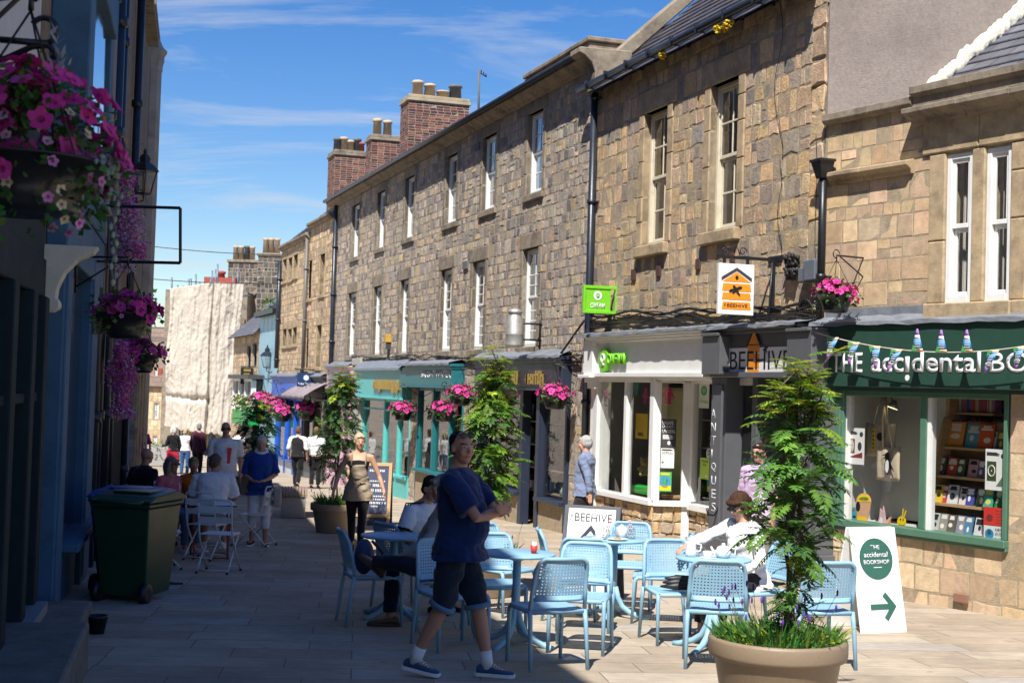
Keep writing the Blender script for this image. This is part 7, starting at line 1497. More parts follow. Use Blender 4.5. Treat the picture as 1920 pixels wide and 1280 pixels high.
def make_basket(name, label, r, n, seed, fr, wallside=None, leafn=260, silver=70, trail=0, chains=True, small=0, up=.62, bh=.9, ls=1):
    """bowl with trailing plants; local origin at the rim centre"""
    random.seed(seed); t = thing(name, label, 'hanging basket'); k = MB()
    k.lathe([(r * .30, -r * 1.02), (r * .52, -r * 1.0), (r * .64, -r * .86), (r * .62, -r * .74), (r * .68, -r * .66), (r * .66, -r * .6), (r * .84, -r * .3), (r * .94, -r * .06), (r * 1.0, -r * .04), (r * 1.0, 0), (r * .9, 0), (r * .86, -r * .1), (0, -r * .12)], 30); k.v = [(x, y, z * bh) for x, y, z in k.v]; obj('bowl', k, mat('black_plastic_bowl', (.012, .012, .013), .3, var=.1, bump=.002, bscale=8), t)
    lf = MB()
    def shell(lo=.05): 
        a = R(0, 6.28); e = R(lo, 1) * pi / 2; rr = r * R(.75, 1.22); return Vector((rr * cos(e) * cos(a) * 1.05, rr * cos(e) * sin(a) * 1.05, rr * sin(e) * up)), Vector((cos(e) * cos(a), cos(e) * sin(a), sin(e) * .8 + .15))
    for i in range(leafn):
        p, d = shell(-.55); p *= R(.55, 1.1); leaflet(lf, p, (d + Vector((R(-.8, .8), R(-.8, .8), R(-.6, .3)))).normalized(), (d + Vector((R(-.5, .5), R(-.5, .5), .3))).normalized(), R(.05, .09) * r / .26 * ls, R(.016, .026) * r / .26 * ls, tuple(x * R(.6, 1.3) for x in random.choice(GREENS)))
    for i in range(silver):
        a = R(-.6, 1.6) + seed; z = -r * R(-.1, .85) * bh; p = Vector((r * 1.04 * cos(a), r * 1.04 * sin(a), z)); lf.col = tuple(x * R(.7, 1.2) for x in (.26, .32, .27)); lf.ell(p, .018 * r / .26, .018 * r / .26, .012 * r / .26, 6, 3)
    lf.col = None; obj('foliage', lf, LEAF, t)
    fl = MB()
    for i in range(n): p, d = shell(.02 if i % 4 else -.3); petunia(fl, p * 1.04, d + Vector((R(-.3, .3), R(-.3, .3), R(-.1, .2))), fr * R(.8, 1.15), random.choice(MAG))
    for i in range(small): p, d = shell(-.5); p.z -= r * .1; petunia(fl, p, d, fr * .45, random.choice([(.72, .25, .5), (.75, .45, .6), (.7, .6, .35)]))
    fl.col = None; obj('flowers', fl, PETAL, t)
    if chains:
        c = MB()
        for i in range(3): a = 2 * pi * i / 3 + .4; c.tube([Vector((r * .95 * cos(a), r * .95 * sin(a), 0)), Vector((0, 0, r * 1.75))], .005, 4)
        obj('chain', c, IRON, t)
        c = MB(); c.tube([Vector((0, 0, r * 1.75)), Vector((0, 0, r * 1.95)), Vector((0, r * 2.0, r * 1.95))], .011, 6); c.tube([Vector((0, r * .2, r * 1.93)), Vector((0, r * 2.0, r * .9))], .009, 6); c.tube([Vector((0, r * 2.0, r * 2.3)), Vector((0, r * 2.0, r * .7))], .012, 6)
        c.tube([Vector((0, -r * .02 + .05 * cos(u / 2), r * 2.02 + .05 * sin(u / 2))) for u in range(10)], .007, 4); obj('bracket', c, IRON, t)
    return t
BG = 'hanging baskets of pink petunias on the sunny side'
BR0 = make_basket('hanging_basket', 'pink petunia basket above the left end of the dark green shop sign', .235, 85, 21, .042, leafn=260)
def put_basket(o, px, py_rim, wpx, F, r=.215, label=None, rot=0, first=False):
    """bracket's local +y points into the wall"""
    s, z = F.inv(px, py_rim, .43); p = F.p(s, z, .43); rz = yaw(-F.n.x, -F.n.y)
    if first: o.location = p; o.rotation_euler.z = rz; o['group'] = BG; return o
    return dup(o, p, rz, label, BG)
put_basket(BR0, 1567, 552, 70, F2, first=True)
BR1 = make_basket('hanging_basket', 'pink petunia basket overlapping the dark shopfront and black downpipe', .275, 95, 33, .048, leafn=300)
put_basket(BR1, 1041, 740, 74, F1, first=True)
for o, px, py, lab, sc in ((BR1, 866, 738, 'pink petunia basket at the right end of the teal fascia, above the tree', 1.0), (BR0, 832, 768, 'lower pink petunia basket in front of the teal shop window', 1.18), (BR1, 755, 768, 'pink petunia basket in front of the turquoise shopfront', 1.05), (BR0, 577, 768, 'pink petunia basket at the dark doorway below the navy hexagon sign', 1.6), (BR1, 529, 772, 'lowest pink petunia basket at the bright blue shopfront', 1.4), (BR0, 517, 757, 'middle pink petunia basket at the bright blue shopfront', 1.7), (BR1, 492, 748, 'farthest pink petunia basket, left of the bright blue shopfront', 1.5)):
    d_ = put_basket(o, px, py, 60, F1, label=lab); d_.scale = (sc,) * 3
t = make_basket('hanging_basket', 'big dark bowl of magenta petunias hanging nearest the camera, top left', .30, 125, 44, .042, leafn=1300, silver=22, small=90, up=.95, bh=.62, ls=.55); q = at(46, 302, 4.9); t.location = q; t.rotation_euler.z = radians(60); tag(t, group='hanging baskets on the shaded side')
lf = MB(); random.seed(12); P = []
for i in range(14): P.append(Vector((.24 + .012 * sin(i), -.2, -.04 - .028 * i)))
lf.col = (.2, .25, .2); lf.tube(P, .003, 4)
for i in range(1, 14): lf.col = tuple(x * R(.8, 1.2) for x in (.3, .36, .3)); lf.ell(P[i] + Vector((R(-.02, .02), 0, 0)), .011, .004, .013, 6, 4)
for i in range(90): a = R(-1.5, .2); lf.col = tuple(x * R(.6, 1.2) for x in (.28, .32, .30)); lf.ell(Vector((.31 * cos(a), .31 * sin(a), R(-.12, .05))), R(.006, .018), .006, R(.006, .016), 5, 3)
for i in range(24): pp = Vector((.02 + R(-.03, .03), -.12 + R(-.03, .03), .16 + .012 * i)); leaflet(lf, pp, Vector((R(-1, 1), R(-1, 1), .9)).normalized(), Vector((R(-1, 1), R(-1, 1), .2)).normalized(), .06, .008, (.34, .36, .38))
lf.col = None; obj('silver_trailer', lf, LEAF, t)
t = make_basket('hanging_basket', 'shaded magenta basket below the empty sign frame', .27, 110, 51, .048, leafn=380, silver=140, small=10, bh=.85); q = at(236, 588, 13.2); t.location = q; t.rotation_euler.z = radians(75); tag(t, group='hanging baskets on the shaded side')
t = make_basket('hanging_basket', 'smaller shaded magenta basket just below and behind its neighbour', .27, 90, 52, .052, leafn=300, silver=60, bh=.85); q = at(262, 664, 18); t.location = q; t.rotation_euler.z = radians(75); tag(t, group='hanging baskets on the shaded side')
k = MB(); a = at(-30, 72, 4.9); b = at(92, 82, 4.9); k.tube([a, b], .013, 6); c0 = b + Vector((-.02, 0, .045)); k.tube([b] + [c0 + Vector((.045 * cos(u), 0, .045 * sin(u))) for u in [-1.2 + .35 * i for i in range(12)]], .011, 6); k.tube([at(-30, 128, 4.9), at(60, 88, 4.9), at(90, 85, 4.9), at(104, 98, 4.9), at(100, 112, 4.9)], .012, 6); k.tube([a + Vector((-.75, .05, 0)), a], .014, 6)
tag(obj('basket_bracket', k, IRON, None, loc=a), 'scrolled black iron bracket above the nearest hanging basket', 'bracket')
# ---- flower garlands on the shaded wall
def garland(px, w, y0, y1, d, n, seed, label, pale):
    random.seed(seed); k = MB(); a, b = at(px, y0, d), at(px, y1, d); root = thing('flower_garland', label, 'garland', a, 0, 'artificial blossom garlands')
    for i in range(n):
        f = R(0, 1); ww = w * (.65 + .35 * sin(f * 9 + seed)); p = a.lerp(b, f) + Vector((R(-ww, ww) * R(.3, 1), R(-.18, .18), R(-.03, .03))); 
        col = random.choice([(.62, .12, .40), (.70, .28, .52), (.52, .06, .34)]) if R(0, 1) > pale(f) else random.choice([(.66, .56, .70), (.7, .62, .72), (.55, .45, .62)])
        d_ = Vector((R(-1, 1), R(-1, .2), R(-1, .3))).normalized(); s = d_.cross(Vector((R(-1, 1), R(-1, 1), R(-1, 1)))).normalized() * R(.008, .015); L = R(.025, .05); k.col = tuple(x * R(.7, 1.2) for x in col); k.add([p - s * .3, p + s * .3, p + d_ * L * .6 + s, p + d_ * L, p + d_ * L * .6 - s], [(0, 1, 2, 3, 4)], False)
    k.col = None; obj('blossom', k, PETAL, root); return root
garland(236, .27, 318, 505, 17.5, 6500, 3, 'pale pink blossom garland hanging behind the empty sign frame', lambda f: .25 + .5 * f)
garland(230, .22, 640, 780, 17.5, 4200, 4, 'deep pink blossom garland hanging below the shaded baskets', lambda f: .12 + .25 * (f > .85)); garland(262, .1, 455, 480, 17.3, 500, 7, 'small spray of dark pink blossom poking out of the sign frame', lambda f: .1)
garland(262, .16, 805, 850, 30, 500, 8, 'low clump of magenta blossom at the foot of the shaded wall', lambda f: .1)
# ---- window box and far planting
wb_ = thing('window_box', 'bright green window box of daisies below the white bay', 'window box', F1.p(ss(450), .2, .8)); s, z = F1.inv(450, 782, .9); k = MB(); a, b, c, d = rect(F1, 435, 466, 768, 796, .9); fbox(k, F1, a, b, c, d, .5, .9); obj('trough', k, plain('bright_box_green', (.01, .28, .06), .4), wb_, .01); k = MB(); random.seed(3)
for i in range(260): p = F1.p(R(a, b), d + R(-.1, .6), R(.5, 1.0)); k.col = random.choice(GREENS + [(.7, .7, .6), (.7, .68, .6), (.7, .5, .1)]); k.ell(p, R(.03, .07), R(.03, .07), R(.03, .06), 5, 3)
k.col = None; obj('daisies', k, LEAF, wb_)
p = at(300, 870, 56); p.z = gz(56); k = MB(); k.box(p.x - 1.1, p.x + 1.4, 56, 57.2, p.z, p.z + .75); sp = tag(obj('stone_trough', k, CONC, None, .03, loc=p), 'long pale stone planting trough at the end of the shaded row', 'planter'); bedding((p.x + .1, 56.5, p.z), 1.0, .7, 260, 'yellow-green shrubs growing in the far stone trough', 9, tall=.6)
for px, py, d, r_ in ((286, 580, 70, .5), (280, 575, 70, .4)): pass
k = MB(); random.seed(2)
for i in range(40): q = at(R(272, 292), R(548, 585), 68); leaflet(k, q, Vector((R(-1, 1), R(-1, 1), R(-1, 1))).normalized(), Vector((R(-1, 1), R(-1, 1), R(-1, 1))).normalized(), R(.2, .4), .1, (.05, .13, .03))
k.col = None; t = thing('street_tree', 'tip of a leafy tree peeping past the shaded row beside the baskets', 'tree', (at(275, 600, 68).x - .6, 68, gz(68))); obj('crown', k, LEAF, t); k = MB(); c = at(275, 580, 68); k.tube([(c.x - .6, 68, gz(68)), (c.x - .5, 68, c.z - .5), c + Vector((.2, 0, .3))], [.15, .1, .03], 6); obj('trunk', k, BARK, t)
k = MB(); random.seed(6)
for i in range(60): s = R(40.5, 47); q = F1.p(s, 4.75 + R(0, .35), -.3 + R(-.3, .3)); leaflet(k, q, Vector((R(-1, 1), R(-1, 1), R(0, 1))).normalized(), Vector((R(-1, 1), R(-1, 1), R(-1, 1))).normalized(), R(.15, .35), .05, random.choice(GREENS))
k.col = None; tag(obj('gutter_weeds', k, LEAF, None, loc=F1.p(43, 4.8, 0)), 'green weeds sprouting from the gutter above the pale blue boards', 'weeds', kind='stuff')
# overhead wires
for y0, y1, lab in ((462, 478, 'upper thin cable strung across the street above the sheeting'), (523, 532, 'lower thin cable strung across the street just above the sheeting')):
    k = MB(); P = [at(285 + 240 * i / 16, y0 + (y1 - y0) * i / 16 + 3 * sin(pi * i / 16), 45) for i in range(17)]; k.tube(P, .012, 4); tag(obj('overhead_cable', k, CABLE, None, loc=P[0]), lab, 'cable')
# ================================================================== people
SKIN = mat('skin', attr=True, rough=.55, var=.06, vscale=12, spec=.35)
def cloth(name, c, **k): return mat('cloth_' + name, c, k.pop('rough', .9), var=.1, vscale=9, bump=.0012, bscale=220, sheen=.15, spec=.15, **k)
def loft(mb, secs, xd, n=20, pw=2.4):
    """closed body section: (centre, half width, half depth front, half depth back)"""
    xd = Vector(xd).normalized(); vs = []; fs = []; N = len(secs)
    for i, (c, rx, rf, rb) in enumerate(secs):
        c = Vector(c); t = (Vector(secs[min(i + 1, N - 1)][0]) - Vector(secs[max(i - 1, 0)][0])).normalized(); yd = t.cross(xd).normalized()
        for k in range(n):
            a = 2 * pi * k / n; cx, sy = cos(a), sin(a); q = (abs(cx) ** pw + abs(sy) ** pw) ** (-1 / pw)
            vs.append(c + xd * (rx * cx * q) + yd * ((rf if sy > 0 else rb) * sy * q))
    for i in range(N - 1):
        for k in range(n): j = (k + 1) % n; fs.append((i * n + k, i * n + j, (i + 1) * n + j, (i + 1) * n + k))
    fs.append(tuple(range(n))[::-1]); fs.append(tuple(range((N - 1) * n, N * n))); mb.add(vs, fs, True)
def bake(name, mb, m, parent, X, vox, wr=0, colf=None, smooth=5, seed=0, fac=.5):
    me = bpy.data.meshes.new(name); me.from_pydata([tuple(v) for v in mb.v], [], mb.f); bm = bmesh.new(); bm.from_mesh(me); bmesh.ops.recalc_face_normals(bm, faces=bm.faces); bm.to_mesh(me); bm.free()
    o = bpy.data.objects.new(name, me); COL.objects.link(o); r = o.modifiers.new('r', 'REMESH'); r.mode = 'VOXEL'; r.voxel_size = vox; s = o.modifiers.new('s', 'SMOOTH'); s.factor = fac; s.iterations = smooth
    bpy.context.view_layer.update(); m2 = bpy.data.meshes.new_from_object(o.evaluated_get(bpy.context.evaluated_depsgraph_get())); bpy.data.objects.remove(o); bpy.data.meshes.remove(me)
    if wr:
        nrm = [v.normal.copy() for v in m2.vertices]
        for v, nn in zip(m2.vertices, nrm):
            q = v.co; d = noise.noise((q.x * 5 + seed, q.y * 5, q.z * 11 + q.x * 5)) * 1.0 + .8 * abs(noise.noise((q.x * 9 - q.z * 7, q.y * 9 + seed, q.z * 16))) - .3; d += .9 * abs(noise.noise((q.x * 4 + q.z * 5 + seed, q.y * 4 - q.z * 3, q.z * 4))) ; v.co = q + nn * ((d - .25) * wr * 1.25)
    m2.name = name; m2.materials.clear(); m2.materials.append(m); m2.polygons.foreach_set('use_smooth', [True] * len(m2.polygons))
    if colf:
        a = m2.attributes.new('Col', 'FLOAT_COLOR', 'POINT'); fl = []
        for v in m2.vertices: c = colf(v.co); fl += [c[0], c[1], c[2], 1]
        a.data.foreach_set('color', fl)
    m2.transform(WM[parent].inverted() @ X); ob = bpy.data.objects.new(name, m2); link(ob, parent); return ob
def V(*a): return Vector(a)
def hand(mb, w, d, n, side, curl=.5, r=1.0):
    """palm, four bent fingers of different lengths and a thumb from the side of the palm; d along hand, n out of the palm"""
    d = d.normalized(); n = (n - d * n.dot(d)).normalized(); s = d.cross(n).normalized() * side
    rot = Matrix((s, d, n)).transposed(); mb.ell(w + d * .05, .041 * r, .052 * r, .016 * r, 10, 6, rot); mb.tube([w - d * .01, w + d * .03], [.026 * r, .03 * r], 8)
    for i, L in enumerate((.068, .078, .073, .056)):
        b = w + d * .088 + s * ((i - 1.5) * -.019 * r); P = [b - d * .02]; q = b.copy(); ang = .15; dd = d
        for f in (.45, .32, .26): q = q + dd * L * f; P.append(q.copy()); ang += curl * .75; dd = (d * cos(ang) + n * sin(ang)).normalized()
        mb.tube(P, [.0095 * r, .0095 * r, .0085 * r, .0065 * r], 6)
    b = w + d * .03 + s * .03; mb.tube([b, b + s * .022 + d * .025 + n * .012, b + s * .028 + d * .05 + n * .026, b + s * .02 + d * .068 + n * .034], [.014 * r, .0115 * r, .0095 * r, .007 * r], 6)
SITZ = .46
def person(label, pos, face, H=1.75, sit=False, girth=1.0, belly=0, fem=False, skin=(.50, .30, .21), hair=None, top=None, bottom=None, shoes=None, arms=None, legs=None, lean=0, head=(0, 0), vox=.012, extras=None, seat=SITZ, headturn=0):
    """arms: {'L':(elbow, wrist, hand dir, palm normal), 'R':...}; legs: {'L':(knee, ankle, toe dir)}; local x right, y forward, z up at 1.75 m"""
    t = thing('person', label, 'person', pos, 0); sc = H / 1.75; X = Matrix.Translation(pos) @ Matrix.Rotation(yaw(*face), 4, 'Z') @ Matrix.Scale(sc, 4); vox = vox / sc
    dz = (seat / sc + .10 - .95) if sit else 0; pel = V(0, 0, .95 + dz)
    L = math.radians(lean); up = V(0, sin(L), cos(L)); fw = V(0, cos(L), -sin(L)); S = lambda h, f=0: pel + up * (h - .95) + fw * f
    g = girth; sh = .185 * (1 + (g - 1) * .5) * (.92 if fem else 1); hw = .165 * g * (1.04 if fem else 1)
    wst = .14 * g * (.92 if fem else 1)
    tor = [(S(.86), hw * .75, .09 * g, .10 * g), (S(.93), hw, .115 * g + belly * .4, .125 * g), (S(1.04), wst * 1.04, .105 * g + belly, .10 * g), (S(1.14), wst, .105 * g + belly * .9, .098 * g), (S(1.25), wst * 1.08, .115 * g + belly * .35 + (.02 if fem else 0), .105 * g), (S(1.34), sh * .93, .11 * g + (.015 if fem else 0), .105 * g), (S(1.42), sh * .86, .08 * g, .09 * g), (S(1.465), sh * .55, .058, .065), (S(1.495), .062, .05, .055)]
    b = MB(); loft(b, tor, (1, 0, 0))
    hy, hp = math.radians(head[0]), math.radians(head[1]); RH = Matrix.Rotation(-hy, 3, 'Z') @ Matrix.Rotation(-hp, 3, 'X')
    nb = S(1.47, .0); hc = S(1.60) + V(0, .012, .025) + RH @ V(0, .015, 0); hd = lambda x, y, z: hc + RH @ V(x, y, z)
    b.tube([nb - up * .04, S(1.52, .008), hd(0, -.015, -.07)], [.062, .054, .054], 12)
    b.ell(hd(0, -.012, .022), .074, .094, .092, 18, 12, RH); b.ell(hd(0, .028, -.045), .058, .062, .072, 14, 10, RH); b.ell(hd(0, .062, -.088), .03, .026, .024, 10, 6, RH); b.ell(hd(0, .06, .012), .056, .03, .045, 12, 8, RH)
    b.tube([hd(0, .086, .012), hd(0, .104, -.022), hd(0, .09, -.032)], [.009, .015, .011], 8); b.ell(hd(0, .082, -.058), .024, .012, .01, 8, 6, RH)
    for s in (-1, 1): b.ell(hd(s * .076, -.008, -.012), .010, .022, .033, 8, 6, RH); b.ell(hd(s * .042, .064, -.03), .022, .02, .022, 8, 6, RH)
    shl = {}
    for s, nm in ((-1, 'L'), (1, 'R')):
        P = S(1.41) + V(s * sh, 0, 0); shl[nm] = P
    A = {}; arms = arms or {}
    for s, nm in ((-1, 'L'), (1, 'R')):
        e, w, hd_, pn, *cu = arms.get(nm, (V(s * .255, -.03, 1.12), V(s * .265, .05, .88), V(0, .1, -1), V(-s, 0, 0)))
        up_ = V(0, 0, dz) if sit else V(0, 0, 0); e, w = V(*e) + up_, V(*w) + up_; P = shl[nm]; A[nm] = (P, e, w); q = .95 + .05 * g; f = .88 if fem else 1
        b.tube([P - V(s * .05, 0, 0), P + V(s * .008, 0, -.005), P.lerp(e, .45), e, e.lerp(w, .35), w], [.052 * f, .055 * q * f, .047 * q * f, .039 * q * f, .041 * q * f, .026 * f], 10)
        hand(b, w, V(*hd_), V(*pn), s, cu[0] if cu else .5, .94 if fem else 1)
    G = {}; legs = legs or {}
    for s, nm in ((-1, 'L'), (1, 'R')):
        hipP = pel + V(s * .09, 0, -.05)
        if nm in legs: kn, an, td = legs[nm]
        elif sit: kn, an, td = V(s * .13, .44, seat / sc + .06), V(s * .13, .46, .08), (s * .15, 1, 0)
        else: kn, an, td = V(s * .10, .015, .50), V(s * .105, -.02, .085), (s * .2, 1, 0)
        kn, an = V(*kn), V(*an); G[nm] = (hipP, kn, an, V(*td).normalized()); f = .95 + .05 * g
        b.tube([hipP, hipP.lerp(kn, .3), hipP.lerp(kn, .7), kn, kn.lerp(an, .3), kn.lerp(an, .7), an], [.088 * f, .085 * f, .066 * f, .055 * f, .057 * f, .043, .036], 12)
        td = G[nm][3]; b.tube([an - V(0, 0, .03) - td * .03, an + td * .06 - V(0, 0, .035), an + td * .15 - V(0, 0, .055)], [.036, .036, .024], 8)
    eyes = [hd(s * .032, .086, .008) for s in (-1, 1)]; mouth = hd(0, .092, -.058); brow = [hd(s * .033, .088, .03) for s in (-1, 1)]; ck = [hd(s * .045, .075, -.03) for s in (-1, 1)]; nose = hd(0, .1, -.02)
    hb = tuple(x * .6 for x in (hair or {}).get('c', skin))
    def cf(q):
        if (q - hc).length > .17:
            return skin
        for e in eyes:
            l = ((q - e) * 1).length
            if l < .008: return (.03, .02, .015)
            if l < .0145: return (.42, .36, .32)
        d = RH.transposed() @ (q - mouth)
        if abs(d.x) < .025 and abs(d.z) < .009 and d.y > -.02: return (skin[0] * .78, skin[1] * .55, skin[2] * .55)
        for e in brow:
            d = RH.transposed() @ (q - e)
            if abs(d.x) < .02 and abs(d.z) < .006: return hb
        for e in ck + [nose]:
            if (q - e).length < .03: return (skin[0] * 1.03, skin[1] * .92, skin[2] * .9)
        return skin
    bake('body', b, SKIN, t, X, vox, 0, cf, 3, fac=.4)
    e_ = .016
    if hair: 
        st = hair['style']; h = MB(); hs = 1
        if st != 'bald':
            z0 = {'short': .03, 'bob': -.03, 'long': -.03, 'up': .015, 'crop': .045}[st]
            h.ell(hd(0, -.034 if st == 'crop' else -.022, .03 if st == 'crop' else .034), *((.079, .092, .086) if st == 'crop' else (.09, .108, .1) if st == 'bob' else (.083, .1, .092)), 18, 12, RH)
            if st != 'crop': h.ell(hd(0, -.05, -.005), .078, .07, .085, 14, 10, RH)
            else: h.ell(hd(0, -.05, .0), .07, .062, .07, 14, 10, RH)
            if st in ('bob', 'long'):
                for s in (-1, 1): h.tube([hd(s * .062, .03, .07), hd(s * .084, .012, .0), hd(s * .085, .0, -.07), hd(s * .078, -.01, -.11 if st == 'bob' else -.19)], [.028, .03, .034, .03], 10)
                h.tube([hd(0, -.08, .02), hd(0, -.085, -.06), hd(0, -.075, -.11 if st == 'bob' else -.2)], [.07, .07, .055], 12); h.tube([hd(-.066, .05, .05), hd(-.03, .08, .056), hd(.03, .082, .06), hd(.066, .05, .05)], [.03, .027, .027, .03], 8)
            if st == 'up': h.ell(hd(0, -.1, .06), .05, .045, .05, 12, 8, RH); h.tube([hd(-.05, .06, .062), hd(0, .078, .08), hd(.05, .06, .062)], .018, 8)
            if st == 'short': h.tube([hd(-.055, .058, .066), hd(0, .076, .078), hd(.055, .058, .066)], .018, 8)
            bake('hair', h, mat('hair_%.2f_%.2f_%.2f' % hair['c'], hair['c'], .8, var=.4, vscale=45, bump=.006, bscale=110, stretch=(1, 1, .3), spec=.12), t, X, max(.008 / sc, vox * .8), .007, None, 2, R(0, 9))
        if hair.get('glasses'):
            up_g = hair['glasses'] == 'head'; o = V(0, -.03, .085) if up_g else V(0, 0, 0); h = MB()
            for s in (-1, 1): h.ell(hd(s * .034, .098, .006) + RH @ o, .03, .008, .022, 12, 8, RH); h.tube([hd(s * .062, .092, .01) + RH @ o, hd(s * .08, .0, .008) + RH @ o], .0045, 5)
            h.tube([hd(-.01, .103, .01) + RH @ o, hd(.01, .103, .01) + RH @ o], .004, 5); h.v = [X @ Vector(q) for q in h.v]; obj('sunglasses', h, IRON, t)
    sd = R(0, 99)
    if top:
        c = MB(); hem = top.get('hem', .92); lo = [s for s in tor if True]; ez = top.get('ease', e_)
        secs = [(S(hem), (hw if hem < 1 else wst) + ez + top.get('flare', .012), .12 * g + belly * .55 + ez + top.get('flare', .012), .125 * g + ez + .008)] + [(q, rx + ez, rf + ez, rb + ez) for (q, rx, rf, rb) in tor if (q - pel).dot(up) + .95 > hem + .04]
        if top.get('tank'): secs = secs[:-3] + [(S(1.37), sh * .62, .10, .09)]
        else: secs = secs[:-1] + [(S(1.482), .078, .064, .068)]
        loft(c, secs, (1, 0, 0))
        if not top.get('tank'):
            for s, nm in ((-1, 'L'), (1, 'R')):
                P, el, w = A[nm]; sl_ = top.get('sleeve', .5); r = top.get('loose', 1.0); f = .9 if fem else 1
                if sl_ <= 1: Q = P.lerp(el, sl_); c.tube([P - V(s * .06, 0, -.005), P + V(s * .01, 0, 0), P.lerp(el, sl_ * .5), Q], [.062 * f, .07 * f, .066 * r * f, .064 * r * f], 14)
                else: Q = el.lerp(w, sl_ - 1); c.tube([P - V(s * .06, 0, -.005), P + V(s * .01, 0, 0), P.lerp(el, .5), el, el.lerp(Q, .5), Q], [.062 * f, .068 * f, .06 * r * f, .054 * r * f, .051 * r * f, .042 * r * f], 14)
        if top.get('collar'): c.tube([S(1.485) + V(.066 * cos(u), .058 * sin(u) + .005, .012) for u in [2 * pi * i / 16 for i in range(17)]], .015, 6)
        bake(top.get('name', 'shirt'), c, top['m'], t, X, vox, top.get('wr', .012), None, 3, sd)
    if bottom:
        c = MB(); ez = bottom.get('ease', .014); top_z = min(1.03, top.get('hem', 1) + .07) if top else 1.03
        secs = [(q, rx + ez * z_, rf + ez * z_, rb + ez * z_) for (q, rx, rf, rb) in tor for z_ in (1 if (q - pel).dot(up) < -.04 else 0 if top else 1,) if (q - pel).dot(up) + .95 < top_z + .02]; loft(c, [(S(.84), hw * .8, .1 * g, .11 * g)] + secs[1:], (1, 0, 0))
        for nm in ('L', 'R'):
            hp_, kn, an, td = G[nm]; ln = bottom.get('len', 1.9); r = bottom.get('loose', 1.0)
            if bottom.get('skirt'): continue
            if ln <= 1: Q = hp_.lerp(kn, ln); c.tube([hp_ + V(0, 0, .02), hp_.lerp(kn, .3), hp_.lerp(kn, min(ln, .7)), Q], [.1, .1 * r, .088 * r, .084 * r], 14)
            else: Q = kn.lerp(an, ln - 1); c.tube([hp_ + V(0, 0, .02), hp_.lerp(kn, .3), hp_.lerp(kn, .7), kn, kn.lerp(Q, .5), Q], [.1, .098 * (.5 + .5 * r), .082 * r, .07 * r, .066 * r, .058 * r * bottom.get('taper', 1)], 14)
        if bottom.get('skirt'): loft(c, [(S(.56), hw * 1.35, .2, .2), (S(.9), hw + .03, .14, .15), (S(1.04), wst + .02, .11, .11)], (1, 0, 0))
        bake(bottom.get('name', 'trousers'), c, bottom['m'], t, X, vox, bottom.get('wr', .008), None, 3, sd + 3)
        if bottom.get('cuff'):
            for nm in ('L', 'R'):
                hp_, kn, an, td = G[nm]; ln = bottom['len']; k = MB(); a, q = (hp_.lerp(kn, ln - .1), hp_.lerp(kn, ln + .01)) if ln <= 1 else (kn.lerp(an, ln - 1 - .05), kn.lerp(an, ln - .97)); k.tube([a, q], [.083 * bottom.get('loose', 1), .084 * bottom.get('loose', 1)], 18); k.v = [X @ Vector(v) for v in k.v]; obj('rolled_cuff', k, bottom['cuff'], t)
    for nm in ('L', 'R'):
        if not shoes: break
        hp_, kn, an, td = G[nm]; base = an - V(0, 0, .085); sd_ = td.cross(UP).normalized(); k = MB(); tz = td.copy()
        prof = [(-.085, .033, .06, 0), (-.06, .04, .078, 0), (0, .042, .082, 0), (.06, .043, .062, 0), (.12, .047, .045, 0), (.17, .042, .036, 0), (.195, .025, .025, .004)]
        vs = []; n = 12; upv = sd_.cross(td).normalized()
        for (f, w, h, z) in prof:
            for i in range(n): a = 2 * pi * i / n; vs.append(base + td * f + sd_ * (w * cos(a)) + upv * (z + .012 + h / 2 + h / 2 * sin(a)))
        fs = [(i * n + j, i * n + (j + 1) % n, (i + 1) * n + (j + 1) % n, (i + 1) * n + j) for i in range(len(prof) - 1) for j in range(n)] + [tuple(range(n)), tuple(range((len(prof) - 1) * n, len(prof) * n))]
        k.add(vs, fs, True); k.v = [X @ Vector(v) for v in k.v]; sh_ = obj('shoe', k, shoes['m'], t); s2 = sh_.modifiers.new('sub', 'SUBSURF'); s2.levels = s2.render_levels = 1
        if shoes.get('sole'):
            k = MB(); P = [(-.092, .03), (-.07, .043), (0, .044), (.06, .046), (.12, .051), (.17, .046), (.2, .026)]; k.extrude([base + td * f + sd_ * w + upv * .001 for f, w in P] + [base + td * f - sd_ * w + upv * .001 for f, w in P[::-1]], upv * .026); k.v = [X @ Vector(v) for v in k.v]; obj('sole', k, shoes['sole'], sh_, .004)
        if shoes.get('lace'):
            k = MB()
            for i in range(4): q = base + td * (.05 + .02 * i) + upv * (.082 - .008 * i); k.tube([q - sd_ * .024, q + upv * .004, q + sd_ * .024], .004, 5)
            k.v = [X @ Vector(v) for v in k.v]; obj('laces', k, PAPER, sh_)
        if shoes.get('sock'): k = MB(); k.tube([an - V(0, 0, .03), an + (kn - an).normalized() * shoes['sock']], [.042, .045], 14); k.v = [X @ Vector(v) for v in k.v]; obj('sock', k, plain('sock_white', (.7, .7, .7), .95), t)
    if extras: extras(t, X, dict(S=S, hd=hd, A=A, G=G, RH=RH, tor=tor, fw=fw, up=up, sh=sh))
    return t
def xtube(t, X, name, P, r, m, n=8): k = MB(); k.tube(P, r, n); k.v = [X @ Vector(v) for v in k.v]; return obj(name, k, m, t)
GREYH, WHITEH, BLONDE, BROWNH, DARKH, REDH = (.22, .21, .2), (.5, .48, .45), (.46, .36, .23), (.06, .035, .02), (.025, .018, .014), (.16, .05, .02)
WHT, BLKC, ROYAL, DENIM = cloth('white', (.66, .66, .68)), cloth('black', (.012, .012, .014)), cloth('royal_blue', (.012, .05, .24)), cloth('denim', (.05, .10, .19)); DDEN = cloth('dark_denim', (.012, .02, .04))
P2 = lambda px, d: (lambda q: Vector((q.x, d, gz(d))))(at(px, 900, d))
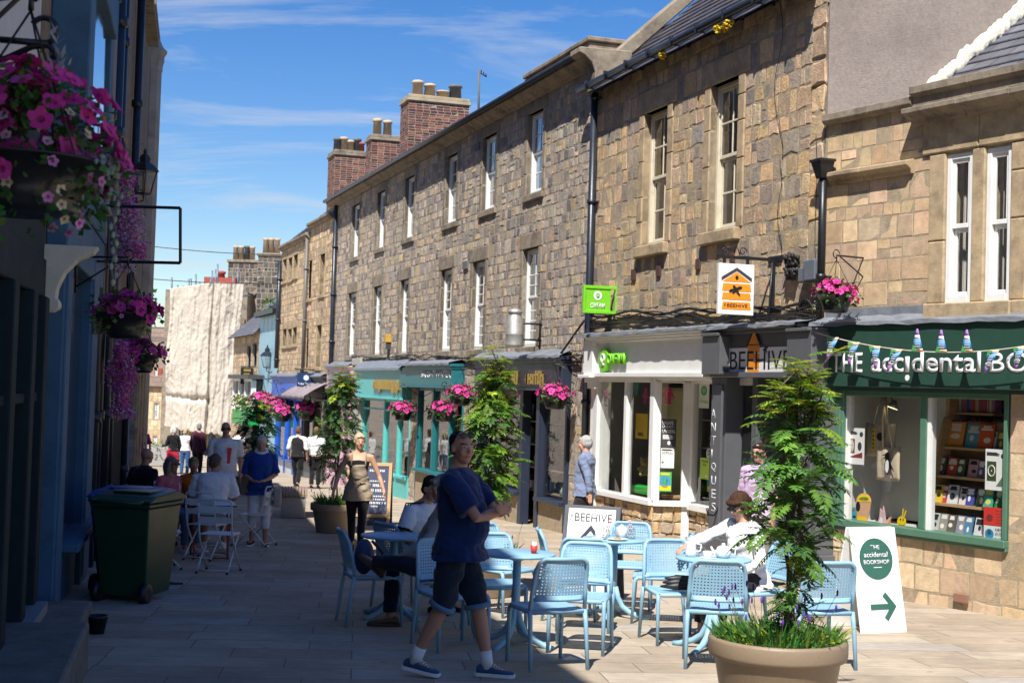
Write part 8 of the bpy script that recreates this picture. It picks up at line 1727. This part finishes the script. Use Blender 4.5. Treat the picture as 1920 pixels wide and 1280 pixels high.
# 1 man in blue, arms folded, in front
def ex1(t, X, k):
    P, e, w = k['A']['L']; xtube(t, X, 'wristwatch', [w.lerp(e, .08), w.lerp(e, .2)], .034, plain('watch_steel', (.45, .45, .43), .3, metal=.8), 12)
person('man in a dark blue t-shirt and denim shorts, arms folded, sunglasses on his head', P2(862, 10.3), (.96, -.28), 1.77, girth=1.2, belly=.085, skin=(.42, .22, .15), hair=dict(style='crop', c=DARKH, glasses='head'), vox=.0085, lean=-1,
    top=dict(m=cloth('navy_tee', (.008, .024, .095)), hem=.83, sleeve=.78, loose=1.28, ease=.02, flare=.012, wr=.014), bottom=dict(m=DDEN, len=1.04, loose=1.18, ease=.012, cuff=cloth('pale_denim', (.09, .19, .30)), name='shorts', wr=.012),
    shoes=dict(m=cloth('canvas_blue', (.03, .09, .17)), sole=PAPER, lace=1, sock=.10), arms={'R': ((.255, .22, 1.15), (-.02, .34, 1.20), (-1, -.12, .12), (0, -1, 0), .35), 'L': ((-.255, .2, 1.15), (.06, .385, 1.21), (1, -.2, .05), (0, -1, 0), .5)},
    legs={'L': ((-.10, .13, .51), (-.105, .22, .085), (-.1, 1, 0)), 'R': ((.10, -.06, .52), (.11, -.26, .12), (.1, 1, -.12))}, head=(38, 2), extras=ex1)
# 2 waitress
APR = cloth('beige_apron', (.33, .26, .18))
def ex2(t, X, k):
    S, sh = k['S'], k['sh']; c = MB(); loft(c, [(S(.78), .225, .155, .15), (S(.95), .198, .15, .15), (S(1.06), .155, .125, .12), (S(1.12), .15, .122, .115)], (1, 0, 0)); bake('apron_skirt', c, APR, t, X, .011, .016, None, 2, 5)
    c = MB(); loft(c, [(S(1.1, .03), .13, .105, .0), (S(1.2, .03), .13, .115, .0), (S(1.29, .03), .115, .125, .0)], (1, 0, 0)); bake('apron_bib', c, APR, t, X, .011, .01, None, 2, 7)
    for s in (-1, 1): xtube(t, X, 'apron_strap', [S(1.28) + V(s * .1, .13, 0), S(1.4) + V(s * .1, .08, .02), S(1.455) + V(s * .09, 0, .03), S(1.38) + V(s * .08, -.11, 0)], .012, APR, 6)
    xtube(t, X, 'apron_tie', [S(1.08) + V(-.1, .135, 0), S(1.06) + V(0, .17, 0), S(.95) + V(.06, .19, 0), S(.83) + V(.12, .18, 0)], .009, APR, 6)
person('blonde waitress in a beige apron and black leggings walking towards the camera', P2(672, 19.8), (.05, -1), 1.7, fem=True, girth=.92, skin=(.52, .30, .19), hair=dict(style='up', c=BLONDE), vox=.010, top=dict(m=BLKC, hem=1.0, tank=True, ease=.008, wr=.002, name='vest'), bottom=dict(m=BLKC, len=1.86, loose=.86, ease=.006, wr=.002, name='leggings', taper=.8),
    shoes=dict(m=BLKC), arms={'R': ((.285, -.04, 1.14), (.34, .06, .93), (.15, .25, -1), (-1, 0, 0), .5), 'L': ((-.29, -.02, 1.14), (-.37, .04, .93), (-.2, .2, -1), (1, 0, 0), .4)}, legs={'L': ((-.07, .1, .5), (-.05, .06, .085), (0, 1, 0)), 'R': ((.08, .0, .5), (.08, -.24, .14), (0, 1, -.3))}, head=(-12, 6), extras=ex2)
# 3 woman in blue with shoulder bag
def ex3(t, X, k):
    S = k['S']; xtube(t, X, 'scarf', [S(1.46) + V(.085 * cos(u), .075 * sin(u) + .01, .03 - .035 * sin(u)) for u in [2 * pi * i / 14 for i in range(15)]], .026, WHT, 8); xtube(t, X, 'bag_strap', [S(1.44) + V(.1, .05, .03), S(1.25) + V(0, .155, 0), S(1.0) + V(-.16, .15, 0), S(.86) + V(-.26, .05, 0)], .008, BLKC, 5)
    c = MB(); c.prism([(-.15, .62), (.13, .62), (.1, .9), (-.1, .9)], 'x', -.34, -.22); c.v = [X @ Vector(v) for v in c.v]; obj('shoulder_bag', c, cloth('stone_bag', (.34, .30, .25)), t, .02)
person('white-haired woman in a royal blue top and white cropped trousers with a pale shoulder bag', P2(488, 20.9), (.12, -1), 1.62, fem=True, girth=1.12, belly=.03, skin=(.42, .24, .16), hair=dict(style='short', c=WHITEH), vox=.010, top=dict(m=ROYAL, hem=.80, sleeve=.95, loose=1.25, ease=.03, flare=.03, name='tunic'), bottom=dict(m=WHT, len=1.55, loose=1.15), shoes=dict(m=BLKC, sole=PAPER),
    arms={'R': ((.25, -.01, 1.12), (.10, .25, 1.03), (-.8, .4, -.1), (0, 0, 1), .7), 'L': ((-.25, -.01, 1.12), (-.08, .25, 1.04), (.8, .4, -.1), (0, 0, 1), .7)}, head=(0, 14), extras=ex3)
# 4, 5 the two seated men
person('man in a grey striped shirt seated sideways with one ankle on his knee', Vector((-.53, 12.72, gz(12.72))), (-.97, -.15), 1.78, sit=True, girth=1.08, belly=.03, skin=(.40, .22, .15), hair=dict(style='short', c=GREYH), vox=.010, lean=3, seat=.47, top=dict(m=cloth('grey_stripe', (.27, .27, .26)), hem=.88, sleeve=1.9, loose=1.12, collar=1, wr=.014), bottom=dict(m=cloth('navy_trousers', (.008, .012, .03)), len=1.92, loose=1.05), shoes=dict(m=plain('brown_leather', (.10, .05, .028), .5), sole=plain('rubber_sole', (.07, .045, .03), .8)),
    arms={'R': ((.27, .2, 1.08), (.16, .38, 1.0), (-.6, .7, -.2), (0, 0, -1), .5), 'L': ((-.28, .22, 1.12), (-.17, .42, 1.02), (.5, .8, -.2), (0, 0, -1), .5)}, legs={'R': ((.2, .44, .55), (.16, .46, .085), (.1, 1, 0)), 'L': ((-.30, .42, .60), (.0, .62, .58), (.15, .75, .65))}, head=(-8, 12))
STR = cloth('football_white', (.55, .57, .66))
def ex5(t, X, k):
    S, sh = k['S'], k['sh']
    for s, nm in ((-1, 'L'), (1, 'R')):
        P, e, w = k['A'][nm]
        for i in range(3): o = V(0, -.03 + .03 * i, 0); a = P.lerp(e, .72); xtube(t, X, 'black_stripe', [S(1.482) + V(s * .07, o.y, .004), P.lerp(S(1.47), .45) + V(0, o.y, .028), P + V(s * .032, o.y, .058), P.lerp(e, .35) + V(s * .062, o.y, .02), a + V(s * .055, o.y, .0)], .007, BLKC, 6)
        xtube(t, X, 'black_hem', [P.lerp(e, .70), P.lerp(e, .78)], .075, BLKC, 14)
person('dark-haired man in a white football shirt with three black shoulder stripes, seated', Vector((-.96, 14.15, gz(14.15))), (.75, -.55), 1.78, sit=True, girth=1.12, skin=(.40, .22, .16), hair=dict(style='short', c=DARKH), vox=.011, lean=22, top=dict(m=STR, hem=.9, sleeve=.75, loose=1.2), bottom=dict(m=DDEN, len=1.0, loose=1.15, name='shorts'), shoes=dict(m=BLKC), arms={'R': ((.28, .16, 1.12), (.22, .36, 1.0), (-.5, .8, 0), (0, 0, -1)), 'L': ((-.28, .16, 1.12), (-.2, .36, 1.0), (.5, .8, 0), (0, 0, -1))}, head=(10, 22), extras=ex5)
# 6 woman in white at the tea table
person('brown-haired woman in sunglasses and a white blouse reaching across the tea table', Vector((2.17, 12.62, gz(12.62))), (-.86, -.5), 1.66, sit=True, fem=True, girth=1.05, belly=.02, skin=(.50, .27, .19), hair=dict(style='bob', c=(.06, .03, .018), glasses='on'), vox=.0085, lean=12, seat=.47, top=dict(m=cloth('white_blouse', (.74, .74, .74)), hem=.84, sleeve=1.82, loose=1.2, ease=.026, flare=.03, name='blouse', wr=.015), bottom=dict(m=cloth('black_pinstripe', (.02, .02, .026)), len=1.8, loose=1.15), shoes=dict(m=cloth('floral_shoe', (.4, .38, .4)), sole=PAPER),
    arms={'R': ((.34, .28, 1.28), (.30, .52, 1.22), (-.05, .8, -.45), (0, -.3, -1), .7), 'L': ((-.27, .1, 1.10), (-.16, .34, 1.02), (.6, .7, -.1), (0, 0, -1), .5)}, head=(-4, 26))
# 7 man in a blue-grey shirt passing the white shop
person('grey-haired man in a slate blue shirt and dark trousers passing the white shopfront', P2(1098, 21.4), (-.93, .36), 1.76, girth=1.12, belly=.03, skin=(.52, .30, .22), hair=dict(style='short', c=(.36, .35, .34)), vox=.010, top=dict(m=cloth('slate_blue', (.17, .21, .33)), hem=.84, sleeve=1.9, loose=1.15, collar=1, ease=.022, flare=.02, wr=.014), bottom=dict(m=cloth('charcoal', (.022, .02, .024)), len=1.93, loose=1.12), shoes=dict(m=BLKC), arms={'L': ((-.26, -.12, 1.14), (-.25, -.15, .90), (0, -.1, -1), (1, 0, 0)), 'R': ((.26, .03, 1.12), (.24, .16, .93), (0, .4, -1), (-1, 0, 0))}, legs={'L': ((-.09, .12, .5), (-.09, .16, .085), (0, 1, 0)), 'R': ((.09, .0, .5), (.09, -.2, .12), (0, 1, -.2))}, head=(0, 4))
# 8 man in lilac by the door
person('man in a lilac shirt and sunglasses standing at the grey shop door behind the tree', P2(1424, 17.0), (-.75, -.66), 1.74, girth=1.1, skin=(.46, .26, .18), hair=dict(style='short', c=DARKH, glasses='on'), vox=.011, top=dict(m=cloth('lilac', (.52, .38, .56)), hem=.86, sleeve=.9, loose=1.2, collar=1), bottom=dict(m=cloth('stone_trousers', (.2, .18, .16)), len=1.93), shoes=dict(m=BLKC), head=(-10, 3))
# 9, 10 two waiters walking away
WALK = {'L': ((-.08, .12, .5), (-.08, .16, .085), (0, 1, 0)), 'R': ((.08, .02, .5), (.08, -.22, .15), (0, 1, -.35))}
def ex9(t, X, k): c = MB(); S = k['S']; loft(c, [(S(.88), .2, .15, .155), (S(1.05), .175, .135, .135), (S(1.3), .2, .145, .145), (S(1.4), .16, .12, .125), (S(1.46), .11, .08, .09)], (1, 0, 0)); bake('waistcoat', c, cloth('waistcoat_black', (.02, .018, .02)), t, X, .018, .008, None, 2, 3)
person('waiter in a black waistcoat over white sleeves walking away down the street', P2(556, 40.3), (.1, 1), 1.76, skin=(.5, .29, .2), hair=dict(style='short', c=(.14, .075, .035)), vox=.016, top=dict(m=WHT, hem=.93, sleeve=1.15, loose=1.25), bottom=dict(m=BLKC, len=1.95, loose=1.1), shoes=dict(m=BLKC), legs=WALK, extras=ex9)
person('waiter in a white shirt and black trousers walking away beside his colleague', P2(590, 40.6), (.02, 1), 1.76, skin=(.5, .29, .2), hair=dict(style='short', c=(.2, .1, .05)), vox=.016, top=dict(m=WHT, hem=.95, sleeve=1.2, loose=1.3), bottom=dict(m=BLKC, len=1.95, loose=1.1), shoes=dict(m=BLKC), legs={'L': WALK['R'] and ((-.08, .02, .5), (-.08, -.1, .1), (0, 1, -.1)), 'R': ((.08, .1, .5), (.08, .12, .085), (0, 1, 0))})
# 11 man in white printed t-shirt
def ex11(t, X, k): c = MB(); q = k['S'](1.22, .0); c.extrude([q + V(x, .178 + .0 * x, z) for x, z in ((-.1, .1), (-.02, .1), (-.03, -.16), (-.07, -.16))], V(0, .004, 0)); c.v = [X @ Vector(v) for v in c.v]; obj('red_print', c, RED, t)
person('man in glasses and a white t-shirt with a red print standing behind the shaded tables', P2(420, 24.5), (.25, -.97), 1.8, girth=1.15, belly=.04, skin=(.42, .22, .16), hair=dict(style='crop', c=GREYH, glasses='on'), vox=.012, top=dict(m=WHT, hem=.84, sleeve=.85, loose=1.25, ease=.024), bottom=dict(m=BLKC, len=1.0, loose=1.2, name='shorts'), shoes=dict(m=BLKC), extras=ex11)
# 12 red-haired woman, 13-15 the three by the trough, 16 magenta top
person('red-haired woman in a white top and denim shorts seen from behind, far down the street', P2(445, 49), (.3, .95), 1.6, fem=True, girth=1.25, skin=(.55, .33, .24), hair=dict(style='short', c=REDH), vox=.018, top=dict(m=WHT, hem=.9, sleeve=.8, loose=1.3), bottom=dict(m=DENIM, len=1.1, loose=1.15, name='shorts'), shoes=dict(m=WHT))
person('white-haired woman in a black jacket and red skirt beyond the shaded tables', P2(322, 45), (-.7, .6), 1.62, fem=True, girth=1.1, skin=(.45, .27, .2), hair=dict(style='bob', c=WHITEH), vox=.018, top=dict(m=BLKC, hem=.9, sleeve=1.9, loose=1.2, name='jacket'), bottom=dict(m=cloth('red_skirt', (.5, .02, .05)), len=1.5, skirt=True, name='skirt'), shoes=dict(m=BLKC), arms={'L': ((-.25, .05, 1.12), (-.24, .3, 1.08), (0, 1, 0), (1, 0, 0))})
person('blonde woman in a white top and blue jeans standing between two darker figures', P2(345, 46), (.1, 1), 1.6, fem=True, skin=(.5, .3, .2), hair=dict(style='bob', c=(.42, .33, .2)), vox=.018, top=dict(m=WHT, hem=.93, sleeve=.5), bottom=dict(m=cloth('jeans', (.03, .09, .22)), len=1.95), shoes=dict(m=WHT))
person('grey-haired man in a maroon jumper standing with his back to the camera', P2(369, 44), (.5, .85), 1.76, girth=1.15, skin=(.42, .25, .18), hair=dict(style='short', c=GREYH), vox=.018, top=dict(m=cloth('maroon', (.06, .012, .022)), hem=.86, sleeve=1.9, loose=1.25), bottom=dict(m=BLKC, len=1.95), shoes=dict(m=BLKC), head=(-40, 5))
person('figure in a magenta top with a dark rucksack at the foot of the shaded wall', P2(262, 41), (-.3, .95), 1.68, fem=True, skin=(.42, .25, .18), hair=dict(style='short', c=DARKH), vox=.018, top=dict(m=cloth('magenta', (.42, .03, .16)), hem=.85, sleeve=.9, loose=1.3), bottom=dict(m=WHT, len=1.8), shoes=dict(m=BLKC), extras=lambda t, X, k: (lambda c: (c.ell(k['S'](1.25) + V(.04, -.2, 0), .13, .09, .2, 12, 8), setattr(c, 'v', [X @ Vector(v) for v in c.v]), obj('rucksack', c, BLKC, t)))(MB()))
# 17-20 seated in the shade
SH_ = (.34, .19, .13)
person('bald man in a black t-shirt seated at the left behind the wheelie bins', P2(266, 21.5), (.55, .8), 1.76, sit=True, girth=1.15, skin=(.38, .2, .14), hair=dict(style='bald', c=GREYH), vox=.012, lean=5, top=dict(m=BLKC, hem=.88, sleeve=.8, loose=1.25), bottom=dict(m=DDEN, len=1.9), shoes=dict(m=BLKC))
person('grey-haired woman in sunglasses and a pink top seated by the shaded tables', P2(314, 19.6), (.85, -.4), 1.64, sit=True, fem=True, girth=1.15, skin=SH_, hair=dict(style='long', c=(.2, .17, .14), glasses='on'), vox=.011, lean=4, top=dict(m=cloth('dusty_pink', (.42, .10, .14)), hem=.85, sleeve=.9, loose=1.25), bottom=dict(m=DENIM, len=1.9), shoes=dict(m=WHT, sole=PAPER), extras=lambda t, X, k: xtube(t, X, 'white_strap', [k['S'](1.45) + V(-.09, .05, 0), k['S'](1.3) + V(-.07, .15, 0), k['S'](1.0) + V(-.05, .17, 0)], .009, WHT, 5))
person('short-haired woman in an orange t-shirt seated next to the man in white', P2(368, 20.8), (-.2, -.95), 1.62, sit=True, fem=True, girth=1.15, skin=SH_, hair=dict(style='short', c=(.24, .15, .07)), vox=.012, lean=10, top=dict(m=cloth('orange', (.80, .17, .01)), hem=.88, sleeve=.9, loose=1.25), bottom=dict(m=DDEN, len=1.9), shoes=dict(m=BLKC), head=(-35, 5))
person('man in a white t-shirt hunched over the shaded table, back to the camera', P2(399, 19.7), (-.12, 1), 1.78, sit=True, girth=1.3, skin=SH_, hair=dict(style='short', c=(.10, .075, .06)), vox=.011, lean=20, top=dict(m=WHT, hem=.86, sleeve=.9, loose=1.3, ease=.025), bottom=dict(m=cloth('pale_shorts', (.35, .36, .4)), len=1.0, loose=1.2, name='shorts'), shoes=dict(m=WHT, sole=PAPER), arms={'R': ((.3, .18, 1.1), (.14, .4, 1.06), (-.5, .8, 0), (0, 0, -1)), 'L': ((-.3, .18, 1.1), (-.14, .4, 1.06), (.5, .8, 0), (0, 0, -1))}, head=(20, 12))
